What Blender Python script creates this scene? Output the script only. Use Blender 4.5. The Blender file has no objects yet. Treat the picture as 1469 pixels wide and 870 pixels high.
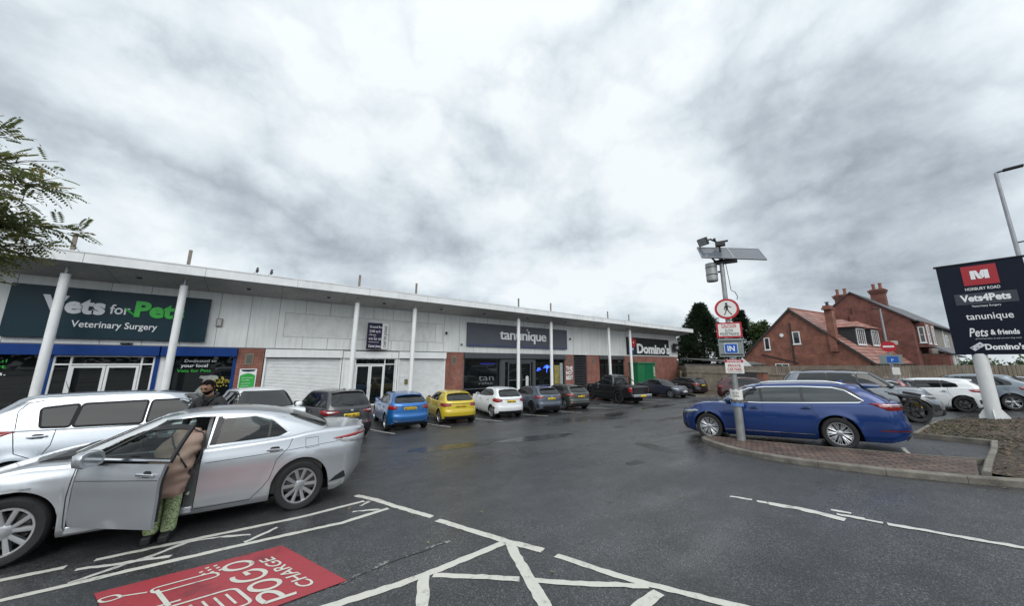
import bpy, bmesh, math, random
from mathutils import Vector, Matrix
R = math.radians
PI = math.pi
rnd = random.Random(7)
SC = bpy.context.scene
COL = SC.collection

# ---------------------------------------------------------------- materials
MATS = {}
def nt(mat):
    mat.use_nodes = True
    return mat.node_tree
def _ramp(n, stops):
    e = n.color_ramp.elements
    while len(e) < len(stops): e.new(0.5)
    for k, (p, c) in enumerate(stops):
        e[k].position = p
        e[k].color = (c[0], c[1], c[2], 1) if len(c) >= 3 else (c[0],) * 3 + (1,)
def mat(name, col, rough=0.5, metal=0.0, var=0.0, vscale=3.0, bump=0.0, bscale=40.0, coat=0.0, emit=None, estr=0.0, spec=0.5, dirt=0.0, dscale=(0.6, 0.6, 0.12), alpha=None, rvar=0.0):
    """Principled material with noise-driven colour variation, dirt streaks and bump."""
    if name in MATS: return MATS[name]
    m = bpy.data.materials.new(name); t = nt(m); N = t.nodes; L = t.links
    b = N['Principled BSDF']
    b.inputs['Base Color'].default_value = (*col, 1); b.inputs['Roughness'].default_value = rough
    b.inputs['Metallic'].default_value = metal
    b.inputs['Specular IOR Level'].default_value = spec
    if coat: b.inputs['Coat Weight'].default_value = coat; b.inputs['Coat Roughness'].default_value = 0.04
    if emit: b.inputs['Emission Color'].default_value = (*emit, 1); b.inputs['Emission Strength'].default_value = estr
    tc = N.new('ShaderNodeTexCoord')
    last = None
    if var:
        n = N.new('ShaderNodeTexNoise'); n.inputs['Scale'].default_value = vscale; n.inputs['Detail'].default_value = 6; n.inputs['Roughness'].default_value = .62
        L.new(tc.outputs['Object'], n.inputs['Vector'])
        r = N.new('ShaderNodeValToRGB')
        _ramp(r, [(0.3, [c * (1 - var) for c in col]), (0.7, [min(1, c * (1 + var)) for c in col])])
        L.new(n.outputs['Fac'], r.inputs['Fac']); last = r.outputs['Color']
        if rvar:
            mr = N.new('ShaderNodeMapRange'); mr.inputs['From Min'].default_value = .3; mr.inputs['From Max'].default_value = .7
            mr.inputs['To Min'].default_value = max(0.02, rough - rvar); mr.inputs['To Max'].default_value = rough + rvar
            L.new(n.outputs['Fac'], mr.inputs['Value']); L.new(mr.outputs['Result'], b.inputs['Roughness'])
    if dirt:
        mp = N.new('ShaderNodeMapping'); mp.inputs['Scale'].default_value = dscale
        L.new(tc.outputs['Object'], mp.inputs['Vector'])
        n2 = N.new('ShaderNodeTexNoise'); n2.inputs['Scale'].default_value = 4; n2.inputs['Detail'].default_value = 8; n2.inputs['Roughness'].default_value = .7
        L.new(mp.outputs['Vector'], n2.inputs['Vector'])
        mr = N.new('ShaderNodeMapRange'); mr.inputs['From Min'].default_value = .48; mr.inputs['From Max'].default_value = .75
        mr.inputs['To Max'].default_value = dirt
        L.new(n2.outputs['Fac'], mr.inputs['Value'])
        mx = N.new('ShaderNodeMix'); mx.data_type = 'RGBA'
        L.new(mr.outputs['Result'], mx.inputs['Factor'])
        if last is not None: L.new(last, mx.inputs[6])
        else: mx.inputs[6].default_value = (*col, 1)
        mx.inputs[7].default_value = (*[c * .35 + .02 for c in col], 1)
        last = mx.outputs[2]
    if last is not None: L.new(last, b.inputs['Base Color'])
    if bump:
        n3 = N.new('ShaderNodeTexNoise'); n3.inputs['Scale'].default_value = bscale; n3.inputs['Detail'].default_value = 4
        L.new(tc.outputs['Object'], n3.inputs['Vector'])
        bp = N.new('ShaderNodeBump'); bp.inputs['Strength'].default_value = bump; bp.inputs['Distance'].default_value = .02
        L.new(n3.outputs['Fac'], bp.inputs['Height']); L.new(bp.outputs['Normal'], b.inputs['Normal'])
    MATS[name] = m
    return m
def brickmat(name, c1, c2, mortar, axis='x', bw=.225, bh=.075, ms=.010, off=.5, rough=.85, bump=.5, var=.35, vs=1.2, rotz=0.0, streak=0.0):
    """Courses laid on a wall: axis is the horizontal world axis of the wall ('x','y') or 'g' for a ground surface."""
    if name in MATS: return MATS[name]
    m = bpy.data.materials.new(name); t = nt(m); N = t.nodes; L = t.links; b = N['Principled BSDF']
    tc = N.new('ShaderNodeTexCoord'); sp = N.new('ShaderNodeSeparateXYZ'); cb = N.new('ShaderNodeCombineXYZ')
    rt = N.new('ShaderNodeVectorRotate'); rt.rotation_type = 'Z_AXIS'; rt.inputs['Angle'].default_value = rotz
    L.new(tc.outputs['Object'], rt.inputs['Vector']); L.new(rt.outputs['Vector'], sp.inputs['Vector'])
    L.new(sp.outputs['Y' if axis == 'y' else 'X'], cb.inputs['X']); L.new(sp.outputs['Y' if axis == 'g' else 'Z'], cb.inputs['Y'])
    br = N.new('ShaderNodeTexBrick'); br.offset = off
    br.inputs['Scale'].default_value = 1; br.inputs['Brick Width'].default_value = bw; br.inputs['Row Height'].default_value = bh
    br.inputs['Mortar Size'].default_value = ms; br.inputs['Mortar Smooth'].default_value = .3; br.inputs['Bias'].default_value = 0
    br.inputs['Color1'].default_value = (*c1, 1); br.inputs['Color2'].default_value = (*c2, 1); br.inputs['Mortar'].default_value = (*mortar, 1)
    L.new(cb.outputs['Vector'], br.inputs['Vector'])
    n = N.new('ShaderNodeTexNoise'); n.inputs['Scale'].default_value = vs; n.inputs['Detail'].default_value = 7; n.inputs['Roughness'].default_value = .65
    L.new(tc.outputs['Object'], n.inputs['Vector'])
    mr = N.new('ShaderNodeMapRange'); mr.inputs['From Min'].default_value = .3; mr.inputs['From Max'].default_value = .7
    mr.inputs['To Min'].default_value = 1 - var; mr.inputs['To Max'].default_value = 1 + var
    L.new(n.outputs['Fac'], mr.inputs['Value'])
    mx = N.new('ShaderNodeMix'); mx.data_type = 'RGBA'; mx.blend_type = 'MULTIPLY'; mx.inputs['Factor'].default_value = 1
    L.new(br.outputs['Color'], mx.inputs[6]); L.new(mr.outputs['Result'], mx.inputs[7])
    out = mx.outputs[2]
    if streak:
        mp = N.new('ShaderNodeMapping'); mp.inputs['Scale'].default_value = (2.2, 2.2, .13); L.new(tc.outputs['Object'], mp.inputs['Vector'])
        n4 = N.new('ShaderNodeTexNoise'); n4.inputs['Scale'].default_value = 3; n4.inputs['Detail'].default_value = 8; n4.inputs['Roughness'].default_value = .7; L.new(mp.outputs['Vector'], n4.inputs['Vector'])
        q = N.new('ShaderNodeMapRange'); q.inputs['From Min'].default_value = .45; q.inputs['From Max'].default_value = .72; q.inputs['To Min'].default_value = 1; q.inputs['To Max'].default_value = 1-streak; L.new(n4.outputs['Fac'], q.inputs['Value'])
        m5 = N.new('ShaderNodeMix'); m5.data_type = 'RGBA'; m5.blend_type = 'MULTIPLY'; m5.inputs['Factor'].default_value = 1; L.new(out, m5.inputs[6]); L.new(q.outputs['Result'], m5.inputs[7]); out = m5.outputs[2]
    L.new(out, b.inputs['Base Color']); b.inputs['Roughness'].default_value = rough
    bp = N.new('ShaderNodeBump'); bp.inputs['Strength'].default_value = bump; bp.inputs['Distance'].default_value = .008; bp.invert = True
    L.new(br.outputs['Fac'], bp.inputs['Height']); L.new(bp.outputs['Normal'], b.inputs['Normal'])
    MATS[name] = m
    return m

# ---------------------------------------------------------------- mesh building
class MB:
    def __init__(s): s.v = []; s.f = []
    def add(s, vs, fs):
        k = len(s.v); s.v += [tuple(v) for v in vs]; s.f += [tuple(i + k for i in f) for f in fs]; return s
    def box(s, x0, x1, y0, y1, z0, z1):
        return s.add([(x0,y0,z0),(x1,y0,z0),(x1,y1,z0),(x0,y1,z0),(x0,y0,z1),(x1,y0,z1),(x1,y1,z1),(x0,y1,z1)],
                     [(3,2,1,0),(4,5,6,7),(0,1,5,4),(1,2,6,5),(2,3,7,6),(3,0,4,7)])
    def obox(s, c, ax, ay, az, hx, hy, hz):
        """box with its own axes (unit vectors), half sizes"""
        c = Vector(c); ax = Vector(ax) * hx; ay = Vector(ay) * hy; az = Vector(az) * hz
        vs = [c + ax*i + ay*j + az*k for k in (-1,1) for (i,j) in ((-1,-1),(1,-1),(1,1),(-1,1))]
        return s.add(vs, [(3,2,1,0),(4,5,6,7),(0,1,5,4),(1,2,6,5),(2,3,7,6),(3,0,4,7)])
    def bar(s, p0, p1, w, h=None, up=(0,0,1)):
        p0 = Vector(p0); p1 = Vector(p1); d = p1 - p0; l = d.length; d.normalize(); h = h or w
        sd = d.cross(Vector(up))
        if sd.length < 1e-5: sd = d.cross(Vector((1,0,0)))
        sd.normalize(); u = sd.cross(d)
        return s.obox((p0 + p1) / 2, d, sd, u, l/2, w/2, h/2)
    def prism(s, poly, fn, d0, d1):
        """poly 2-d outline, fn(u,v,d)->xyz, extruded from d0 to d1"""
        n = len(poly)
        vs = [fn(u, v, d0) for u, v in poly] + [fn(u, v, d1) for u, v in poly]
        fs = [tuple(range(n))[::-1], tuple(range(n, 2*n))] + [(i, (i+1) % n, n + (i+1) % n, n + i) for i in range(n)]
        return s.add(vs, fs)
    def cyl(s, p0, p1, r0, r1=None, n=12, caps=True):
        r1 = r0 if r1 is None else r1
        p0 = Vector(p0); p1 = Vector(p1); d = (p1 - p0).normalized()
        a = d.cross(Vector((0,0,1)))
        if a.length < 1e-4: a = Vector((1,0,0))
        a.normalize(); b = d.cross(a)
        vs = []
        for p, r in ((p0, r0), (p1, r1)):
            for k in range(n):
                t = 2*PI*k/n; vs.append(p + a*(r*math.cos(t)) + b*(r*math.sin(t)))
        fs = [(k, (k+1) % n, n + (k+1) % n, n + k) for k in range(n)]
        if caps: fs += [tuple(range(n))[::-1], tuple(range(n, 2*n))]
        return s.add(vs, fs)
    def tube(s, pts, r, n=8, r_end=None):
        pts = [Vector(p) for p in pts]; m = len(pts); k0 = len(s.v); ref = Vector((0,0,1))
        for i, p in enumerate(pts):
            d = (pts[min(i+1, m-1)] - pts[max(i-1, 0)]).normalized()
            a = d.cross(ref)
            if a.length < 1e-3: a = d.cross(Vector((1,0,0)))
            a.normalize(); b = d.cross(a)
            rr = r if r_end is None else r + (r_end - r) * i / max(1, m-1)
            for q in range(n):
                t = 2*PI*q/n; s.v.append(tuple(p + a*(rr*math.cos(t)) + b*(rr*math.sin(t))))
        for i in range(m-1):
            for q in range(n):
                s.f.append((k0+i*n+q, k0+i*n+(q+1)%n, k0+(i+1)*n+(q+1)%n, k0+(i+1)*n+q))
        s.f.append(tuple(k0+q for q in range(n))[::-1]); s.f.append(tuple(k0+(m-1)*n+q for q in range(n)))
        return s
    def lathe(s, prof, c, axis='y', n=32):
        """closed or open profile [(r, h)] turned round an axis through c"""
        k0 = len(s.v); m = len(prof)
        for q in range(n):
            t = 2*PI*q/n; ca, sa = math.cos(t), math.sin(t)
            for r, h in prof:
                if axis == 'y': s.v.append((c[0]+r*ca, c[1]+h, c[2]+r*sa))
                elif axis == 'z': s.v.append((c[0]+r*ca, c[1]+r*sa, c[2]+h))
                else: s.v.append((c[0]+h, c[1]+r*ca, c[2]+r*sa))
        for q in range(n):
            for j in range(m-1):
                a = k0+q*m+j; b = k0+((q+1)%n)*m+j
                s.f.append((a, b, b+1, a+1))
        return s
    def mesh(s, name):
        me = bpy.data.meshes.new(name); me.from_pydata(s.v, [], s.f); me.update()
        return me

WPOS = {}
def link(name, me, m, parent=None, smooth=False, bevel=0, world=False, auto=None, seg=2):
    o = bpy.data.objects.new(name, me); COL.objects.link(o)
    if m is not None: me.materials.append(m)
    if parent is not None:
        o.parent = parent
        if world:
            o.location = -WPOS.get(parent, Vector((0,0,0))); WPOS[o] = Vector((0,0,0))
    if smooth:
        me.polygons.foreach_set('use_smooth', [True] * len(me.polygons)); me.update()
        if auto is not None: me.set_sharp_from_angle(angle=R(auto))
    if bevel:
        bv = o.modifiers.new('bevel', 'BEVEL'); bv.width = bevel; bv.segments = seg; bv.limit_method = 'ANGLE'; bv.angle_limit = R(40)
    return o
def fixnormals(me):
    bm = bmesh.new(); bm.from_mesh(me); bmesh.ops.recalc_face_normals(bm, faces=bm.faces[:]); bm.to_mesh(me); bm.free()
def part(name, mb, m, parent=None, **k):
    """mesh in world coordinates under a static thing"""
    me = mb.mesh(name); fixnormals(me)
    return link(name, me, m, parent, world=True, **k)
def lpart(name, mb, m, parent=None, **k):
    """mesh in the local coordinates of its thing"""
    me = mb.mesh(name); fixnormals(me)
    return link(name, me, m, parent, **k)
def tag(o, label=None, cat=None, group=None, kind=None):
    if label: o['label'] = label
    if cat: o['category'] = cat
    if group: o['group'] = group
    if kind: o['kind'] = kind
    return o
def thing(name, loc, label, cat, group=None, rotz=0):
    o = bpy.data.objects.new(name, None); COL.objects.link(o); o.location = loc; o.rotation_euler = (0,0,rotz)
    o.empty_display_size = .2
    WPOS[o] = Vector(loc)
    return tag(o, label, cat, group)
def smoothstep(a, b, x):
    t = min(1, max(0, (x-a)/(b-a))); return t*t*(3-2*t)
def interp(tab, x):
    if x <= tab[0][0]: return tab[0][1]
    for (x0, y0), (x1, y1) in zip(tab, tab[1:]):
        if x <= x1: return y0 + (y1-y0)*(x-x0)/(x1-x0)
    return tab[-1][1]
def cinterp(tab, x):
    """smooth (monotone-ish cubic) interpolation"""
    n = len(tab)
    if x <= tab[0][0]: return tab[0][1]
    if x >= tab[-1][0]: return tab[-1][1]
    for i in range(n-1):
        x0, y0 = tab[i]; x1, y1 = tab[i+1]
        if x <= x1:
            h = x1-x0; d = (y1-y0)/h
            dm = (y0-tab[i-1][1])/(x0-tab[i-1][0]) if i > 0 else d
            dp = (tab[i+2][1]-y1)/(tab[i+2][0]-x1) if i < n-2 else d
            m0 = 0 if dm*d <= 0 else 2*dm*d/(dm+d); m1 = 0 if dp*d <= 0 else 2*dp*d/(dp+d)
            t = (x-x0)/h
            return y0*(2*t**3-3*t*t+1)+h*m0*(t**3-2*t*t+t)+y1*(-2*t**3+3*t*t)+h*m1*(t**3-t*t)

# ---------------------------------------------------------------- lettering
_TC = {}
def text_verts(body, bold=0.0, shear=0.0, spacing=1.0):
    key = (body, bold, shear, spacing)
    if key in _TC: return _TC[key]
    cu = bpy.data.curves.new('lettering', 'FONT'); cu.body = body; cu.size = 1; cu.offset = bold; cu.shear = shear; cu.space_character = spacing
    cu.resolution_u = 3; cu.fill_mode = 'FRONT'
    o = bpy.data.objects.new('lettering', cu); COL.objects.link(o)
    dg = bpy.context.evaluated_depsgraph_get(); me = bpy.data.meshes.new_from_object(o.evaluated_get(dg))
    vs = [tuple(v.co) for v in me.vertices]; fs = [tuple(p.vertices) for p in me.polygons]
    bpy.data.objects.remove(o); bpy.data.curves.remove(cu); bpy.data.meshes.remove(me)
    _TC[key] = (vs, fs)
    return vs, fs
def add_text(mb, body, org, xd, yd, width=None, h=.2, bold=0.0, shear=0.0, depth=0.0, align='l', spacing=1.0):
    """lettering set on a surface: org = baseline start, h = capital height, width = total length"""
    vs, fs = text_verts(body, bold, shear, spacing)
    if not vs: return mb
    x0 = min(v[0] for v in vs); x1 = max(v[0] for v in vs)
    xd = Vector(xd).normalized(); yd = Vector(yd).normalized(); nd = xd.cross(yd)
    sy = h / .70; sx = sy if width is None else width / max(1e-6, x1-x0)
    w = (x1-x0)*sx; sh = 0 if align == 'l' else (-w/2 if align == 'c' else -w)
    org = Vector(org)
    P = [org + xd*((v[0]-x0)*sx + sh) + yd*(v[1]*sy) for v in vs]
    if depth:
        n = len(P); F = [tuple(i+n for i in f) for f in fs]
        e = {}
        for f in fs:
            for a, b in zip(f, f[1:]+f[:1]):
                e[(a, b)] = e.get((a, b), 0) + 1
        sides = [(a, b, b+n, a+n) for (a, b) in e if (b, a) not in e]
        mb.add(P + [p + nd*depth for p in P], F + sides)
    else:
        mb.add(P, fs)
    return mb
def text_part(name, items, m, parent, world=True):
    """items: list of add_text argument dicts, one mesh"""
    mb = MB()
    for it in items: add_text(mb, **it)
    me = mb.mesh(name)
    return link(name, me, m, parent, world=world)
# ---------------------------------------------------------------- lie of the land
def ground(X, Y):
    if Y <= -6: g = .335
    elif Y < -3: t = -3-Y; g = .201+.067*(t-t*t/6)
    elif Y < 13: g = -.067*Y
    else: t = min(Y-13, 3); g = -.871-.067*(t-t*t/6)
    if Y < 4:
        k = 1-.75*smoothstep(15, 22, X); g = -.268+(g+.268)*k
    g += -.007*min(max(X, -5), 20)
    g += .17*math.exp(-((Y-9.7)/1.9)**2)*smoothstep(2.2, -.6, X)
    return g
# ---------------------------------------------------------------- vehicles
def paint(name, col, metal=.35, rough=.32, coat=1.0):
    return mat('paint_' + name, col, rough, metal, var=.05, vscale=1.5, bump=.006, bscale=220, coat=coat)
M_GLASS = mat('car_glass', (.008,.010,.011), .02, 0, spec=.6)
M_TYRE = mat('tyre_rubber', (.014,.014,.015), .75, 0, var=.3, vscale=8, bump=.2, bscale=60)
M_RIM = mat('alloy', (.50,.51,.53), .28, .9, var=.08, vscale=5)
M_RIMD = mat('alloy_dark', (.05,.05,.055), .3, .6, var=.1, vscale=5)
M_BLK = mat('black_trim', (.016,.016,.017), .45, 0, var=.2, vscale=6)
M_DARK = mat('wheel_well', (.006,.006,.006), .9)
M_CHR = mat('chrome', (.72,.73,.75), .12, 1.0)
M_RED = mat('tail_lens', (.28,.008,.012), .12, 0, var=.25, vscale=14, coat=1.0)
M_REDD = mat('tail_lens_dark', (.10,.006,.009), .12, 0, var=.3, vscale=14, coat=1.0)
M_CLR = mat('lamp_clear', (.62,.64,.66), .1, .4, var=.15, vscale=16, coat=1.0)
M_HEAD = mat('headlamp', (.30,.32,.34), .08, .5, var=.4, vscale=12, coat=1.0)
M_PLATE_Y = mat('plate_yellow', (.72,.50,.03), .4)
M_PLATE_W = mat('plate_white', (.75,.75,.72), .4)
M_INK = mat('plate_ink', (.01,.01,.01), .5)
M_SEAM = mat('panel_gap', (.010,.010,.011), .8)
M_DISC = mat('brake_disc', (.18,.18,.18), .4, .8)

class Car:
    def __init__(s, sp):
        s.__dict__.update(dict(cf=.8, nf=2.5, cr=.55, nr=3.0, zb=.20, crown=.03, gcf=.42, gnf=2.6, gcr=.30, gnr=2.8, rw=.33, wt=.215, ra=None,
            wz=[(.18,.90),(.24,.955),(.34,.985),(.52,1.0),(.66,.997),(.78,.985),(.9,.962),(1.05,.93),(1.2,.90)], flare=.012, step=.055, shr=.05, rr=.075, gcrown=.035, barrel=.03, floor=.24))
        s.__dict__.update(sp)
        s.ra = s.ra or s.rw + .055
        s.ax = (s.wb/2, -s.wb/2)
    # --- body surface
    def ends(s, z): return s.xf - cinterp(s.frontp, z), s.xr + cinterp(s.rearp, z)
    def bar(s, x): return 1 - s.barrel * (x / (s.xf - s.xr) * 2) ** 2
    def fl(s, x, z):
        f = 0
        for a in s.ax:
            d = math.hypot(x-a, z-s.rw) - s.ra
            if z > s.rw*.6: f = max(f, s.flare * math.exp(-(max(d, 0)/.07)**2))
        return f
    def yb(s, x, z):
        W = s.W/2 * cinterp(s.wz, z) * s.bar(x) + s.fl(x, z); xF, xR = s.ends(z); xc = s.xf - s.cf; xd = s.xr + s.cr
        if x > xc: q = min(1, (x-xc)/max(.01, xF-xc)); return W * max(0, 1-q**s.nf)**(1/s.nf)
        if x < xd: q = min(1, (xd-x)/max(.01, xd-xR)); return W * max(0, 1-q**s.nr)**(1/s.nr)
        return W
    def st_body(s, st, z):
        k, u = st; xF, xR = s.ends(z); xc = s.xf - s.cf; xd = s.xr + s.cr
        if k == 's': return u, s.yb(u, z)
        th = u
        if k == 'f': x = xc + (xF-xc)*max(0, math.cos(th))**(2/s.nf); n = s.nf
        else: x = xd - (xd-xR)*max(0, math.cos(th))**(2/s.nr); n = s.nr
        W = s.W/2 * cinterp(s.wz, z) * s.bar(x) + s.fl(x, z)
        return x, W*max(0, math.sin(th))**(2/n)
    def stations(s):
        nf = max(10, int(s.cf/s.step*1.6)); nr = max(10, int(s.cr/s.step*1.6))
        S = [('f', PI/2*i/nf) for i in range(nf)]
        xc = s.xf - s.cf; xd = s.xr + s.cr
        n = int((xc-xd)/s.step); xs = [xc + (xd-xc)*i/n for i in range(n+1)]
        for a in s.ax:
            for k in range(13):
                t = PI*k/12; x = a + s.ra*math.cos(t)
                if xd < x < xc: xs.append(x)
        xs = sorted(set(round(x, 4) for x in xs), reverse=True)
        ys = [xs[0]]
        for x in xs[1:]:
            if ys[-1]-x > .008: ys.append(x)
        S += [('s', x) for x in ys]
        S += [('r', PI/2*i/nr) for i in range(nr-1, -1, -1)]
        return S
    def zbot(s, x):
        z = s.zb + .05*smoothstep(s.xf-.5, s.xf, x) + getattr(s, 'rkick', .10)*smoothstep(s.xr+.55, s.xr, x)
        for a in s.ax:
            d = abs(x-a)
            if d < s.ra: z = max(z, s.rw + math.sqrt(s.ra**2 - d*d))
        return z
    def body_mesh(s):
        S = s.stations(); nv = 15; na = 4; nc = 7
        rows = []
        for st in S:
            x0, _ = s.st_body(st, .5); zb = s.zbot(x0); zt = cinterp(s.top, x0)
            r = min(s.shr, (zt-zb)*.4); half = []
            for j in range(nv):
                z = zb + (zt-r-zb)*j/(nv-1); x, y = s.st_body(st, z); half.append((x, y, z))
            x1, y1 = s.st_body(st, zt-r)
            rr = min(r, y1*.9)
            for j in range(1, na+1):
                t = PI/2*j/na; q = rr*(1-math.cos(t)); z = zt - r + r*math.sin(t); f = (y1-q)/y1 if y1 > 1e-6 else 0
                xa = x1 - (x1-s.mid(x1))*0 ; xx = x1 - math.copysign(q*.8, x1) * s.endw(st)
                half.append((xx, y1*f, z))
            xx, ye, _ = half[-1]
            for j in range(1, nc+1):
                f = 1 - j/nc; half.append((xx, ye*f, zt + s.crown*s.crw(xx)*(1-f*f)))
            full = half + [(x, -y, z) for x, y, z in half[-2::-1]]
            rows.append(full)
        v = [p for r in rows for p in r]; m = len(rows[0])
        f = [(i*m+j, i*m+j+1, (i+1)*m+j+1, (i+1)*m+j) for i in range(len(rows)-1) for j in range(m-1)]
        return v, f
    def mid(s, x): return 0
    def crw(s, x): return 1.0
    def endw(s, st):
        if st[0] == 's': return 0
        return math.cos(st[1])**1.0
    # --- greenhouse surface
    def gends(s, z): return cinterp(s.gfront, z), cinterp(s.grear, z)
    def gw(s, z): return cinterp(s.gwz, z)
    def gbar(s, x, z):
        xF, xR = s.gends(z); m = (xF+xR)/2; h = (xF-xR)/2
        return 1 - .035*((x-m)/h)**2
    def yg(s, x, z):
        W = s.gw(z)*s.gbar(x, z); xF, xR = s.gends(z); xc = xF - s.gcf; xd = xR + s.gcr
        if x > xc: q = min(1, (x-xc)/s.gcf); return W*max(0, 1-q**s.gnf)**(1/s.gnf)
        if x < xd: q = min(1, (xd-x)/s.gcr); return W*max(0, 1-q**s.gnr)**(1/s.gnr)
        return W
    def st_g(s, st, z):
        k, u = st; xF, xR = s.gends(z); xc = xF - s.gcf; xd = xR + s.gcr
        if k == 's': x = xc + (xd-xc)*u; return x, s.yg(x, z)
        if k == 'f': x = xc + s.gcf*max(0, math.cos(u))**(2/s.gnf); n = s.gnf
        else: x = xd - s.gcr*max(0, math.cos(u))**(2/s.gnr); n = s.gnr
        return x, s.gw(z)*s.gbar(x, z)*max(0, math.sin(u))**(2/n)
    def house_mesh(s):
        n1 = 12; L = max(8, int(2.2/s.step))
        S = [('f', PI/2*i/n1) for i in range(n1)] + [('s', i/L) for i in range(L+1)] + [('r', PI/2*i/n1) for i in range(n1-1, -1, -1)]
        nv = 16; na = 5; nc = 8; rows = []
        for st in S:
            x, _ = s.st_g(st, s.roof[len(s.roof)//2][1]-.06); zt = cinterp(s.roof, x)
            for _ in range(3):
                x, _ = s.st_g(st, zt-.03); zt = cinterp(s.roof, x)
            zbase = cinterp(s.top, s.st_g(st, s.gz0)[0]) - .05; r = s.rr; half = []
            for j in range(nv):
                z = zbase + (zt-r-zbase)*j/(nv-1); x, y = s.st_g(st, z); half.append((x, y, z))
            x1, y1 = s.st_g(st, zt-r); x2, _ = s.st_g(st, zt-.01)
            for j in range(1, na+1):
                t = PI/2*j/na; q = min(r*1.3, y1*.9)*(1-math.cos(t)); half.append((x1 + (x2-x1)*math.sin(t), y1-q, zt-r+r*math.sin(t)))
            xx, ye, _ = half[-1]
            for j in range(1, nc+1):
                f = 1-j/nc; half.append((xx, ye*f, zt + s.gcrown*(1-f*f)*math.sin(math.acos(1-2*min(1,max(0,(xx-s.roof[0][0])/(s.roof[-1][0]-s.roof[0][0])))))**.5))
            rows.append(half + [(x, -y, z) for x, y, z in half[-2::-1]])
        v = [p for r in rows for p in r]; m = len(rows[0])
        f = [(i*m+j, i*m+j+1, (i+1)*m+j+1, (i+1)*m+j) for i in range(len(rows)-1) for j in range(m-1)]
        return v, f
    # --- surface maps: (u,v) -> point
    def arc(s, end, z):
        key = (end, round(z, 2)); c = s.__dict__.setdefault('_arc', {})
        if key not in c:
            pts = [s.st_body((end, PI/2*i/40), z) for i in range(41)]
            x, y = pts[-1]; sg = -1 if end == 'f' else 1
            for k in range(1, 16): xx = x + sg*.1*k; pts.append((xx, s.yb(xx, z)))
            d = [0]
            for a, b in zip(pts, pts[1:]): d.append(d[-1] + math.hypot(a[0]-b[0], a[1]-b[1]))
            c[key] = (pts, d)
        return c[key]
    def m_arc(s, end):
        def f(t, z):
            pts, d = s.arc(end, z); a = abs(t)
            for i in range(len(d)-1):
                if a <= d[i+1]:
                    q = (a-d[i])/max(1e-9, d[i+1]-d[i]); x = pts[i][0]+(pts[i+1][0]-pts[i][0])*q; y = pts[i][1]+(pts[i+1][1]-pts[i][1])*q
                    return Vector((x, math.copysign(y, t), z))
            return Vector((pts[-1][0], math.copysign(pts[-1][1], t), z))
        return f
    def m_side(s, sg): return lambda x, z: Vector((x, sg*s.yb(x, z), z))
    def m_gside(s, sg): return lambda x, z: Vector((x, sg*s.yg(x, z), z))
    def m_gend(s, end):
        def f(y, z):
            xF, xR = s.gends(z); W = s.gw(z)*.965
            if end == 'f': xc = xF - s.gcf; return Vector((xc + s.gcf*max(0, 1-min(1, abs(y)/W)**s.gnf)**(1/s.gnf), y, z))
            xd = xR + s.gcr; return Vector((xd - s.gcr*max(0, 1-min(1, abs(y)/W)**s.gnr)**(1/s.gnr), y, z))
        return f
    def m_top(s): return lambda x, y: Vector((x, y, cinterp(s.top, x) + s.crown*(1-(y/(s.W/2*.9))**2)))
    def smap(s, kind):
        return {'side+': s.m_side(1), 'side-': s.m_side(-1), 'gside+': s.m_gside(1), 'gside-': s.m_gside(-1), 'gfront': s.m_gend('f'), 'grear': s.m_gend('r'),
                'front': s.m_arc('f'), 'rear': s.m_arc('r'), 'top': s.m_top()}[kind]

def grid_poly(poly, step):
    bm = bmesh.new(); bm.faces.new([bm.verts.new((u, v, 0)) for u, v in poly])
    for ax in (0, 1):
        lo = min(p[ax] for p in poly); hi = max(p[ax] for p in poly); n = int((hi-lo)/step)
        for k in range(1, n+1):
            c = lo + (hi-lo)*k/(n+1); no = (1,0,0) if ax == 0 else (0,1,0); co = (c,0,0) if ax == 0 else (0,c,0)
            bmesh.ops.bisect_plane(bm, geom=bm.verts[:]+bm.edges[:]+bm.faces[:], plane_co=co, plane_no=no, dist=1e-5)
    bm.verts.index_update()
    out = [(v.co.x, v.co.y) for v in bm.verts], [tuple(v.index for v in f.verts) for f in bm.faces]
    bm.free(); return out
def rounded(poly, r, n=4):
    out = []; m = len(poly)
    for i in range(m):
        p = Vector((*poly[i], 0)); a = Vector((*poly[i-1], 0)); b = Vector((*poly[(i+1) % m], 0))
        da = (a-p); db = (b-p); ra = min(r, da.length*.45); rb = min(r, db.length*.45); pa = p + da.normalized()*ra; pb = p + db.normalized()*rb
        for k in range(n+1):
            t = k/n; q = pa*(1-t)**2 + p*2*t*(1-t) + pb*t*t; out.append((q.x, q.y))
    return out
def offset_poly(poly, d):
    """move the outline outward (d>0) about its own edges"""
    n = len(poly); A = sum(poly[i][0]*poly[(i+1) % n][1]-poly[(i+1) % n][0]*poly[i][1] for i in range(n)); sg = 1 if A > 0 else -1
    out = []
    for i in range(n):
        p = Vector(poly[i]); a = (p-Vector(poly[i-1])); b = (Vector(poly[(i+1) % n])-p)
        if a.length < 1e-7 or b.length < 1e-7: out.append(tuple(p)); continue
        a.normalize(); b.normalize(); na = Vector((a.y, -a.x))*sg; nb = Vector((b.y, -b.x))*sg; m = na+nb
        if m.length < 1e-4: out.append(tuple(p)); continue
        m.normalize(); out.append(tuple(p + m*(d/max(.4, m.dot(na)))))
    return out
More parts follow.
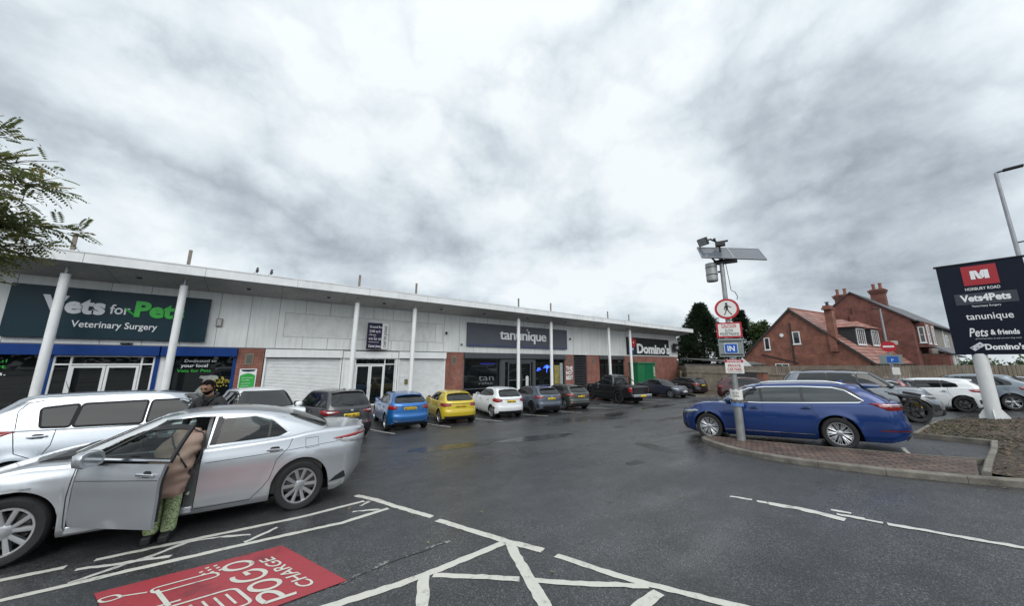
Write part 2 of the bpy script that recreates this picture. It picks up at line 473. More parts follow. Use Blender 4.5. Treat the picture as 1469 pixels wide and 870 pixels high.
def surf(car, kind, poly, off=.004, step=.07, ctr=(0,0,.6), thick=0):
    """part of a vehicle's skin: outline laid onto its surface, stood off a few millimetres"""
    mp = car.smap(kind); uv, fs = grid_poly(poly, step); vs = []; N = []; e = 2e-3
    for u, v in uv:
        p = mp(u, v); n = (mp(u+e, v)-mp(u-e, v)).cross(mp(u, v+e)-mp(u, v-e))
        c = Vector((p.x*.8, 0, .6)) if 'side' in kind else Vector(ctr)
        if n.length < 1e-12: n = p - c
        n.normalize()
        if n.dot(p-c) < 0: n = -n
        vs.append(p + n*off); N.append(n)
    mb = MB()
    if thick:
        k = len(vs); V = vs + [p - n*thick for p, n in zip(vs, N)]; e = {}
        for f in fs:
            for a, b in zip(f, f[1:]+f[:1]): e[(a, b)] = 1
        mb.add(V, list(fs) + [tuple(i+k for i in f[::-1]) for f in fs] + [(b, a, a+k, b+k) for (a, b) in e if (b, a) not in e])
    else: mb.add(vs, fs)
    return mb
def stripe(pts, w):
    """outline of a line of width w along pts"""
    n = len(pts); L = []; Rr = []
    for i in range(n):
        a = Vector(pts[max(0, i-1)]); b = Vector(pts[min(n-1, i+1)]); d = (b-a).normalized(); q = Vector((-d.y, d.x))*w/2; p = Vector(pts[i])
        L.append(tuple(p+q)); Rr.append(tuple(p-q))
    return L + Rr[::-1]
def band(car, kind, pts, w, off=.003, step=.07):
    """a line built segment by segment"""
    mb = MB(); L = stripe(pts, w); n = len(pts)
    for i in range(n-1):
        q = [L[i], L[i+1], L[2*n-2-i], L[2*n-1-i]]
        m = surf(car, kind, q, off, step); mb.add(m.v, m.f)
    return mb

def make_wheel(root, car, x, side, style, cache={}):
    """wheel > tyre, rim, brake disc; the outer face looks to +-y"""
    y = side*(car.W/2 - .02 - car.wt/2) ; c = (0, 0, 0); r = car.rw; w = car.wt/2
    o = bpy.data.objects.new('wheel', None); COL.objects.link(o); o.parent = root; o.location = (x, y, r); o.empty_display_size = .1
    if side < 0: o.rotation_euler = (0, 0, PI)
    key = (round(r, 3), round(w, 3), style)
    if key not in cache:
        rr = r * (.70 if style != 'steel' else .62); hi = len(cache) < 2 or style in ('multi', 'ten')
        n = 48
        ty = MB().lathe([(rr, -w*.85), (rr+.02, -w), (r-.03, -w), (r-.006, -w*.8), (r, -w*.5), (r, w*.5), (r-.006, w*.8), (r-.03, w), (rr+.02, w), (rr-.004, w*.86), (rr-.004, -w*.85)], c, 'y', n).mesh('tyre')
        dk = MB().lathe([(0.0, w*.05), (rr*.72, w*.05), (rr*.72, -w*.2), (0, -w*.2)], c, 'y', 32).mesh('brake_disc')
        wl = MB().lathe([(0, -w*.4), (rr-.006, -w*.4)], c, 'y', 32).mesh('wheel_back')
        rm = MB().lathe([(rr-.006, -w*.6), (rr-.012, w*.55), (rr-.026, w*.74), (rr-.022, w*.9), (rr-.004, w*.92), (rr+.003, w*.84)], c, 'y', n)
        rm.lathe([(.001, w*.78), (.045, w*.76), (.075, w*.66), (.08, w*.40)], c, 'y', 20)
        def spoke(a0, a1, w0, w1, d=.02):
            ca, sa = math.cos(a0), math.sin(a0); cb, sb = math.cos(a1), math.sin(a1)
            p0 = Vector((.05*ca, w*.66, .05*sa)); p1 = Vector(((rr-.02)*cb, w*.80, (rr-.02)*sb))
            dd = (p1-p0).normalized(); q = Vector((0, 1, 0)).cross(dd).normalized(); up = Vector((0, 1, 0))
            V = [];
            for p, ww in ((p0, w0), (p1, w1)):
                for sx, sy in ((-1, -d*1.6), (-.75, 0), (0, .004), (.75, 0), (1, -d*1.6)): V.append(p + q*(sx*ww/2) + up*sy)
            F = [(j, j+1, 5+j+1, 5+j) for j in range(4)] + [(4, 0, 5, 9)]
            rm.add(V, F)
        if style == 'ten':
            for k in range(5):
                a = 2*PI*k/5 + .3
                for s2 in (-1, 1): spoke(a + s2*.20, a + s2*.30, .050, .062)
        elif style == 'multi':
            for k in range(9):
                a = 2*PI*k/9
                for s2 in (-1, 1): spoke(a, a + s2*.19, .026, .022); 
                spoke(a, a, .028, .018, .03)
        elif style == 'five':
            for k in range(5):
                a = 2*PI*k/5 + .2
                for s2 in (-1, 1): spoke(a + s2*.07, a + s2*.15, .04, .03)
        elif style == 'star':
            for k in range(5): spoke(2*PI*k/5+.3, 2*PI*k/5+.3, .075, .05)
        else:
            for k in range(7): spoke(2*PI*k/7, 2*PI*k/7, .055, .06)
        rme = rm.mesh('rim'); rme.polygons.foreach_set('use_smooth', [True]*len(rme.polygons)); rme.set_sharp_from_angle(angle=R(30))
        ty.polygons.foreach_set('use_smooth', [True]*len(ty.polygons)); ty.set_sharp_from_angle(angle=R(40))
        ty.materials.append(M_TYRE); dk.materials.append(M_DISC); wl.materials.append(M_DARK)
        cache[key] = (ty, rme, dk, wl)
    ty, rme, dk, wl = cache[key]
    for nm, me in (('tyre', ty), ('rim', rme), ('brake_disc', dk), ('wheel_back', wl)):
        q = bpy.data.objects.new(nm, me); COL.objects.link(q); q.parent = o
        if nm == 'rim':
            if not me.materials: me.materials.append(M_RIM)
            q.material_slots[0].link = 'OBJECT'; q.material_slots[0].material = car.rim
    return o

def cut_convex(bm, poly, axes, keep):
    """cut a convex opening: poly in two axes, only where keep(centre) is true"""
    n = len(poly); A = sum(poly[i][0]*poly[(i+1) % n][1]-poly[(i+1) % n][0]*poly[i][1] for i in range(n))
    if A < 0: poly = poly[::-1]
    for i in range(n):
        p = poly[i]; q = poly[(i+1) % n]; d = (q[0]-p[0], q[1]-p[1]); no = [0,0,0]; co = [0,0,0]
        no[axes[0]] = d[1]; no[axes[1]] = -d[0]; co[axes[0]] = p[0]; co[axes[1]] = p[1]
        lo = [min(v[k] for v in poly)-.15 for k in (0, 1)]; hi = [max(v[k] for v in poly)+.15 for k in (0, 1)]
        fs = [f for f in bm.faces if keep(f.calc_center_median()) and all(lo[k] < f.calc_center_median()[axes[k]] < hi[k] for k in (0, 1))]
        g = set(fs)
        for f in fs: g.update(f.edges); g.update(f.verts)
        bmesh.ops.bisect_plane(bm, geom=list(g), plane_co=co, plane_no=no, dist=1e-5)
    def inside(c):
        u, v = c[axes[0]], c[axes[1]]
        return all((poly[(i+1) % n][0]-poly[i][0])*(v-poly[i][1]) - (poly[(i+1) % n][1]-poly[i][1])*(u-poly[i][0]) > -1e-5 for i in range(n))
    bmesh.ops.delete(bm, geom=[f for f in bm.faces if keep(f.calc_center_median()) and inside(f.calc_center_median())], context='FACES')

def shell(v, f, cuts=()):
    bm = bmesh.new(); vs = [bm.verts.new(p) for p in v]
    for q in f:
        try: bm.faces.new([vs[i] for i in q])
        except ValueError: pass
    bmesh.ops.remove_doubles(bm, verts=bm.verts[:], dist=3e-4)
    bmesh.ops.recalc_face_normals(bm, faces=bm.faces[:])
    for c in cuts: cut_convex(bm, *c)
    return bm

def build_car(name, spec, pose, label, cat='car', group=None):
    """pose = (x, y, angle, zscale); returns (root, car)"""
    c = Car(spec); P = c.paint
    x, y, ang, ks = pose
    root = bpy.data.objects.new(name, None); COL.objects.link(root); root.empty_display_size = .3
    tag(root, label, cat, group)
    # stand on the ground under the four wheels
    ca, sa = math.cos(ang), math.sin(ang); zz = {}
    for i in (1, -1):
        for j in (1, -1): zz[i, j] = ground(x + ca*i*c.wb/2 - sa*j*.75, y + sa*i*c.wb/2 + ca*j*.75)
    px = (zz[1,1]+zz[1,-1]-zz[-1,1]-zz[-1,-1])/2/c.wb; py = (zz[1,1]+zz[-1,1]-zz[1,-1]-zz[-1,-1])/2/1.5
    ex = Vector((ca, sa, px)).normalized(); ey = Vector((-sa, ca, py)); ez = ex.cross(ey).normalized(); ey = ez.cross(ex)
    M = Matrix((ex, ey, ez)).transposed().to_4x4(); M.translation = Vector((x, y, sum(zz.values())/4 - .004))
    root.matrix_world = M @ Matrix.Diagonal((1, 1, ks, 1))
    hero = getattr(c, 'cuts_body', None)
    bm = shell(*c.body_mesh(), getattr(c, 'cuts_body', ())); me = bpy.data.meshes.new('body'); bm.to_mesh(me); bm.free()
    link('body', me, P, root, smooth=True, auto=38)
    bm = shell(*c.house_mesh(), getattr(c, 'cuts_roof', ())); me = bpy.data.meshes.new('roof'); bm.to_mesh(me); bm.free()
    link('roof', me, getattr(c, 'roofpaint', P), root, smooth=True, auto=45)
    # wheel housings, floor pan
    for a in c.ax:
        for sg in (1, -1):
            mb = MB(); n = 16; V = []
            for k in range(n+1):
                t = PI*k/n; px_, pz = a + (c.ra+.002)*math.cos(t), c.rw + (c.ra+.002)*math.sin(t)
                yo = c.yb(px_, max(pz, .3)) - .004
                V += [(px_, sg*yo, pz), (px_, sg*(yo-.34), pz)]
            mb.add(V, [(2*k, 2*k+2, 2*k+3, 2*k+1) for k in range(n)])
            lpart('wheel_arch_liner', mb, M_DARK, root, smooth=True)
    mb2 = MB(); hw = c.W/2 - .34; z1 = .48 if not getattr(c, 'open', False) else .30
    mb2.box(c.xr+.45, c.xf-.45, -hw, hw, .17, z1)
    hw2 = c.W/2 - .12
    mb2.box(c.ax[1]+c.ra+.04, c.ax[0]-c.ra-.04, -hw2, hw2, .175, z1-.01)
    lpart('floor_pan', mb2, M_DARK, root)
    for a in c.ax:
        for sg in (1, -1): make_wheel(root, c, a, sg, c.wheel)
    def S(nm, kind, poly, m, off=.004, parent=None, step=.08, thick=0):
        mbx = surf(c, kind, poly, off, step, thick=thick); me = mbx.mesh(nm)
        o = link(nm, me, m, parent or root, smooth=True)
        return o
    # glass
    for poly in c.windows:
        for sg in '+-':
            if getattr(c, 'open', False) and sg == '+' and poly is c.windows[0]: continue
            if getattr(c, 'frame', True): S('window_frame', 'gside'+sg, offset_poly(rounded(poly, .030), .032), getattr(c, 'frame_mat', M_BLK), .002)
            S('side_window', 'gside'+sg, rounded(poly, .03), c.glass if hasattr(c, 'glass') else M_GLASS, .0045)
    if getattr(c, 'chrome_line', None):
        for sg in '+-': lpart('window_trim', band(c, 'gside'+sg, c.chrome_line, .022, .007), M_CHR, root, smooth=True)
    for kind, poly, nm in (('gfront', c.wscreen, 'windscreen'), ('grear', c.rscreen, 'rear_window')):
        full = [(-yy, z) for yy, z in poly] + [(yy, z) for yy, z in poly[::-1]]
        S('glass_surround', kind, offset_poly(rounded(full, .05), .02), M_BLK, .005)
        S(nm, kind, rounded(full, .05), c.glass if hasattr(c, 'glass') else M_GLASS, .009)
    # lamps
    for nm, kind, key in (('tail_light', 'rear', 'tails'), ('headlight', 'front', 'heads')):
        for it in getattr(c, key, ()):
            poly, m = it[0], it[1]
            for sg in (1, -1):
                S(nm, kind, rounded([(sg*t, z) for t, z in poly], it[2] if len(it) > 2 else .02, 3), m, it[3] if len(it) > 3 else .010, thick=.012)
    for nm, kind, poly, m, off in getattr(c, 'extras', ()):
        S(nm, kind, rounded(poly, .02, 3), m, off)
    for nm, kind, pts, w, m in getattr(c, 'lines', ()):
        lpart(nm, band(c, kind, pts, w, .0035), m, root, smooth=True)
    # plates
    if c.plate:
        zc, txt = c.plate
        o = S('number_plate', 'rear', [(-.26, zc-.056), (.26, zc-.056), (.26, zc+.056), (-.26, zc+.056)], M_PLATE_Y, .010, thick=.008)
        f = c.m_arc('r'); a = f(.0001, zc); up = (f(.0001, zc+.04)-f(.0001, zc-.04)).normalized()
        me = add_text(MB(), txt, a + up*-.034 + Vector((-.017, 0, 0)), (0, -1, 0), up, .46, .07, .012, align='c').mesh('plate_lettering'); link('plate_lettering', me, M_INK, o)
    if getattr(c, 'fplate', None):
        zc, txt = c.fplate
        o = S('number_plate', 'front', [(-.26, zc-.056), (.26, zc-.056), (.26, zc+.056), (-.26, zc+.056)], M_PLATE_W, .012, thick=.008)
        f = c.m_arc('f'); a = f(.0001, zc); up = (f(.0001, zc+.04)-f(.0001, zc-.04)).normalized()
        me = add_text(MB(), txt, a + up*-.034 + Vector((.019, 0, 0)), (0, 1, 0), up, .46, .07, .012, align='c').mesh('plate_lettering'); link('plate_lettering', me, M_INK, o)
    # mirrors, handles
    mx, mz = c.mirror
    for sg in (1, -1):
        if getattr(c, 'open', False) and sg == 1: continue
        door_mirror(root, c, mx, mz, sg, P)
    for hx, hz in c.handles:
        for sg in (1, -1):
            if getattr(c, 'open', False) and sg == 1 and hx > -.3: continue
            yy = c.yb(hx, hz)
            mb = MB().obox((hx, sg*(yy+.028), hz), (1,0,.03), (0,1,0), (0,0,1), .105, .010, .013)
            mb.obox((hx-.085, sg*(yy+.010), hz), (1,0,0), (0,1,0), (0,0,1), .018, .020, .011).obox((hx+.085, sg*(yy+.010), hz), (1,0,0), (0,1,0), (0,0,1), .018, .020, .011)
            lpart('door_handle', mb, getattr(c, 'handle_mat', P), root, bevel=.006)
            S('handle_recess', 'side'+('+' if sg > 0 else '-'), rounded([(hx-.075, hz-.03), (hx+.075, hz-.03), (hx+.06, hz+.035), (hx-.06, hz+.035)], .03), M_SEAM if P.name != 'paint_x' else P, .0025)
    if getattr(c, 'rails', None):
        x0, x1 = c.rails
        for sg in (1, -1):
            pts = []
            for k in range(13):
                xx = x0 + (x1-x0)*k/12; z = cinterp(c.roof, xx); e = min(1, min(k, 12-k)/1.5)
                pts.append((xx, sg*(c.yg(xx, z-c.rr)-.10), z-.015+.055*e))
            lpart('roof_rail', MB().tube(pts, .017, 8), getattr(c, 'rail_mat', M_CHR), root, smooth=True)
    if getattr(c, 'spoiler', None):
        sx, sz, sl, sw = c.spoiler
        sz = min(sz, cinterp(c.roof, sx+.12)+.028)
        mb = MB(); V = []
        for k in range(9):
            yy = -sw + 2*sw*k/8; q = 1-(yy/sw)**2*.25; zz_ = sz - .05*(yy/sw)**2
            V += [(sx+.10, yy*.98, zz_+.010), (sx-sl*q, yy, zz_-.018), (sx-sl*q, yy, zz_-.040), (sx+.05, yy*.98, zz_-.055)]
        F = []
        for k in range(8):
            for j in range(4): F.append((4*k+j, 4*k+(j+1) % 4, 4*k+4+(j+1) % 4, 4*k+4+j))
        F += [(0,1,2,3), (32,33,34,35)]
        mb.add(V, F); lpart('roof_spoiler', mb, getattr(c, 'spoilpaint', getattr(c, 'roofpaint', P)), root, smooth=True, auto=35)
    if getattr(c, 'wiper', True) and c.kind != 'saloon':
        z = c.rscreen[0][1] + .05; f = c.m_gend('r'); a = f(0, z-.05) + Vector((-.02, 0, 0)); b = f(.33, z+.02) + Vector((-.02, 0, 0))
        lpart('rear_wiper', MB().bar(a, b, .02, .012).cyl(a+Vector((.02,0,0)), a+Vector((-.012,0,0)), .022), M_BLK, root)
    if getattr(c, 'fin', None):
        fx, fz = c.fin; fz = min(fz, cinterp(c.roof, fx-.06)+c.gcrown*.9); lpart('roof_aerial', MB().add([(fx+.09,-.02,fz),(fx+.09,.02,fz),(fx-.06,.025,fz),(fx-.06,-.025,fz),(fx-.05,0,fz+.075)], [(0,1,2,3),(0,1,4),(1,2,4),(2,3,4),(3,0,4)]), P, root)
    elif getattr(c, 'rod', None):
        fx, fz = c.rod; fz = min(fz, cinterp(c.roof, fx)+c.gcrown*.8); lpart('roof_aerial', MB().cyl((fx,0,fz),(fx-.10,0,fz+.22), .006, .003, 6), M_BLK, root)
    return root, c
def door_mirror(root, c, mx, mz, sg, P, yb=None, ms=1.0):
    yb = c.yg(mx, mz+.03) if yb is None else yb
    mb = MB(); V = []; nn = 10
    cx, cy, cz = mx-.02, sg*(yb+.16*ms), mz+.04*ms
    for i, (dx, rr) in enumerate(((.085, .25), (.06, .75), (.015, .98), (-.03, 1.0), (-.06, .9))):
        for k in range(nn):
            t = 2*PI*k/nn; V.append((cx+dx*ms, cy+sg*.105*ms*rr*math.copysign(abs(math.cos(t))**.7, math.cos(t)), cz+.072*ms*rr*math.copysign(abs(math.sin(t))**.7, math.sin(t))))
    F = [(i*nn+k, i*nn+(k+1) % nn, (i+1)*nn+(k+1) % nn, (i+1)*nn+k) for i in range(4) for k in range(nn)] + [tuple(range(nn)), tuple(range(4*nn, 5*nn))]
    mb.add(V, F)
    o = lpart('door_mirror', mb, P, root, smooth=True, auto=50)
    lpart('mirror_foot', MB().bar((mx+.03, sg*(yb-.02), mz-.035), (cx+.0, cy-sg*.02, cz-.06), .045, .05), M_BLK, o, bevel=.008)
    V = [(cx-.0605*ms-.002, cy+sg*.09*math.cos(2*PI*k/12), cz+.058*math.sin(2*PI*k/12)) for k in range(12)]
    lpart('mirror_glass', MB().add(V, [tuple(range(12))]), M_CHR, o)
    return o
def spec(W, H, wb, foh, roh, kind='hatch', belt=.93, rise=.06, hood=.74, cowl=.97, cowlx=None, roofx=None, rearx=None, rbase=1.0, rbx=.12, deck=None, pillars=(.06,), qx=None, qslope=.5, rw=.325, wheel='five', rim=None, P=None, plate=(.80, 'YK19 XDP'), **kw):
    xf = wb/2+foh; xr = -(wb/2+roh)
    xc = cowlx if cowlx is not None else xf-1.12
    xrf = roofx if roofx is not None else xc-.82
    xrr = rearx if rearx is not None else xr+.42
    if kind != 'saloon': rbx = max(.05, rbx-.08)
    if kind == 'saloon':
        top = [(xr, deck-.05), (xr+.10, deck), (xr+.55, deck+.015), (rbx-.05, deck+.0), (rbx+.5, belt+rise), (-.1, belt+rise*.4), (xc-.15, cowl-.012), (xc, cowl), ((xc+xf)/2+.1, hood+.155), (xf-.28, hood+.04), (xf-.05, hood-.05), (xf, hood-.09)]
        grear = [(deck-.06, rbx-.12), (deck+.02, rbx), (H-.13, xrr-.05), (H-.03, xrr+.14)]
    else:
        top = [(xr, rbase-.06), (xr+.1, rbase-.01), (xr+.45, belt+rise), (-.1, belt+rise*.4), (xc-.15, cowl-.012), (xc, cowl), ((xc+xf)/2+.1, hood+.155), (xf-.28, hood+.05), (xf-.05, hood-.04), (xf, hood-.09)]
        grear = [(rbase-.10, xr+rbx-.05), (rbase, xr+rbx), (H-.16, xrr-.05), (H-.04, xrr+.12)]
    gfront = [(cowl-.06, xc+.10), (cowl+.03, xc-.06), ((cowl+H)/2, (xc+xrf)/2+.0), (H-.10, xrf+.16), (H-.03, xrf-.05)]
    m = (xrf+xrr)/2
    roof = [(xrr-.02, H-.085 if kind != 'saloon' else H-.09), (xrr+.35, H-.045), (m, H-.03), (xrf-.35, H-.038), (xrf, H-.075)]
    gwz = [(belt-.1, W/2*.925), (belt+.06, W/2*.875), ((belt+H)/2, W/2*.79), (H-.12, W/2*.70), (H, W/2*.66)]
    zb = belt+.035
    def wb_z(x): return interp([(xr, belt+rise+.045), (-.1, belt+rise*.4+.035), (xc, cowl+.02)], x)
    def wt_z(x): return cinterp(roof, x)-.095
    gf = lambda z: interp(gfront, z)
    wins = []
    xs = list(pillars)
    x0 = xs[0]+.032
    zf = wb_z(xc-.25); xtf = gf(wt_z(xrf-.2))-.20
    wins.append([(x0, wb_z(x0)), (gf(zf)-.22, zf+.0), (gf(zf+.05)-.20, zf+.05), (xtf, wt_z(xtf)-.02), (max(x0+.1, xtf-.35), wt_z(xtf-.35)), (x0, wt_z(x0))])
    for a, b in zip(xs, xs[1:]):
        wins.append([(b+.03, wb_z(b)), (a-.032, wb_z(a)), (a-.032, wt_z(a)), (b+.03, wt_z(b))])
    if qx is not None:
        a = xs[-1]; zt = wt_z(qx+.3)
        wins.append([(qx+.02, wb_z(qx)+.02), (a-.03, wb_z(a)), (a-.03, wt_z(a)), (qx+qslope*.75, wt_z(qx+qslope)-.01), (qx+.05, wb_z(qx)+.12)])
    d = dict(W=W, H=H, xf=xf, xr=xr, wb=wb, kind=kind, rw=rw, wheel=wheel, rim=rim or M_RIM, paint=P, plate=plate, top=top, roof=roof, gfront=gfront, grear=grear, gwz=gwz, gz0=belt+.05,
        frontp=[(.18,.14), (.30,.03), (.45,.0), (.60,.02), (.72,.08), (.85,.22)], rearp=[(.18,.20), (.30,.08), (.42,.015), (.55,.0), (.66,.035), (.80,.05), (rbase, .085), (rbase+.1, .12)],
        windows=wins, wscreen=[(W/2*.75, cowl+.04), (W/2*.70, (cowl+H)/2), (W/2*.59, H-.12)],
        rscreen=[(W/2*.70, rbase+.05), (W/2*.655, (rbase+H)/2), (W/2*.57, H-.135)] if kind != 'saloon' else [(W/2*.66, deck+.05), (W/2*.62, (deck+H)/2), (W/2*.54, H-.105)],
        mirror=(xc-.28, cowl+.01), handles=[(xs[0]+.22, belt-.10), (xs[-1]-.02 if len(xs) > 1 else -.75, belt-.08)])
    sill = [(wb/2-rw-.12, .245), (-wb/2+rw+.12, .245), (-wb/2+rw+.12, .20), (wb/2-rw-.12, .20)]
    g1 = xc-.05
    d['lines'] = []
    xb = xs[0]
    for sg in '+-':
        d['lines'] += [('door_gap', 'side'+sg, [(xb, .27), (xb, belt+.0)], .008, M_SEAM), ('door_gap', 'side'+sg, [(g1-.16, .27), (g1-.13, .5), (g1-.10, cowl-.09)], .008, M_SEAM)]
        if len(xs) > 1:
            xe = xs[-1]-.15
            d['lines'] += [('door_gap', 'side'+sg, [(-wb/2+rw+.16, .27), (-wb/2+rw+.10, .45), (-wb/2+rw*.85, .62), (xe, .80), (xe, belt+rise-.02)], .008, M_SEAM)]
        d['lines'] += [('door_gap', 'side'+sg, [(wb/2-rw-.15, .262), (-wb/2+rw+.15, .262)], .008, M_SEAM)]
    d['extras'] = []
    d.update(kw)
    return d
def arch_lip(c_wb, rw, W, n=14):
    pass
def clad(d, m, h=.36):
    """dark plastic along the sills and round the wheel arches"""
    wb, rw = d['wb'], d['rw']; ra = rw+.055
    for sg in '+-':
        for a in (wb/2, -wb/2):
            pts = [(a+(ra+.035)*math.cos(PI*k/14), rw+(ra+.035)*math.sin(PI*k/14)) for k in range(15)]
            d['lines'].append(('arch_trim', 'side'+sg, pts, .075, m))
        d['extras'].append(('sill_trim', 'side'+sg, [(wb/2-ra-.02, .21), (wb/2-ra-.02, h), (-wb/2+ra+.02, h), (-wb/2+ra+.02, .21)], m, .005))
    return d
def rear_kit(d, low=(.24,.44), hw=.62, refl=True, badge=None, seam=None, light=None, plate_hw=None):
    """bumper insert, reflectors, badge, tailgate gap, high brake light"""
    d['extras'].append(('bumper_insert', 'rear', [(-hw, low[0]), (hw, low[0]), (hw*1.06, low[1]), (-hw*1.06, low[1])], M_BLK, .006))
    if refl:
        for s in (1, -1): d['extras'].append(('reflector', 'rear', [(s*hw*.72, low[1]+.02), (s*hw*1.02, low[1]+.02), (s*hw*1.02, low[1]+.05), (s*hw*.72, low[1]+.05)], M_RED, .008))
    if badge: d['extras'].append(('badge', 'rear', [(.05*math.cos(PI*k/6), badge+.05*math.sin(PI*k/6)) for k in range(12)], M_CHR, .012))
    if seam:
        w, z0, z1 = seam
        d['lines'].append(('tailgate_gap', 'rear', [(-w, z1), (-w*.97, z0), (w*.97, z0), (w, z1)], .009, M_SEAM))
    if light:
        d['extras'].append(('brake_light', 'grear', [(-.14, light), (.14, light), (.14, light+.022), (-.14, light+.022)], M_RED, .02))
    return d
PX = dict(
    silver=paint('silver', (.50,.52,.55), .7, .28), gunmetal=paint('gunmetal', (.055,.055,.06), .6, .3), blue=paint('blue', (.015,.14,.42), .45, .3), yellow=paint('yellow', (.60,.45,.022), .15, .35),
    white=paint('white', (.74,.76,.78), .0, .3), slate=paint('slate', (.085,.105,.14), .45, .3), green=paint('green', (.060,.068,.062), .5, .3), black=paint('black', (.010,.010,.012), .2, .3),
    navy=paint('navy', (.035,.042,.06), .5, .3), cobalt=paint('cobalt', (.004,.031,.150), .3, .25, .8), grey=paint('grey', (.17,.19,.215), .6, .33), maroon=paint('maroon', (.06,.010,.012), .3, .3), steel=paint('steel', (.13,.16,.19), .5, .3), silver2=paint('silver2', (.42,.45,.49), .8, .27))
# ---------------------------------------------------------------- the cars
def pose_at(sp, contact, i, j, ang, ks=1.03):
    lx, ly = i*sp['wb']/2, j*(sp['W']/2-.03); ca, sa = math.cos(ang), math.sin(ang)
    return (contact[0]-(ca*lx-sa*ly), contact[1]-(sa*lx+ca*ly), ang, ks)
ROW = 'cars parked along the shops'
H82 = R(82)
lamp = lambda pts, m=None, r=.02: (pts, m or M_RED, r)

# dark grey crossover
mk = spec
s = mk(1.81, 1.60, 2.646, .87, .88, belt=1.00, rise=.07, hood=.86, cowl=1.06, rbase=1.08, rbx=.16, rw=.345, P=PX['gunmetal'], pillars=(-.02, -.86), qx=-1.36, plate=(.83, 'MF65 MCZ'), spoiler=(-1.60, 1.575, .20, .56), fin=(-1.30, 1.57),
    tails=[lamp([(.40,.92),(.74,.86),(1.04,.90),(1.20,1.01),(.86,1.01),(.42,.985)]), (( [(.52,.935),(.74,.915),(.80,.965),(.54,.965)]), M_CLR, .01, .016)])
clad(rear_kit(s, (.24,.56), .70, True, 1.0, (.62, .68, 1.02), 1.50), M_BLK, .34)
build_car('parked_crossover', s, pose_at(s, (3.06, 13.60), -1, -1, R(103), 1.10), 'dark grey crossover parked nose-in between the white car and the bright blue hatchback', 'car', ROW)
# bright blue hatchback
s = mk(1.78, 1.43, 2.70, .88, .72, belt=.94, rise=.10, hood=.76, cowl=.98, rbase=1.04, rbx=.14, rw=.33, P=PX['blue'], pillars=(.0, -.82), qx=-1.20, plate=(.86, 'BD14 NNL'), spoiler=(-1.52, 1.40, .20, .52), wheel='star',
    tails=[lamp([(.50,.85),(.72,.82),(.98,.85),(1.05,.95),(.88,1.0),(.54,.97)], None, .05)])
rear_kit(s, (.22,.34), .62, False, .98, (.56, .66, 1.0), 1.33); s['lines'].append(('bumper_trim', 'rear', [(-.80,.50),(-.55,.40),(.55,.40),(.80,.50)], .02, M_CHR))
build_car('parked_hatchback', s, pose_at(s, (4.02, 14.40), -1, 1, R(85), 1.05), 'bright blue hatchback parked nose-in beside the dark grey crossover', 'car', ROW)
# yellow hatchback
s = mk(1.74, 1.42, 2.563, .80, .67, belt=.95, rise=.04, hood=.78, cowl=.99, rbase=1.0, rbx=.13, rw=.315, P=PX['yellow'], pillars=(.02, -.80), qx=None, plate=(.80, 'DA19 FVL'), spoiler=(-1.40, 1.39, .18, .52), wheel='five',
    tails=[lamp([(.44,.82),(.80,.78),(1.10,.86),(1.14,.94),(.80,.93),(.48,.95)])])
rear_kit(s, (.26,.38), .72, False, .95, (.58, .60, 1.0), 1.33)
build_car('parked_hatchback', s, pose_at(s, (6.45, 14.50), -1, 1, H82), 'yellow hatchback with red tail lights, the only yellow car in the row', 'car', ROW)
# white hatchback
s = mk(1.735, 1.48, 2.493, .83, .72, belt=.95, rise=.14, hood=.80, cowl=1.0, rbase=1.02, rbx=.15, rw=.315, P=PX['white'], pillars=(.0, -.80), qx=-1.22, plate=(.83, 'BK68 VXL'), spoiler=(-1.42, 1.45, .18, .52), wheel='seven', rod=(-1.0, 1.46),
    tails=[lamp([(.48,.84),(.76,.79),(1.16,.85),(1.20,.93),(.90,.99),(.54,.95)], None, .04)])
rear_kit(s, (.22,.38), .66, False, .97, (.58, .64, 1.0), 1.38); s['extras'] += [('fog_vent', 'rear', [(q*.92,.50),(q*1.06,.47),(q*1.06,.58),(q*.98,.60)], M_BLK, .006) for q in (1, -1)]
build_car('parked_hatchback', s, pose_at(s, (9.38, 14.60), -1, 1, H82), 'white hatchback with large red tail lights between the yellow car and the slate one', 'car', ROW)
# slate grey sports hatch
s = mk(1.80, 1.434, 2.67, .86, .79, belt=.93, rise=.10, hood=.76, cowl=.97, rbase=1.02, rbx=.16, rw=.335, P=PX['slate'], pillars=(.0, -.82), qx=-1.26, plate=(.82, 'LV70 OWE'), spoiler=(-1.56, 1.41, .22, .53), wheel='star', rim=M_RIMD, fin=(-1.2, 1.42),
    tails=[lamp([(.46,.88),(.80,.85),(1.10,.84),(1.16,.92),(.80,.97),(.50,.95)])])
rear_kit(s, (.20,.46), .56, False, .96, (.58, .64, 1.0), 1.32); s['extras'] += [('bumper_vent', 'rear', [(q*.78,.38),(q*.92,.36),(q*.98,.56),(q*.90,.58)], M_BLK, .006) for q in (1, -1)]
build_car('parked_hatchback', s, pose_at(s, (12.05, 14.52), -1, 1, H82), 'slate blue-grey hatchback with a black lower bumper next to the white hatchback', 'car', ROW)
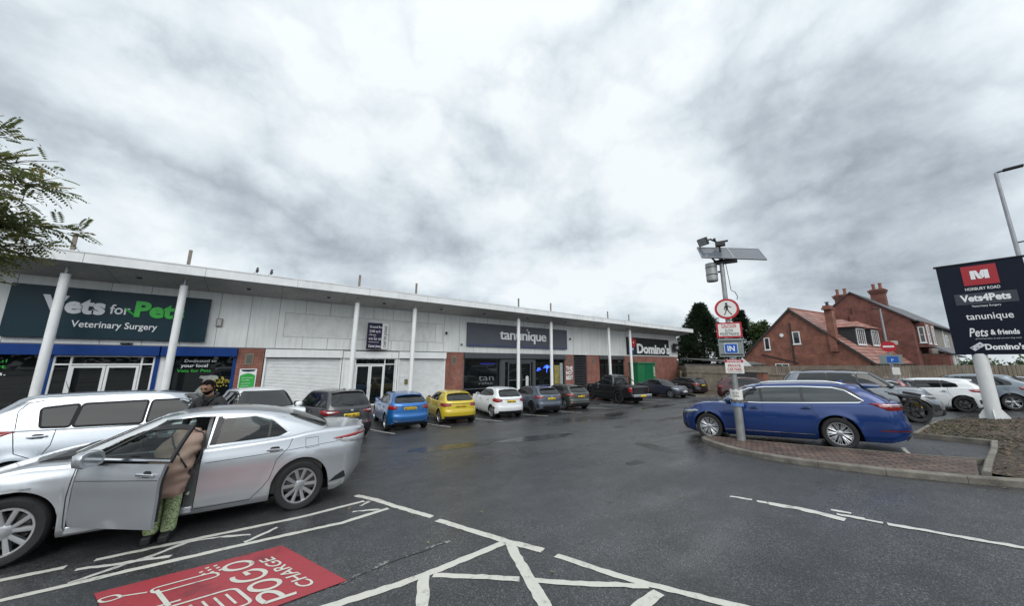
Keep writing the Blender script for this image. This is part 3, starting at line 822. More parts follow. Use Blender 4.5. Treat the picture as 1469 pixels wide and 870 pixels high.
# grey-green hatch
s = mk(1.80, 1.43, 2.636, .85, .77, belt=.94, rise=.06, hood=.76, cowl=.98, rbase=1.02, rbx=.15, rw=.325, P=PX['green'], pillars=(.0, -.82), qx=-1.24, plate=(.80, 'KR21 ZBT'), spoiler=(-1.52, 1.40, .20, .53), wheel='five',
    tails=[lamp([(.44,.86),(.80,.83),(1.10,.86),(1.14,.94),(.80,.945),(.48,.94)])])
rear_kit(s, (.24,.42), .66, True, .95, (.58, .64, 1.0), 1.32); s['lines'].append(('bumper_trim', 'rear', [(-.80,.48),(.80,.48)], .022, M_CHR))
build_car('parked_hatchback', s, pose_at(s, (14.70, 14.70), -1, 1, H82), 'dark grey-green hatchback parked two bays before the black pickup', 'car', ROW)
# white crossover nose-out behind the man
s = mk(1.84, 1.62, 2.68, .90, .85, belt=1.02, rise=.06, hood=.90, cowl=1.08, rbase=1.10, rbx=.16, rw=.345, P=PX['white'], pillars=(.0, -.84), qx=-1.36, plate=(.82, 'PN17 LHE'), fplate=(.48, 'PN17 LHE'), wheel='five',
    heads=[([(.46,.78),(.86,.78),(1.16,.88),(1.0,.92),(.54,.86)], M_HEAD, .02)], tails=[lamp([(.50,.92),(.80,.90),(1.05,.94),(1.06,1.05),(.60,1.05)])])
s['extras'] += [('grille','front',[(-.40,.58),(.40,.58),(.46,.84),(-.46,.84)],M_BLK,.006),('lower_grille','front',[(-.70,.26),(.70,.26),(.66,.42),(-.66,.42)],M_BLK,.006)]
build_car('parked_crossover', s, (-.22, 13.5, R(-76), 1.17), 'white car parked nose-out behind the man, windscreen showing over the silver saloon', 'car', ROW.replace(' nose-in',''))
# black pickup -------------------------------------------------
def pickup():
    s = mk(1.86, 1.82, 3.085, .92, 1.26, belt=1.10, rise=.0, hood=1.02, cowl=1.16, rbase=1.08, rbx=.2, rw=.40, P=PX['black'], pillars=(.16, -.66), qx=None, plate=(.62, 'YJ69 FPU'), wheel='seven', rim=M_RIMD, cr=.25, nr=5.0, wt=.265, zb=.42, wiper=False)
    s['top'] = [(-2.80,1.11),(-.70,1.11),(-.1,1.11),(1.0,1.15),(1.15,1.16),(1.8,1.12),(2.3,1.04),(2.46,.95)]
    s['grear'] = [(1.04,-.94),(1.2,-.95),(1.6,-.86),(1.8,-.70)]
    s['gcr'] = .12; s['gnr'] = 4.0
    s['roof'] = [(-.84,1.73),(-.6,1.78),(-.2,1.795),(.1,1.78),(.34,1.735)]
    s['gfront'] = [(1.10,1.24),(1.20,1.08),(1.48,.70),(1.71,.42),(1.80,.26)]
    s['windows'] = [[(.20,1.17),(.98,1.20),(.94,1.24),(.44,1.62),(.20,1.66)], [(-.62,1.17),(.12,1.17),(.12,1.67),(-.40,1.66),(-.60,1.60)]]
    s['rscreen'] = [(.66,1.25),(.60,1.62)]; s['wscreen'] = [(.74,1.21),(.70,1.45),(.62,1.69)]
    s['frontp'] = [(.4,.12),(.6,.02),(.8,0),(.95,.06),(1.05,.2)]; s['rearp'] = [(.4,.10),(.55,.0),(.7,.03),(1.1,.03)]
    s['wz'] = [(.35,.93),(.5,.975),(.7,1.0),(.9,.99),(1.11,.955),(1.2,.93)]
    s['handles'] = [(.35,.98),(-.5,.98)]; s['mirror'] = (.82, 1.18); s['plate'] = None
    s['tails'] = [lamp([(.76,.78),(1.10,.78),(1.10,1.07),(.78,1.07)])]
    s['lines'] = [l for l in s['lines'] if 'rear' in l[1]]
    for sg in '+-':
        s['lines'] += [('door_gap','side'+sg,[(.16,.45),(.16,1.10)],.01,M_SEAM),('door_gap','side'+sg,[(-.68,1.10),(-.68,.8),(-.9,.62)],.01,M_SEAM),('bed_gap','side'+sg,[(-.98,.46),(-.98,1.10)],.014,M_SEAM),('door_gap','side'+sg,[(1.0,.45),(1.02,1.1)],.01,M_SEAM)]
    clad(s, M_BLK, .52)
    s['extras'].append(('tailgate_handle','rear',[(-.14,.92),(.14,.92),(.14,1.0),(-.14,1.0)],M_BLK,.01))
    s['lines'].append(('tailgate_gap','rear',[(-.74,1.09),(-.74,.66),(.74,.66),(.74,1.09)],.012,M_SEAM))
    root, c = build_car('pickup_truck', s, pose_at(s, (20.38, 14.78), -1, 1, R(80), 1.10), 'black double-cab pickup truck with a roll bar over its load bed', 'pickup truck', ROW)
    x0, x1 = -2.74, -1.0
    lpart('load_bed_cover', MB().box(x0, x1, -.80, .80, 1.12, 1.14), M_BLK, root, bevel=.01)
    rb = MB()
    for sg in (1, -1):
        rb.tube([(-1.06, sg*.70, 1.13), (-1.16, sg*.62, 1.62), (-1.20, sg*.50, 1.70), (-1.20, 0, 1.71)], .034, 8)
        rb.tube([(-1.19, sg*.60, 1.60), (-1.6, sg*.68, 1.38), (-2.05, sg*.72, 1.14)], .03, 8)
    lpart('roll_bar', rb, M_BLK, root, smooth=True)
    lpart('rear_bumper', MB().box(-2.98, -2.78, -.86, .86, .50, .66), M_CHR, root, bevel=.03)
    lpart('number_plate', MB().box(-2.995, -2.982, -.26, .26, .53, .64), M_PLATE_Y, root)
    lpart('side_step', MB().box(-.95, .95, .88, 1.0, .38, .43).box(-.95, .95, -1.0, -.88, .38, .43), M_BLK, root, bevel=.015)
pickup()
# dark navy saloon reversed in
s = mk(1.81, 1.44, 2.84, .82, 1.05, kind='saloon', belt=.93, rise=.05, hood=.76, cowl=.95, deck=1.04, rbx=-1.72, rearx=-1.12, rw=.335, P=PX['navy'], pillars=(.0, -.84), qx=None, plate=(.78, 'OE18 KNB'), fplate=(.50, 'OE18 KNB'), wheel='ten',
    heads=[([(.46,.66),(.86,.68),(1.22,.80),(1.02,.82),(.60,.74)], M_HEAD, .02)])
s['extras'] += [('grille','front',[(-.36,.50),(.36,.50),(.42,.70),(-.42,.70)],M_BLK,.006),('lower_grille','front',[(-.70,.24),(.70,.24),(.66,.38),(-.66,.38)],M_BLK,.006),('badge','front',[(.06*math.cos(PI*k/6),.60+.06*math.sin(PI*k/6)) for k in range(12)],M_CHR,.012)]
s['lines'] += [('grille_bar','front',[(-.40,.61),(.40,.61)],.022,M_CHR)]
build_car('parked_saloon', s, pose_at(s, (27.0, 14.50), 1, -1, R(-98)), 'dark navy saloon reversed into its bay with its headlights outward', 'car', ROW)
# black hatch at the end of the row
s = mk(1.80, 1.52, 2.62, .85, .85, belt=.98, rise=.08, hood=.8, cowl=1.02, rbase=1.06, rbx=.18, rw=.33, P=PX['black'], pillars=(.0, -.82), qx=-1.24, plate=(.84, 'SH15 RNU'), spoiler=(-1.58, 1.49, .20, .53), wheel='five',
    tails=[lamp([(.46,.90),(.80,.87),(1.10,.88),(1.14,.98),(.80,1.0),(.50,.98)])])
rear_kit(s, (.24,.46), .66, True, None, (.58, .64, 1.04), 1.40)
build_car('parked_hatchback', s, pose_at(s, (31.1, 14.85), -1, 1, R(80)), 'black hatchback at the far end of the row by the fence', 'car', ROW)

# right-hand bays ---------------------------------------------
RB = 'cars parked in the right-hand bays'
A105 = R(105.3)
def estate():
    s = mk(1.864, 1.48, 2.841, .84, 1.34, belt=.96, rise=.03, hood=.78, cowl=.99, rbase=1.05, rbx=.32, rearx=-2.12, cowlx=1.12, roofx=.30, rw=.345, P=PX['cobalt'], pillars=(.02, -.86), qx=-1.98, qslope=.36, plate=(.86, 'DK22 XPO'), wheel='multi', spoiler=(-2.18, 1.455, .26, .54), rails=(.1, -1.80), rail_mat=M_CHR, fin=(-1.75, 1.455), step=.045,
        tails=[lamp([(.50,.98),(1.28,1.02),(1.02,.86),(.50,.88)], None, .015), ([(.50,.952),(1.00,.945),(1.00,.915),(.50,.925)], M_REDD, .008, .014), ([(.45,.985),(1.12,.985),(1.08,.968),(.45,.966)], M_CLR, .005, .015)], heads=[([(.50,.66),(.86,.67),(1.14,.76),(.98,.79),(.56,.73)], M_HEAD, .02)], fplate=(.46, 'DK22 XPO'))
    s['roof'] = [(-2.15,1.385),(-1.7,1.425),(-.8,1.45),(0,1.445),(.34,1.405)]
    s['chrome_line'] = [(.92,1.015),(.60,1.22),(.28,1.34),(-.1,1.375),(-.9,1.375),(-1.5,1.345),(-1.72,1.28),(-2.0,1.055),(-1.9,1.02),(-.9,1.0),(.1,.99),(.92,1.015)]
    s['glass'] = mat('estate_glass', (.02,.026,.026), .03, 0, spec=.9)
    s['extras'] += [('grille','front',[(-.42,.52),(.42,.52),(.48,.72),(-.48,.72)],M_BLK,.006),('lower_grille','front',[(-.74,.25),(.74,.25),(.70,.40),(-.70,.40)],M_BLK,.006)]
    for sg in '+-': s['lines'] += [('sill_trim','side'+sg,[(1.0,.32),(-.96,.30)],.016,M_CHR)]
    s['extras'] += [('bumper_reflector','rear',[(q*.62,.44),(q*1.30,.44),(q*1.30,.47),(q*.62,.465)],M_REDD,.006) for q in (1,-1)]
    rear_kit(s, (.24,.34), .74, False, None, (.62,.62,1.04), 1.36)
    root, c = build_car('estate_car', s, pose_at(s, (11.62, 1.95), -1, 1, A105, 1.11), 'deep blue estate car with chrome roof rails parked behind the brick island', 'car', RB)
    return root, c
EST, ESTC = estate()
# bicycle carrier on the estate's tailgate (bolted on, lifts off)
def carrier():
    fr = EST.matrix_world
    t = thing('cycle_carrier', fr @ Vector((-2.80,0,.98)), 'folded black bicycle carrier with a yellow plate on the back of the blue estate', 'cycle carrier')
    t.rotation_euler = fr.to_euler()
    mb = MB()
    for sg in (1, -1):
        mb.tube([(.16, sg*.30, .22), (.0, sg*.33, .16), (-.05, sg*.34, .02), (.0, sg*.34, -.22)], .026, 8)
        mb.tube([(-.04, sg*.34, .10), (-.16, sg*.32, .16), (-.20, sg*.30, .0), (-.14, sg*.30, -.20)], .026, 8)
    for yz in ((-.05, .04), (-.02, -.20), (-.18, .10), (-.14, -.16)): mb.tube([(yz[0], -.46, yz[1]), (yz[0], .46, yz[1])], .024, 8)
    mb.obox((-.12, 0, .15), (1,0,.2), (0,1,0), (-.2,0,1), .10, .36, .035)
    lpart('carrier_frame', mb, M_BLK, t, smooth=True, auto=40)
    for q in (-.30, -.10, .10, .30): lpart('cradle', MB().obox((-.17, q, .22), (1,0,.3), (0,1,0), (-.3,0,1), .08, .035, .03), M_TYRE, t, bevel=.01)
    for sg in (1, -1): lpart('strap', MB().tube([(.22, sg*.30, .26), (.08, sg*.31, .21), (-.05, sg*.33, .08)], .012, 6), M_TYRE, t)
    pl = lpart('number_plate', MB().box(-.225, -.215, -.26, .26, -.10, .01), M_PLATE_Y, t)
    link('plate_lettering', add_text(MB(), 'DK22 XPO', (-.2265, 0, -.082), (0,-1,0), (0,0,1), .46, .07, .012, align='c').mesh('plate_lettering'), M_INK, pl)
carrier()
# grey sports utility, nose out
s = mk(1.95, 1.77, 2.995, .86, 1.06, belt=1.10, rise=.05, hood=.98, cowl=1.17, cowlx=1.28, roofx=.42, rbase=1.16, rbx=.16, rearx=-2.10, rw=.385, P=PX['grey'], pillars=(.08, -.84), qx=-1.92, qslope=.3, plate=(.9, 'WX71 LKF'), fplate=(.55, 'WX71 LKF'), wheel='five', rim=M_RIMD, wt=.27, rails=(.2, -1.7), rail_mat=M_BLK, step=.055,
    heads=[([(.44,.80),(.86,.80),(1.26,.92),(1.06,.95),(.52,.90)], M_HEAD, .02)], tails=[lamp([(.4,.98),(1.0,.96),(1.0,1.06),(.44,1.08)])])
s['extras'] += [('grille','front',[(-.42,.62),(.42,.62),(.48,.92),(-.48,.92)],M_BLK,.008),('lower_grille','front',[(-.76,.26),(.76,.26),(.72,.46),(-.72,.46)],M_BLK,.008),('skid_plate','front',[(-.5,.245),(.5,.245),(.45,.30),(-.45,.30)],M_CHR,.014)]
s['extras'] += [('bumper_intake','front',[(q*.80,.42),(q*1.02,.44),(q*1.05,.64),(q*.84,.62)],M_BLK,.008) for q in (1,-1)]
clad(s, PX['gunmetal'], .36)
build_car('parked_suv', s, pose_at(s, (20.2, 1.15), 1, -1, R(-75), 1.12), 'grey sports utility vehicle facing right behind the blue estate', 'car', RB)
# dark estate with red lamps up its rear pillar
s = mk(1.84, 1.50, 2.75, .9, 1.0, belt=.98, rise=.05, hood=.82, cowl=1.02, rbase=1.06, rbx=.30, rearx=-1.95, rw=.335, P=PX['black'], pillars=(.0, -.84), qx=-1.86, qslope=.4, plate=(.8, 'FN16 DTO'), wheel='five', spoiler=(-1.98, 1.47, .2, .54),
    tails=[lamp([(.55,.84),(.80,.80),(.86,1.04),(.74,1.08)])])
s['chrome_line'] = [(.5,1.20),(.2,1.36),(-.9,1.40),(-1.5,1.38),(-1.85,1.24)]
s['extras'] += [('tail_light_strip','gside'+q,[(-2.06,1.02),(-1.90,1.02),(-1.62,1.40),(-1.72,1.40)],M_RED,.012) for q in '+-']
build_car('parked_hatchback', s, pose_at(s, (23.5, 2.0), -1, 1, R(100), 1.04), 'black car with red strip lights up its rear pillar behind the grey sports utility', 'car', RB)
# white hatch
s = mk(1.80, 1.44, 2.73, .86, .83, belt=.95, rise=.10, hood=.76, cowl=.98, rbase=1.04, rbx=.20, rw=.34, P=PX['white'], pillars=(.0, -.82), qx=-1.30, plate=(.72, 'PE70 VHA'), wheel='star', rim=M_RIMD, spoiler=(-1.60, 1.41, .22, .53),
    tails=[lamp([(.50,.86),(.80,.83),(1.14,.88),(1.22,.96),(.88,.99),(.54,.97)])])
rear_kit(s, (.22,.40), .62, False, .96, (.58, .60, 1.02), 1.33); s['extras'] += [('bumper_vent','rear',[(q*.86,.40),(q*1.04,.38),(q*1.08,.54),(q*.98,.56)],M_BLK,.006) for q in (1,-1)]
build_car('parked_hatchback', s, pose_at(s, (26.4, .05), -1, 1, R(98), 1.08), 'white hatchback with dark star wheels parked left of the sign post', 'car', RB)
# steel grey coupe crossover
s = mk(1.84, 1.55, 2.68, .9, .92, belt=1.0, rise=.08, hood=.84, cowl=1.04, rbase=1.08, rbx=.14, rearx=-1.62, rw=.35, P=PX['steel'], pillars=(.0, -.82), qx=-1.45, plate=(.62, 'LO21 YGK'), wheel='five', spoiler=(-1.80, 1.47, .2, .54),
    tails=[lamp([(.0,.93),(.80,.90),(1.22,.90),(1.26,1.02),(.80,1.0),(.0,.97)])])
rear_kit(s, (.24,.46), .7, False, None, (.6, .64, 1.05), None)
build_car('parked_hatchback', s, pose_at(s, (29.1, -1.35), -1, 1, R(97), 1.10), 'steel grey crossover half hidden by the sign post, farthest right in the car park', 'car', RB)
# dark red car beyond
s = mk(1.78, 1.50, 2.6, .85, .8, belt=.97, rise=.06, hood=.8, cowl=1.0, rbase=1.04, rbx=.16, rw=.325, P=PX['maroon'], roofpaint=PX['maroon'], pillars=(.0, -.82), qx=-1.24, plate=(.82, 'MT12 AXW'), spoiler=(-1.5, 1.47, .2, .52), tails=[lamp([(.5,.88),(1.05,.86),(1.1,.98),(.55,.98)])])
build_car('parked_hatchback', s, (27.0, 8.6, R(-78), 1.08), 'dark red car glimpsed between the blue estate and the fence', 'car', RB)

# silver people carrier on the left, facing right ---------------
def mpv():
    s = mk(1.78, 1.58, 2.70, .88, .80, belt=.99, rise=.05, hood=.82, cowl=1.05, cowlx=1.35, roofx=.42, rbase=1.06, rbx=.12, rearx=-1.72, rw=.30, ra=.33, P=PX['silver2'], pillars=(.02, -.86), qx=None, plate=(.78, 'NX63 WBL'), wheel='seven', step=.045, glass=mat('grey_glass', (.022,.025,.027), .03, 0, spec=.28), frame_mat=M_SEAM, handle_mat=PX['silver2'], rod=(-1.25, 1.55),
        tails=[lamp([(.52,.84),(.84,.84),(1.28,1.02),(1.06,1.04),(.60,1.0)])])
    s['windows'] = [s['windows'][0], [(-.90,1.05),(-.03,1.04),(-.03,1.44),(-.80,1.41),(-.98,1.34)]]
    s['windows'] = [s['windows'][0], [(-.84,1.055),(-.03,1.04),(-.03,1.375),(-.82,1.36)], [(-1.20,1.07),(-.90,1.057),(-.885,1.358),(-1.27,1.32)]]
    s['windows'][0] = [(x_, min(z_, 1.375)) for x_, z_ in s['windows'][0]]
    for sg in '+-':
        s['lines'] += [('door_gap','gside'+sg,[(-1.46,1.04),(-1.52,1.30),(-1.46,1.42),(-1.30,1.45)],.009,M_SEAM), ('door_gap','side'+sg,[(-1.46,1.04),(-1.36,.72),(-1.10,.60)],.009,M_SEAM)]
    s['handles'] = [(.30,.90),(-1.18,.93)]
    rear_kit(s, (.24,.4), .62, True, None, (.6,.64,1.04), 1.44)
    return build_car('parked_people_carrier', s, (-1.85, 10.0, R(-2), 1.13), 'silver people carrier facing right beyond the silver saloon', 'car')
mpv()
# ---------------------------------------------------------------- silver saloon with its front door open
M_INT = mat('car_interior', (.028,.027,.027), .8, 0, var=.3, vscale=9, bump=.2, bscale=80)
M_SEAT = mat('seat_cloth', (.045,.043,.042), .85, 0, var=.25, vscale=14, bump=.3, bscale=200)
def tint(name, col, a):
    m = bpy.data.materials.new(name); t = nt(m); N = t.nodes; L = t.links; N.remove(N['Principled BSDF'])
    tr = N.new('ShaderNodeBsdfTransparent'); tr.inputs['Color'].default_value = (*col, 1); gl = N.new('ShaderNodeBsdfGlossy'); gl.inputs['Roughness'].default_value = .02
    fr = N.new('ShaderNodeFresnel'); fr.inputs['IOR'].default_value = 1.5; mx = N.new('ShaderNodeMixShader')
    L.new(fr.outputs['Fac'], mx.inputs['Fac']); L.new(tr.outputs[0], mx.inputs[1]); L.new(gl.outputs[0], mx.inputs[2]); L.new(mx.outputs[0], N['Material Output'].inputs['Surface'])
    return m
M_TINT = tint('tinted_glass', (.50,.58,.55), .5)
M_PRIV = tint('privacy_glass', (.27,.31,.30), .3)
def hero():
    s = mk(1.84, 1.445, 2.825, .96, 1.00, kind='saloon', belt=.955, rise=.05, hood=.72, cowl=.965, cowlx=1.30, roofx=.36, deck=1.075, rbx=-1.80, rearx=-1.08, rw=.338, P=PX['silver'], pillars=(-.13, -.90), qx=None, plate=(.70, 'YG20 KTX'), wheel='ten', step=.03, handle_mat=M_CHR,
        tails=[([(.46,.99),(.80,1.0),(1.24,.945),(1.06,.875),(.80,.86),(.46,.86)], M_CLR, .02), ([(.46,.99),(.80,1.0),(1.24,.945),(1.10,.932),(.80,.955),(.46,.955)], M_RED, .01, .014)],
        heads=[([(.50,.62),(.86,.63),(1.30,.74),(1.10,.77),(.60,.70)], M_HEAD, .02)])
    s['open'] = True
    s['top'] = [(-2.41,1.02),(-2.34,1.07),(-2.15,1.085),(-1.80,1.085),(-1.5,1.07),(-1.2,1.03),(-.6,.99),(0,.965),(.6,.955),(1.15,.955),(1.30,.958),(1.7,.90),(2.05,.80),(2.3,.70),(2.37,.64)]
    s['roof'] = [(-1.18,1.325),(-.9,1.375),(-.5,1.41),(-.1,1.418),(.15,1.405),(.40,1.365)]
    s['grear'] = [(1.0,-1.92),(1.10,-1.78),(1.24,-1.42),(1.32,-1.18),(1.42,-.90)]
    s['gfront'] = [(.90,1.42),(.99,1.22),(1.20,.78),(1.345,.48),(1.41,.32)]
    s['gwz'] = [(.86,.85),(1.0,.805),(1.2,.715),(1.34,.635),(1.45,.60)]
    s['wz'] = [(.18,.91),(.24,.955),(.34,.975),(.46,.982),(.60,.988),(.72,1.0),(.80,.996),(.9,.968),(1.05,.93),(1.2,.90)]
    s['rearp'] = [(.18,.30),(.30,.16),(.44,.06),(.58,.03),(.72,.02),(.86,.0),(.98,.0),(1.08,.02)]
    rd = [(-1.16,1.085),(-1.05,1.035),(-.24,1.0),(-.28,1.315),(-.70,1.325),(-.95,1.25)]
    fd = [(-.13,1.0),(1.00,1.0),(.42,1.31),(-.0,1.335),(-.16,1.325)]
    s['windows'] = [fd, rd]
    s['wscreen'] = [(.74,1.0),(.68,1.2),(.555,1.345)]; s['rscreen'] = [(.66,1.11),(.60,1.22),(.52,1.31)]
    s['chrome_line'] = [(-.22,.985),(-1.03,1.018),(-1.20,1.075),(-1.18,1.105),(-.95,1.275),(-.70,1.345),(-.30,1.338)]
    s['mirror'] = (.70, .985); s['handles'] = [(.10,.86),(-1.02,.875)]
    s['lines'] = []
    for sg in '+-':
        s['lines'] += [('door_gap','side'+sg,[(-1.24,1.0),(-1.20,.88),(-1.06,.74),(-1.00,.5),(-.93,.40),(-.80,.275)],.007,M_SEAM), ('door_gap','side'+sg,[(-.17,.955),(-.17,.275)],.008,M_SEAM), ('door_gap','side'+sg,[(.97,.30),(.95,.262),(-.80,.262)],.007,M_SEAM),
            ('crease','side'+sg,[(-.22,.80),(-1.20,.845),(-1.9,.90)],.006,M_SEAM), ('fuel_flap','side'+sg,[(-1.42,.98),(-1.60,.99),(-1.62,.86),(-1.44,.845),(-1.42,.98)],.006,M_SEAM), ('wing_gap','side'+sg,[(.98,.94),(1.0,.6),(.97,.30)],.008,M_SEAM)]
        s['lines'] += [('wing_badge','side'+sg,[(1.28,.745),(1.52,.735)],.02,M_CHR)]
        s['lines'] += [('bonnet_gap','top',[(1.24,(.70 if sg=='+' else -.70)),(1.8,(.66 if sg=='+' else -.66)),(2.2,(.56 if sg=='+' else -.56))],.010,M_SEAM)]
        s['extras'].append(('bumper_vent','rear',[((1 if sg=='+' else -1)*a,b) for a,b in [(.92,.36),(1.16,.32),(1.10,.40),(1.0,.46)]],M_BLK,.006))
    rear_kit(s, (.26,.40), .60, False, .99, (.62,.72,1.06), None)
    left = lambda c: c.y > .25
    door = [(-.17,.29),(.95,.29),(.97,.6),(.97,.965),(-.17,.965)]
    dtop = [(-.19,.90),(.97,.90),(.95,.985),(.44,1.325),(-.02,1.36),(-.215,1.35)]
    s['cuts_body'] = [(door, (0,2), left), ([(-1.75,-.62),(1.22,-.62),(1.22,.62),(-1.75,.62)], (0,1), lambda c: c.z > .85)]
    s['cuts_roof'] = [(dtop, (0,2), left), (rd, (0,2), left), (rd, (0,2), lambda c: c.y < -.25), (fd, (0,2), lambda c: c.y < -.25), ([(-.66,1.02),(.66,1.02),(.545,1.335),(-.545,1.335)], (1,2), lambda c: c.x > .25), ([(-.60,1.13),(.60,1.13),(.50,1.30),(-.50,1.30)], (1,2), lambda c: c.x < -.9)]
    s['glass'] = M_PRIV
    contact = (.554, 6.515)
    root, c = build_car('silver_saloon', s, pose_at(s, contact, -1, 1, R(177.6), 1.10), 'silver saloon in the left foreground with its near front door wide open', 'car')
    # glazed openings carry no black backing
    for o in list(root.children):
        if o.name.split('.')[0] in ('glass_surround', 'window_frame') : bpy.data.objects.remove(o)
    for kind, pts in (('gside+', [(-.215,.96),(-.245,1.34),(-.32,1.345),(-.29,.96)]), ('gside-', [(-.215,.96),(-.245,1.34),(-.32,1.345),(-.29,.96)]), ('gside+', [(-.90,1.03),(-.905,1.265),(-.935,1.255),(-.93,1.03)]), ('gside-', [(-.90,1.03),(-.905,1.265),(-.935,1.255),(-.93,1.03)])):
        link('pillar_trim', surf(c, kind, pts, .006, .05).mesh('pillar_trim'), M_BLK, root, smooth=True)
    mpg = c.m_gend('f')
    # inside: floor, sills, seats, dashboard, wheel, headliner, far doors
    fl = MB().box(-1.7, 1.5, -.80, .80, .28, .30).box(1.30, 1.34, -.78, .78, .3, .93).box(-1.72, -1.68, -.74, .74, .3, 1.0)
    fl.box(-1.7, 1.2, -.86, -.80, .28, .95).box(-1.7, -.28, .80, .86, .28, .95)
    lpart('cabin_floor', fl, M_INT, root)
    lpart('parcel_shelf', MB().box(-1.75, -1.25, -.66, .66, 1.0, 1.03), M_INT, root)
    lpart('dashboard', MB().prism([(.80,.62),(.86,.88),(1.0,.95),(1.30,.95),(1.30,.5),(.95,.5)], lambda u, v, d: (u, d, v), -.74, .74), M_INT, root, bevel=.03)
    hl = MB(); V = []
    xs = [-1.1+.14*k for k in range(11)]
    for x in xs:
        z = cinterp(c.roof, x)-.035; w = c.yg(x, z-.05)-.03; V += [(x, w*q, z-.02*abs(q)) for q in (-1,-.5,0,.5,1)]
    hl.add(V, [(i*5+j, i*5+j+1, i*5+6+j, i*5+5+j) for i in range(10) for j in range(4)])
    lpart('headliner', hl, mat('headliner', (.25,.24,.22), .9), root, smooth=True)
    for x, y in ((.12,.37),(.12,-.37),(-.85,.36),(-.85,-.36)):
        o = lpart('seat', MB().box(x-.26, x+.27, y-.25, y+.25, .34, .52), M_SEAT, root, bevel=.06)
        b = MB().obox((x-.32, y, .80), (.97,0,.22), (0,1,0), (-.22,0,.97), .075, .24, .32)
        lpart('seat_back', b, M_SEAT, o, bevel=.06)
        lpart('head_restraint', MB().obox((x-.43, y, 1.19), (.97,0,.22), (0,1,0), (-.22,0,.97), .045, .12, .075), M_SEAT, o, bevel=.04)
    sw = MB(); pts = [Vector((.70+.06*math.sin(2*PI*k/20), -.37+.18*math.cos(2*PI*k/20), .86+.17*math.sin(2*PI*k/20))) for k in range(21)]
    sw.tube(pts, .015, 8).bar((.70,-.54,.86),(.70,-.20,.86),.04,.02).bar((.70,-.37,.86),(.86,-.37,.80),.05)
    lpart('steering_wheel', sw, M_BLK, root, smooth=True)
    # sill plate and pillar in the open doorway
    lpart('door_sill', MB().box(-.16, .96, .80, c.W/2-.03, .22, .30), PX['silver'], root, bevel=.012)
    pil = MB(); z0, z1 = .29, 1.34
    for k in range(8):
        za = z0+(z1-z0)*k/8; zb = z0+(z1-z0)*(k+1)/8
        ya = (c.yb(-.2, za) if za < .93 else c.yg(-.2, max(za,.97))) - .012; yb_ = (c.yb(-.2, zb) if zb < .93 else c.yg(-.2, max(zb,.97))) - .012
        wa = .14 if za < .7 else .05; wb_ = .14 if zb < .7 else .05
        pil.add([(-.19,ya,za),(-.19,yb_,zb),(-.19+wb_,yb_-.06,zb),(-.19+wa,ya-.06,za),(-.19,ya-.14,za),(-.19,yb_-.14,zb),(-.19+wb_,yb_-.16,zb),(-.19+wa,ya-.16,za)],[(0,1,2,3),(3,2,6,7),(7,6,5,4)])
    lpart('door_pillar', pil, PX['silver'], root)
    lpart('door_latch', MB().obox((-.10, .80, .74), (1,0,0), (0,1,0), (0,0,1), .03, .02, .02).cyl((-.08,.84,.45),(-.08,.86,.45),.02), M_CHR, root)
    lpart('scuttle_panel', MB().prism([(1.16,1.015),(1.40,.992),(1.47,.970),(1.40,.95),(1.16,.96)], lambda u, v, d: (u-.10*(d/.66)**2, d, v), -.66, .66), M_BLK, root)
    for y in (-.1, .45):
        lpart('windscreen_wiper', MB().bar(mpg(y, 1.0)+Vector((.03,0,-.01)), mpg(y-.42, 1.04)+Vector((.02,0,0)), .02, .015), M_BLK, root)
    lpart('rear_view_mirror', MB().obox((.62,0,1.27),(1,0,.2),(0,1,0),(-.2,0,1),.012,.11,.03), M_BLK, root, bevel=.01)
    # bonnet and boot skins over the openings cut for the cabin are not needed; the door itself
    hx, hy = .95, c.yb(.95, .6)-.03
    dr = bpy.data.objects.new('door', None); COL.objects.link(dr); dr.parent = root; dr.location = (hx, hy, 0); dr.rotation_euler = (0,0,R(-37)); dr.empty_display_size = .1
    sh = Vector((-hx, -hy, 0))
    def dpart(nm, mb, m, par=dr, **k):
        mb.v = [tuple(Vector(v)+sh) for v in mb.v]; return lpart(nm, mb, m, par, **k)
    sk = surf(c, 'side+', [(-.16,.30),(.91,.30),(.95,.42),(.955,.945),(-.16,.955)], .0, .05, thick=.035)
    dpart('door_skin', sk, PX['silver'], smooth=True, auto=30)
    dpart('door_card', surf(c, 'side+', [(-.12,.34),(.87,.34),(.90,.44),(.90,.93),(-.12,.93)], -.075, .08, thick=.03), M_INT)
    dpart('armrest', MB().box(.05, .65, hy-.15, hy-.06, .66, .73), M_INT, bevel=.02)
    inn = [(-.13,1.0),(.86,1.0),(.42,1.265),(.02,1.295),(-.16,1.29)]
    out = [(-.165,.955),(.955,.955),(.45,1.305),(.02,1.345),(-.20,1.335)]
    fr = MB()
    for i in range(5):
        q = [out[i], out[(i+1) % 5], inn[(i+1) % 5], inn[i]]
        m = surf(c, 'gside+', q, .004, .1, thick=.03); fr.add(m.v, m.f)
    dpart('door_frame', fr, M_BLK)
    dpart('door_window', surf(c, 'gside+', inn, -.008, .1), M_TINT, smooth=True)
    dpart('window_trim', band(c, 'gside+', [(-.16,.975),(.92,.975)], .018, .012), M_CHR, smooth=True)
    dpart('door_handle', MB().obox((.02, c.yb(.02,.85)+.028, .85), (1,0,.03), (0,1,0), (0,0,1), .11, .010, .014).obox((.10, c.yb(.1,.85)+.01, .85), (1,0,0), (0,1,0), (0,0,1), .018, .02, .012).obox((-.07, c.yb(.1,.85)+.01, .85), (1,0,0), (0,1,0), (0,0,1), .018, .02, .012), M_CHR, bevel=.006)
    dpart('handle_recess', surf(c, 'side+', rounded([(-.04,.82),(.08,.82),(.07,.885),(-.03,.885)], .03), .002), M_SEAM)
    dpart('crease', band(c, 'side+', [(-.15,.795),(.93,.768)], .006, .002), M_SEAM)
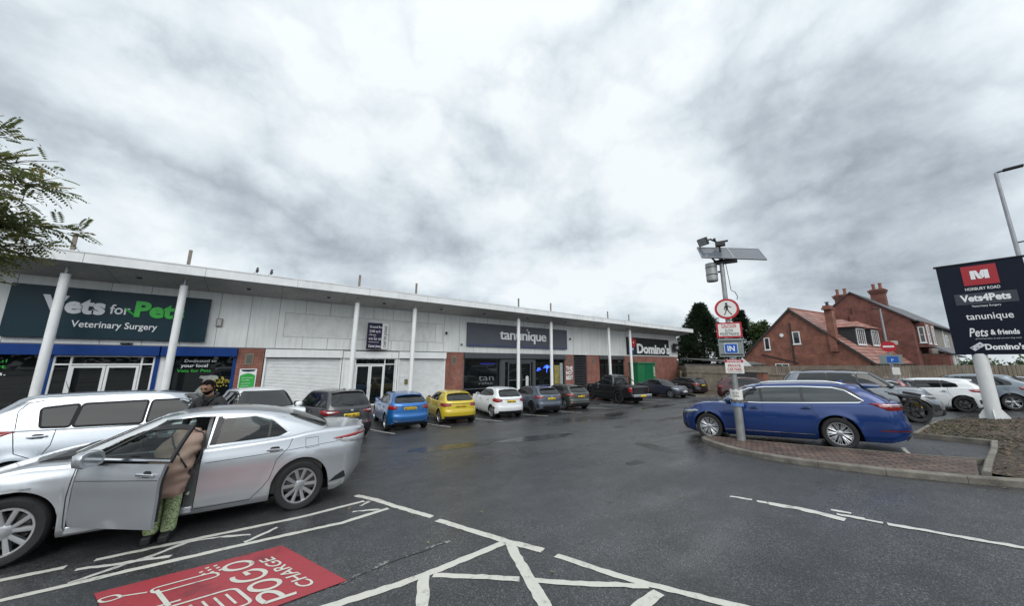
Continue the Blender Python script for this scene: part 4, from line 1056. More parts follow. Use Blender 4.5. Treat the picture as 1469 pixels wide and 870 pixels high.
    k0 = [o for o in root.children if o.name.startswith('door_mirror')]
    mo = door_mirror(root, c, .66, .985, 1, PX['silver'], c.yb(.66,.93)-.02, 1.25)
    mo.parent = dr; mo.location = sh
    return root, c
HERO, HC = hero()
# ---------------------------------------------------------------- ground and markings
def asphalt_mat():
    m = bpy.data.materials.new('asphalt'); t = nt(m); N = t.nodes; L = t.links; b = N['Principled BSDF']
    tc = N.new('ShaderNodeTexCoord')
    def noise(s, d=5, r=.6):
        n = N.new('ShaderNodeTexNoise'); n.inputs['Scale'].default_value = s; n.inputs['Detail'].default_value = d; n.inputs['Roughness'].default_value = r
        L.new(tc.outputs['Object'], n.inputs['Vector']); return n
    def mrange(src, a, b_, c, d):
        q = N.new('ShaderNodeMapRange'); q.inputs['From Min'].default_value = a; q.inputs['From Max'].default_value = b_; q.inputs['To Min'].default_value = c; q.inputs['To Max'].default_value = d
        L.new(src, q.inputs['Value']); return q.outputs['Result']
    big = noise(.22, 6, .62); mid = noise(2.2, 6, .6)
    vo = N.new('ShaderNodeTexVoronoi'); vo.inputs['Scale'].default_value = 105; L.new(tc.outputs['Object'], vo.inputs['Vector'])
    r1 = N.new('ShaderNodeValToRGB'); _ramp(r1, [(.0, (.014,.014,.015)), (.55, (.039,.040,.043)), (.88, (.062,.063,.066)), (1.0, (.15,.15,.15))])
    sep = N.new('ShaderNodeSeparateColor'); L.new(vo.outputs['Color'], sep.inputs['Color']); L.new(sep.outputs['Red'], r1.inputs['Fac'])
    mx = N.new('ShaderNodeMix'); mx.data_type = 'RGBA'; mx.blend_type = 'MULTIPLY'; mx.inputs['Factor'].default_value = 1
    L.new(r1.outputs['Color'], mx.inputs[6]); L.new(mrange(mid.outputs['Fac'], .3, .7, .75, 1.25), mx.inputs[7])
    mx2 = N.new('ShaderNodeMix'); mx2.data_type = 'RGBA'; mx2.blend_type = 'MULTIPLY'; mx2.inputs['Factor'].default_value = 1
    L.new(mx.outputs[2], mx2.inputs[6]); L.new(mrange(big.outputs['Fac'], .38, .62, .75, 1.2), mx2.inputs[7])
    L.new(mx2.outputs[2], b.inputs['Base Color'])
    # wet: smoother where water lies in shallow tracks
    mp = N.new('ShaderNodeMapping'); mp.inputs['Scale'].default_value = (.30, .85, 1); mp.inputs['Rotation'].default_value = (0,0,R(12)); L.new(tc.outputs['Object'], mp.inputs['Vector'])
    wet = N.new('ShaderNodeTexNoise'); wet.inputs['Scale'].default_value = .55; wet.inputs['Detail'].default_value = 7; wet.inputs['Roughness'].default_value = .6; L.new(mp.outputs['Vector'], wet.inputs['Vector'])
    L.new(mrange(wet.outputs['Fac'], .40, .66, .46, .13), b.inputs['Roughness'])
    bp = N.new('ShaderNodeBump'); bp.inputs['Distance'].default_value = .006; L.new(vo.outputs['Distance'], bp.inputs['Height'])
    L.new(mrange(wet.outputs['Fac'], .42, .64, .55, .12), bp.inputs['Strength']); L.new(bp.outputs['Normal'], b.inputs['Normal'])
    b.inputs['Specular IOR Level'].default_value = .5
    MATS['asphalt'] = m; return m
M_ASPH = asphalt_mat()
def axis_list(a, b, fine, lo, hi, growth=1.35):
    xs = [a + fine*i for i in range(int((b-a)/fine)+1)]; st = fine
    x = xs[-1]
    while x < hi: st *= growth; x += st; xs.append(x)
    st = fine; x = xs[0]
    while x > lo: st *= growth; x -= st; xs.insert(0, x)
    return xs
xs = axis_list(-8, 34, .5, -400, 600); ys = axis_list(-8, 20, .5, -500, 500)
mb = MB(); mb.v = [(x, y, ground(x, y)) for x in xs for y in ys]; m_ = len(ys)
mb.f = [(i*m_+j, (i+1)*m_+j, (i+1)*m_+j+1, i*m_+j+1) for i in range(len(xs)-1) for j in range(m_-1)]
o = link('car_park_ground', mb.mesh('car_park_ground'), M_ASPH, smooth=True); tag(o, 'dark wet asphalt surface of the whole car park', 'ground', kind='structure')

def wear_mat(name, col, rough=.6, wear=.5, under=(.04,.041,.043), sc=9, floor=.46):
    m = bpy.data.materials.new(name); t = nt(m); N = t.nodes; L = t.links; b = N['Principled BSDF']
    tc = N.new('ShaderNodeTexCoord'); n = N.new('ShaderNodeTexNoise'); n.inputs['Scale'].default_value = sc; n.inputs['Detail'].default_value = 9; n.inputs['Roughness'].default_value = .72; L.new(tc.outputs['Object'], n.inputs['Vector'])
    n2 = N.new('ShaderNodeTexNoise'); n2.inputs['Scale'].default_value = 2.2; n2.inputs['Detail'].default_value = 5; L.new(tc.outputs['Object'], n2.inputs['Vector'])
    r = N.new('ShaderNodeValToRGB'); _ramp(r, [(floor-.10, under), (floor-.04, [c*.62 for c in col]), (floor+.03, [c*.9 for c in col]), (.75, col)])
    ad = N.new('ShaderNodeMath'); ad.operation = 'MULTIPLY_ADD'; ad.inputs[1].default_value = wear; L.new(n2.outputs['Fac'], ad.inputs[0]); 
    sb = N.new('ShaderNodeMath'); sb.operation = 'MULTIPLY_ADD'; sb.inputs[1].default_value = 1-wear; L.new(n.outputs['Fac'], sb.inputs[0]); L.new(ad.outputs[0], sb.inputs[2])
    ad.inputs[2].default_value = 0.0
    L.new(sb.outputs[0], r.inputs['Fac']); L.new(r.outputs['Color'], b.inputs['Base Color']); b.inputs['Roughness'].default_value = rough
    vo = N.new('ShaderNodeTexVoronoi'); vo.inputs['Scale'].default_value = 85; L.new(tc.outputs['Object'], vo.inputs['Vector'])
    bp = N.new('ShaderNodeBump'); bp.inputs['Distance'].default_value = .004; bp.inputs['Strength'].default_value = .25; L.new(vo.outputs['Distance'], bp.inputs['Height']); L.new(bp.outputs['Normal'], b.inputs['Normal'])
    MATS[name] = m; return m
M_LINE = wear_mat('line_paint', (.58,.57,.51), .65, .35, floor=.425, sc=14)
M_LINEW = wear_mat('line_paint_worn', (.60,.59,.55), .6, .4, floor=.445)
M_REDP = wear_mat('red_bay_paint', (.34,.030,.042), .5, .55, floor=.44, under=(.16,.02,.026), sc=5)
def on_ground(poly, dz, step=.25):
    uv, fs = grid_poly(poly, step); return MB().add([(u, v, ground(u, v)+dz) for u, v in uv], fs)
def line_poly(pts, w, jit=.008):
    P = []
    for a, b in zip(pts, pts[1:]):
        n = max(1, int(math.hypot(b[0]-a[0], b[1]-a[1])/.07))
        P += [(a[0]+(b[0]-a[0])*k/n, a[1]+(b[1]-a[1])*k/n) for k in range(n)]
    P.append(pts[-1]); L = stripe(P, w)
    return [(x+rnd.uniform(-jit, jit), y+rnd.uniform(-jit, jit)) for x, y in L], len(P)
def line_mesh(mb, pts, w, dz=.004, jit=.008):
    L, n = line_poly(pts, w, jit)
    for i in range(n-1):
        q = [L[i], L[i+1], L[2*n-2-i], L[2*n-1-i]]; mb.add([(x, y, ground(x, y)+dz) for x, y in q], [(0,1,2,3)])
    return mb
LN = [  # hatched margin between the saloon and the charging bay
 ('upper bay line', 'bay line painted along the near side of the silver saloon', M_LINE, [([(-1.42,6.26),(-.57,6.21),(.59,6.13),(1.50,6.22)], .085), ([(-2.6,6.34),(-2.05,6.28),(-1.63,6.24)], .09)]),
 ('lower bay line', 'bay line painted along the upper edge of the red charging bay', M_LINE, [([(-3.4,5.80),(-1.85,5.71),(-1.45,5.68),(-.97,5.67),(-.49,5.63),(.02,5.60),(1.04,5.50),(1.72,5.62)], .085)]),
 ('ghost', 'worn remains of crossed older lines between the two bay lines', M_LINEW, [([(-1.51,6.09),(-1.17,5.96),(-.71,5.80)], .06), ([(-1.46,5.72),(-1.16,5.87),(-.94,5.94),(-.62,6.17)], .06), ([(-.69,6.18),(-.38,6.10),(.01,5.90)], .05), ([(-.05,5.66),(.31,5.92)], .06), ([(1.25,5.84),(1.60,5.66)], .05), ([(1.40,6.0),(1.56,6.16)], .06)]),
 ('front', 'white end line across the mouth of the charging bay', M_LINE, [([(1.44,6.62),(1.63,6.24),(1.82,5.66),(2.12,4.85)], .10), ([(2.14,4.69),(2.33,4.15),(2.54,3.56),(2.74,3.11)], .10)]),
 ('cross', 'white crossed hatching in the no-parking box at the bottom of the picture', M_LINE, [([(.50,3.62),(1.24,3.53),(1.57,3.52),(2.50,3.55)], .10), ([(1.47,3.49),(1.20,2.85),(.9,2.1)], .11), ([(2.54,3.50),(2.31,2.89),(2.10,2.30),(1.8,1.6)], .115)]),
 ('long', 'thin white line running across the no-parking box', M_LINE, [([(1.56,3.46),(1.93,3.12),(2.20,2.85)], .075), ([(2.29,2.75),(2.55,2.48),(2.86,2.2),(3.06,2.00)], .075)]),
 ('edge', 'white edge line of the no-parking box towards the drive', M_LINE, [([(2.78,2.94),(2.86,2.68),(2.98,2.31),(3.07,2.07),(3.17,1.86),(3.38,1.42),(3.8,.6)], .085), ([(3.06,1.89),(2.60,1.90),(2.2,1.9)], .11)]),
 ('drive', 'faded dashed centre line of the entrance drive', M_LINEW, [([(6.16,2.45),(6.24,2.17)], .06), ([(6.21,2.11),(6.28,2.0)], .09), ([(6.24,1.97),(6.33,1.64),(6.34,1.42),(6.30,1.16)], .13), ([(6.60,1.36),(6.66,1.14)], .07), ([(6.46,1.28),(6.53,1.0)], .07), ([(6.47,1.14),(6.50,1.0),(6.53,.84)], .06), ([(6.53,.82),(6.61,.41),(6.75,-.15),(6.95,-.9)], .085)]),
]
for _, lab, m, strokes in LN:
    mb = MB()
    for i, (pts, w) in enumerate(strokes): line_mesh(mb, pts, w, .004 + .0006*i, .008 if m is M_LINE else .016)
    o = link('bay_line', mb.mesh('bay_line'), m); tag(o, lab, 'road marking', kind='structure')
mb = MB()
for a, b in (((3.45,15.6),(4.12,13.31)), ((5.9,15.6),(6.52,13.4)), ((8.45,15.6),(9.16,13.23)), ((11.2,15.6),(12.05,13.14)), ((13.5,15.4),(14.43,12.95)), ((16.5,15.4),(17.3,13.2)), ((19.0,15.4),(19.7,13.3)), ((1.0,15.4),(1.5,13.4)), ((24.6,15.4),(25.2,13.4)), ((22.3,15.4),(22.9,13.4)), ((28.9,15.4),(29.3,13.4))):
    line_mesh(mb, [a, b], .08, .004, .012)
line_mesh(mb, [(11.75,.9),(12.9,1.1)], .07, .004, .01)
tag(link('bay_line', mb.mesh('bay_line'), M_LINEW), 'short white lines between the cars parked along the shops', 'road marking', kind='structure')
mb = MB()
line_mesh(mb, [(.78,3.90),(1.24,4.02),(2.02,4.02)], .05, .0042, .02)
tag(link('bay_line', mb.mesh('bay_line'), wear_mat('line_ghost', (.40,.39,.36), .7, .3, floor=.60, sc=20)), 'almost worn-away line in the asphalt right of the red bay', 'road marking', kind='structure')
def blob(cx, cy, rx, ry, a, n=40, rough=.18, seed=0):
    out = []
    for k in range(n):
        t = 2*PI*k/n; r = 1+rough*2*mnoise.noise((math.cos(t)*1.6+seed, math.sin(t)*1.6, seed*1.7)); x, y = rx*r*math.cos(t), ry*r*math.sin(t); out.append((cx+x*math.cos(a)-y*math.sin(a), cy+x*math.sin(a)+y*math.cos(a)))
    return out
from mathutils import noise as mnoise
M_WET = mat('wet_film', (.024,.025,.026), .17, 0, var=.35, vscale=3.5, spec=.4, bump=.12, bscale=70, rvar=.09)
M_PATCH = mat('asphalt_patch', (.022,.022,.024), .55, 0, var=.4, vscale=40, bump=.5, bscale=90)
for i, (cx, cy, rx, ry, a) in enumerate(((14.6,10.9,1.0,.40,.4), (4.6,9.4,1.3,.40,-.2), (7.4,8.7,1.5,.42,-.25), (8.75,5.2,.8,.22,1.3), (13.2,.45,.8,.18,.1), (20,11.6,1.8,.4,0))):
    mbp = on_ground(blob(cx, cy, rx, ry, a, seed=i*3.1), .0035, .4); tag(link('puddle', mbp.mesh('puddle'), M_WET), 'thin film of rain water lying on the asphalt', 'puddle', kind='structure')
mbp = MB()
for cx, cy in ((11.2,8.1), (6.9,4.6)): mbp.add([(cx+.22*i+.0, cy+.16*j, ground(cx, cy)+.005) for i, j in ((-1,-1),(1,-1),(1,1),(-1,1))], [(0,1,2,3)])
tag(link('drain_cover', mbp.mesh('drain_cover'), brickmat('drain_iron', (.03,.03,.03), (.04,.035,.03), (.004,.004,.004), 'g', .4, .045, .014, 0, .5, .8, .3, 6)), 'square iron drain covers set into the asphalt', 'drain cover', kind='structure')
# red charging bay panel
A = Vector((-1.16,5.28)); B = Vector((.34,5.24)); Cc = Vector((.84,3.92)); Dd = A + (Cc-B)*1.06
mbp = on_ground([tuple(A), tuple(B), tuple(Cc), tuple(Dd)], .0075, .2)
o = link('charging_bay_panel', mbp.mesh('charging_bay_panel'), M_REDP); tag(o, 'red painted charging bay panel with a plug symbol and lettering', 'road marking', kind='structure')
RP = o
# panel frame: u runs along the reading direction (0..1 from C side to B side), w runs up the letters (from the BC edge towards AD)
def bay(u, w):
    e = Cc + (B-Cc)*u; d = (A-B); return e + d*w
def bay3(u, w, dz=.0115):
    p = bay(u, w); return (p.x, p.y, ground(p.x, p.y)+dz)
def bay_text(mb, body, u0, u1, w0, h, bold):
    vs, fs = text_verts(body, bold); x0 = min(v[0] for v in vs); x1 = max(v[0] for v in vs)
    mb.add([bay3(u0+(u1-u0)*(v[0]-x0)/(x1-x0), w0+h*v[1]/.7) for v in vs], fs)
tx = MB(); bay_text(tx, 'CHARGE', .10, .80, .135, .085, .012)
def bay_stroke(pts, w=.030, dz=.0115):
    P3 = [bay(*p) for p in pts]; L = stripe([tuple(p) for p in P3], w); n = len(pts)
    for i in range(n-1):
        q = [L[i], L[i+1], L[2*n-2-i], L[2*n-1-i]]; tx.add([(x, y, ground(x, y)+dz+.0004*(i % 2)) for x, y in q], [(0,1,2,3)])
def arc2(cu, cw, ru, rw_, a0, a1, n=16): return [(cu+ru*math.cos(R(a0+(a1-a0)*k/n)), cw+rw_*math.sin(R(a0+(a1-a0)*k/n))) for k in range(n+1)]
# POGO in broad open strokes
bay_stroke([(.06,.26),(.06,.42)] , .045); bay_stroke([(.06,.42)] + arc2(.12,.375,.09,.05,90,-90,10) + [(.07,.325)], .042)
bay_stroke(arc2(.32,.335,.08,.075,0,360,22), .042)
bay_stroke(arc2(.56,.345,.10,.085,60,330,20) + [(.645,.345),(.57,.345)], .042)
bay_stroke(arc2(.80,.335,.08,.075,0,360,22), .042)
for i in range(3):
    for j in range(3 if i < 2 else 2): bay_stroke([(.80+.055*i, .43+.045*j),(.825+.055*i, .43+.045*j)], .03)
# plug and socket outline
bay_stroke(rounded([(.56,.47),(.74,.47),(.74,.80),(.56,.80)], .05, 5)[:-1] + [(.56,.75)], .024) if False else None
def closed(poly, w): q = rounded(poly, .05, 5); bay_stroke(q + [q[0]], w)
closed([(.70,.46),(.80,.46),(.80,.78),(.70,.78)], .024)
closed([(.12,.46),(.42,.46),(.42,.86),(.12,.86)], .028)
for k in range(6): bay_stroke([(.18,.52+.055*k),(.36,.52+.055*k)], .020)
bay_stroke([(.75,.76),(.44,.76)], .035); bay_stroke([(.48,.70),(.48,.82)], .03); bay_stroke([(.76,.80),(.82,.92)], .02)
closed([(.79,.90),(.87,.92),(.86,1.0),(.78,.985)], .022)
me = tx.mesh('charging_bay_lettering'); link('charging_bay_lettering', me, M_LINE, RP)

# brick island with kerbs, planted bed
def catmull(P, n=6, closed=False):
    out = []; m = len(P)
    for i in range(m-1):
        p0 = Vector(P[max(0, i-1)]); p1 = Vector(P[i]); p2 = Vector(P[i+1]); p3 = Vector(P[min(m-1, i+2)])
        for k in range(n):
            t = k/n; q = .5*((2*p1)+(-p0+p2)*t+(2*p0-5*p1+4*p2-p3)*t*t+(-p0+3*p1-3*p2+p3)*t**3); out.append((q.x, q.y))
    out.append(tuple(P[-1])); return out
front = catmull([(10.95,4.78),(10.55,4.82),(10.15,4.50),(9.72,3.94),(9.40,3.35),(9.23,2.48),(9.30,1.73),(9.45,.92),(9.75,.04),(10.0,-.45),(10.8,-1.9),(11.9,-3.6)], 6)
back = [(10.95,4.78),(10.93,3.8),(11.08,2.8),(11.33,1.6),(11.58,.5),(11.72,-.05)]
M_KERB = mat('kerb_stone', (.17,.155,.13), .8, 0, var=.45, vscale=3, bump=.5, bscale=45, dirt=.5, dscale=(1,1,1))
M_PAVE = brickmat('island_blocks', (.155,.092,.066), (.105,.070,.054), (.030,.026,.022), 'g', .23, .12, .020, .5, .6, .7, .6, 2.0, rotz=R(72))
def kerb(pts, name, label, top=.115, w=.13, closed=False, m=None, inner=True):
    """a run of kerb stones, each about 0.9 m long, with tight joints"""
    mb = MB(); d = 0; n = len(pts); sec = []
    for i in range(n):
        a = Vector(pts[max(0, i-1)]); b = Vector(pts[min(n-1, i+1)]); t = (b-a).normalized(); q = Vector((-t.y, t.x))
        sec.append((Vector(pts[i]), q))
    acc = 0
    for i in range(n-1):
        (p, q), (p2, q2) = sec[i], sec[i+1]; L_ = (p2-p).length; g0, g1 = ground(*p), ground(*p2)
        dd = (p2-p).normalized()
        acc += L_; gap = .006 if acc > .85 else 0
        if gap: acc = 0
        def sect(pp, qq, g): return [(pp.x, pp.y, g-.15), (pp.x, pp.y, g+top-.02), (pp.x+qq.x*.02, pp.y+qq.y*.02, g+top), (pp.x+qq.x*w, pp.y+qq.y*w, g+top), (pp.x+qq.x*w, pp.y+qq.y*w, g-.15)]
        A_ = sect(p, q, g0); B_ = sect(p2-dd*gap, q2, g1)
        mb.add(A_+B_, [(k, k+1, k+6, k+5) for k in range(4)] + [(0,1,2,3,4), (9,8,7,6,5)])
    o = link(name, mb.mesh(name), m or M_KERB); fixnormals(o.data); tag(o, label, 'kerb', kind='structure'); return o
kerb(front, 'kerb', 'worn concrete kerb curving round the brick island')
def flat_on(poly, h, step): 
    uv, fs = grid_poly(poly, step); return MB().add([(u, v, ground(u, v)+h) for u, v in uv], fs)
isl_in = [p for p in front if p[1] > -.06]
isl = [ (Vector(p)) for p in isl_in]
off_in = offset_poly([tuple(p) for p in isl] + back[::-1][:-1], -.10)
mb = flat_on(off_in, .108, .3)
o = link('island_paving', mb.mesh('island_paving'), M_PAVE); tag(o, 'worn red-brown block paving of the island under the sign pole', 'paving', kind='structure')
kerb([(11.82,-.05)] + back[::-1][1:], 'kerb', 'low inner kerb of the brick island beside the blue estate', .112, .06)
kerb([(20.6,.80),(15.05,1.05),(14.65,-.22)], 'kerb', 'concrete edging of the planted bed behind the blue estate', .13, .10)
kerb([(14.65,-.22),(13.3,-.17),(11.72,-.06),(10.25,.02)][::1], 'kerb', 'concrete edging between the empty bay and the planted bed', .14, .10)
def soil_mat(name, c1, c2, c3):
    m = bpy.data.materials.new(name); t = nt(m); N = t.nodes; L = t.links; b = N['Principled BSDF']; tc = N.new('ShaderNodeTexCoord')
    v = N.new('ShaderNodeTexVoronoi'); v.inputs['Scale'].default_value = 22; L.new(tc.outputs['Object'], v.inputs['Vector'])
    n = N.new('ShaderNodeTexNoise'); n.inputs['Scale'].default_value = 1.3; n.inputs['Detail'].default_value = 8; n.inputs['Roughness'].default_value = .7; L.new(tc.outputs['Object'], n.inputs['Vector'])
    r = N.new('ShaderNodeValToRGB'); _ramp(r, [(.1, c1), (.55, c2), (.95, c3)]); sp = N.new('ShaderNodeSeparateColor'); L.new(v.outputs['Color'], sp.inputs['Color']); L.new(sp.outputs['Green'], r.inputs['Fac'])
    r2 = N.new('ShaderNodeValToRGB'); _ramp(r2, [(.38, (.06,.065,.03)), (.50, (.5,.5,.5)), (.7, (1,1,1))]); L.new(n.outputs['Fac'], r2.inputs['Fac'])
    mx = N.new('ShaderNodeMix'); mx.data_type = 'RGBA'; mx.blend_type = 'MULTIPLY'; mx.inputs['Factor'].default_value = .75; L.new(r.outputs['Color'], mx.inputs[6]); L.new(r2.outputs['Color'], mx.inputs[7]); L.new(mx.outputs[2], b.inputs['Base Color'])
    b.inputs['Roughness'].default_value = .9
    bp = N.new('ShaderNodeBump'); bp.inputs['Strength'].default_value = 1; bp.inputs['Distance'].default_value = .03; L.new(v.outputs['Distance'], bp.inputs['Height']); L.new(bp.outputs['Normal'], b.inputs['Normal'])
    MATS[name] = m; return m
M_SOIL = soil_mat('bark_mulch', (.028,.021,.016), (.085,.062,.045), (.19,.145,.105))
M_VERGE = soil_mat('verge_soil', (.05,.036,.025), (.12,.09,.06), (.20,.15,.10))
bed = [(20.6,.74),(15.10,.96),(14.72,-.30),(11.72,-.14),(10.35,-.06),(10.12,-.35),(10.9,-1.9),(12.0,-3.6),(15,-7),(24,-7.5),(26.0,-2.4),(24.0,-.9),(22.6,.2)]
from mathutils import noise as mnoise
def bed_h(x, y):
    d = min(abs(Vector((x, y, 0)).to_2d().x*0 + dist_seg((x, y), a, b)) for a, b in zip(bed, bed[1:]+bed[:1]))
    return .10 + .10*smoothstep(0, 1.6, d) + .05*mnoise.noise((x*.9, y*.9, 3)) * smoothstep(0, .5, d) + .02*mnoise.noise((x*5, y*5, 1))
def dist_seg(p, a, b):
    p = Vector(p); a = Vector(a); b = Vector(b); d = b-a; t = max(0, min(1, (p-a).dot(d)/d.length_squared)); return (p-a-d*t).length
uv, fs = grid_poly(bed, .22)
mb = MB().add([(u, v, ground(u, v)+bed_h(u, v)) for u, v in uv], fs)
o = link('planting_bed', mb.mesh('planting_bed'), M_SOIL, smooth=True); tag(o, 'bare bed of dark bark and soil round the sign post', 'bed', kind='structure')
def inside(p, poly):
    x, y = p; c = False; n = len(poly)
    for i in range(n):
        x0, y0 = poly[i]; x1, y1 = poly[i-1]
        if (y0 > y) != (y1 > y) and x < (x1-x0)*(y-y0)/(y1-y0)+x0: c = not c
    return c
mb = MB(); k = 0
while k < 5200:
    x = rnd.uniform(10, 25.5); y = rnd.uniform(-6.5, 1)
    if not inside((x, y), bed): continue
    k += 1; s = rnd.uniform(.02, .06) * (1.5 if rnd.random() < .06 else 1); a = rnd.uniform(0, 6.3); e = rnd.uniform(.25, .6); z = ground(x, y)+bed_h(x, y)+.008
    c_, s_ = math.cos(a)*s, math.sin(a)*s; t1 = rnd.uniform(-.5, .5)*s; t2 = rnd.uniform(0, .6)*s
    mb.add([(x-c_, y-s_, z-t1), (x+s_*e, y-c_*e, z-.004), (x+c_, y+s_, z+t1), (x-s_*e, y+c_*e, z+t2), (x, y, z+.012+t2*.5)], [(0,1,4), (1,2,4), (2,3,4), (3,0,4)])
M_CHIP = mat('bark_chip', (.12,.088,.062), .9, 0, var=.75, vscale=13)
o = link('bark_chips', mb.mesh('bark_chips'), M_CHIP); tag(o, 'loose bark chips scattered over the planted bed', 'bark chips', kind='stuff')
mb = MB()
for k in range(900):
    x = rnd.uniform(14.9, 21); y = rnd.uniform(-1.4, .8)
    if not inside((x, y), bed) or mnoise.noise((x*.8, y*.8, 7)) < -.05: continue
    z = ground(x, y)+bed_h(x, y)
    for q in range(4):
        a = rnd.uniform(0, 6.3); l = rnd.uniform(.04, .10); w = .012
        mb.add([(x-w*math.sin(a), y+w*math.cos(a), z), (x+w*math.sin(a), y-w*math.cos(a), z), (x+l*math.cos(a), y+l*math.sin(a), z+rnd.uniform(.01,.05))], [(0,1,2)])
o = link('weeds', mb.mesh('weeds'), mat('weed_green', (.055,.065,.022), .8, 0, var=.5, vscale=6)); tag(o, 'low weeds and moss over the bed behind the blue estate', 'weeds', kind='stuff')
mb = MB()
for k in range(60):
    t = rnd.random(); i = int(t*(len(front)-1)); p = front[i]; x = p[0]-rnd.uniform(.03,.5); y = p[1]+rnd.uniform(-.2,.2)
    if rnd.random() < .5: x, y = rnd.uniform(-1.5, 9), rnd.uniform(1.5, 7)
    s = rnd.uniform(.012, .035); a = rnd.uniform(0, 6.3); z = ground(x, y)+.006
    mb.add([(x+s*math.cos(a), y+s*math.sin(a), z), (x-s*.5*math.sin(a), y+s*.5*math.cos(a), z+.008), (x-s*math.cos(a), y-s*math.sin(a), z+.003), (x+s*.5*math.sin(a), y-s*.5*math.cos(a), z+.010)], [(0,1,2,3)])
o = link('fallen_leaves', mb.mesh('fallen_leaves'), mat('dead_leaf', (.20,.15,.07), .8, 0, var=.5, vscale=9)); tag(o, 'few small fallen leaves on the wet asphalt', 'leaves', kind='stuff')

# verge and far kerb, shop pavement
vk = [(29.4,13.6),(30.2,12.2),(31.2,10.6),(32.0,8),(32.6,4),(33,-3),(33,-28)]
kerb(vk[::-1], 'kerb', 'far kerb along the foot of the timber fence', .12, .13)
vg = [(29.5,13.6),(30.33,12.25),(31.33,10.65),(32.13,8),(32.73,4),(33.13,-3),(33.13,-28),(37.6,-28),(36.7,17.6),(33.5,17.6)]
uv, fs = grid_poly(vg, .6)
def vh(u, v): return ground(u, v)+.11+.05*smoothstep(32.5, 36, u)+.03*mnoise.noise((u*.6, v*.6, 2))
mb = MB().add([(u, v, vh(u, v)) for u, v in uv], fs)
tag(link('verge', mb.mesh('verge'), M_VERGE, smooth=True), 'bare earth verge in front of the timber fence', 'verge', kind='structure')
FLOOR = -.93
M_FLAG = brickmat('pavement_flags', (.22,.21,.20), (.19,.18,.17), (.10,.095,.09), 'g', .6, .45, .008, .5, .55, .3, .3, 1.2)
mb = MB().box(-30, 46, 19.35, 22.05, -1.5, FLOOR); o = link('pavement', mb.mesh('pavement'), M_FLAG); fixnormals(o.data); tag(o, 'grey flagged pavement under the shop canopy', 'pavement', kind='structure')
kerb([(-30,19.21),(-10,19.21),(10,19.21),(30,19.21),(46,19.21)], 'kerb', 'straight kerb along the shop pavement', .17, .138)
# ---------------------------------------------------------------- the parade of shops
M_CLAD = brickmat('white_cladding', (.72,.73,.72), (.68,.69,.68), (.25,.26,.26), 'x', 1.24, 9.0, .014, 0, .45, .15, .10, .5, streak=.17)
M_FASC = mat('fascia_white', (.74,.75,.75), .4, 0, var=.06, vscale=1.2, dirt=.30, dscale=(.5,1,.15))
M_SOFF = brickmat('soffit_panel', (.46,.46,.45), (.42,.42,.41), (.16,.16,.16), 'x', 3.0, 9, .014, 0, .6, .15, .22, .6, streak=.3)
M_BRK = brickmat('shop_brick', (.27,.075,.05), (.19,.055,.038), (.22,.17,.14), 'x', .225, .075, .010, .5, .85, .5, .3, 1.6)
M_BRKY = brickmat('shop_brick_side', (.27,.075,.05), (.19,.055,.038), (.22,.17,.14), 'y', .225, .075, .010, .5, .85, .5, .3, 1.6)
M_WHITE = mat('white_enamel', (.80,.81,.81), .35, 0, var=.05, vscale=3, dirt=.18, dscale=(3,3,.3))
M_SHUT = mat('shutter_white', (.76,.77,.77), .45, .1, var=.06, vscale=2, dirt=.28, dscale=(.8,1,2))
M_BLUE = mat('vet_blue', (.010,.045,.20), .35, 0, var=.1, vscale=4, spec=.2)
M_SHOPGL = mat('shop_glass', (.006,.008,.009), .02, 0, spec=.5)
M_GREYF = mat('grey_frame', (.075,.08,.088), .4, 0, var=.08, vscale=3, spec=.2)
M_NAVY = mat('sign_navy', (.014,.036,.050), .35, 0, var=.08, vscale=2, spec=.2)
M_SGREY = mat('sign_grey', (.085,.092,.112), .4, 0, var=.06, vscale=1.5, spec=.2)
M_SBLK = mat('sign_black', (.022,.024,.026), .4, 0, var=.08, vscale=2, spec=.2)
M_LET = mat('letter_white', (.78,.79,.80), .4)
M_LETG = mat('letter_green', (.03,.42,.045), .4)
M_LETB = mat('letter_silver', (.60,.62,.66), .4)
M_COLM = mat('column_white', (.80,.81,.81), .4, 0, var=.05, vscale=2, dirt=.25, dscale=(2,2,.25))
M_STEEL = mat('galv_steel', (.33,.34,.35), .45, .7, var=.15, vscale=6)
M_WOODT = mat('mast_tip', (.20,.17,.14), .7, 0, var=.2, vscale=6)
D = 22.0
B = thing('retail_building', (12, 24, FLOOR), 'long low retail parade with white panelled upper wall and a jutting canopy on round columns', 'building')
XL, XE = -17.0, 43.6
part('upper_wall', MB().box(XL, XE, D, D+.3, 2.49, 5.32), M_CLAD, B)
part('end_wall', MB().box(XE-.3, XE-.002, D+.31, D+20, FLOOR-.3, 5.9), M_BRKY, B)
# canopy: deep soffit rising outwards, white fascia
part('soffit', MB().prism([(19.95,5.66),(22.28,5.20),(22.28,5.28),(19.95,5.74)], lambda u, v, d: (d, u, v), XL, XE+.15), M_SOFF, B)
part('fascia', MB().prism([(19.86,5.63),(19.93,5.63),(19.93,6.0),(19.86,6.02)], lambda u, v, d: (d, u, v), XL, XE+.3).prism([(19.84,6.022),(20.2,6.05),(20.2,6.08),(19.84,6.075)], lambda u, v, d: (d, u, v), XL, XE+.32), M_FASC, B)
fj = MB()
for k in range(17): fj.box(XL+3.4+k*3.55, XL+3.415+k*3.55, 19.855, 19.87, 5.625, 6.03)
part('fascia_joint', fj, mat('fascia_gap', (.30,.31,.31), .6), B)
part('roof', MB().prism([(19.95,5.76),(22.3,5.30),(42,5.6),(42,5.9),(20.2,6.04)], lambda u, v, d: (d, u, v), XL+.05, XE+.1), mat('roof_sheet', (.30,.31,.32), .5, .3, var=.1), B)
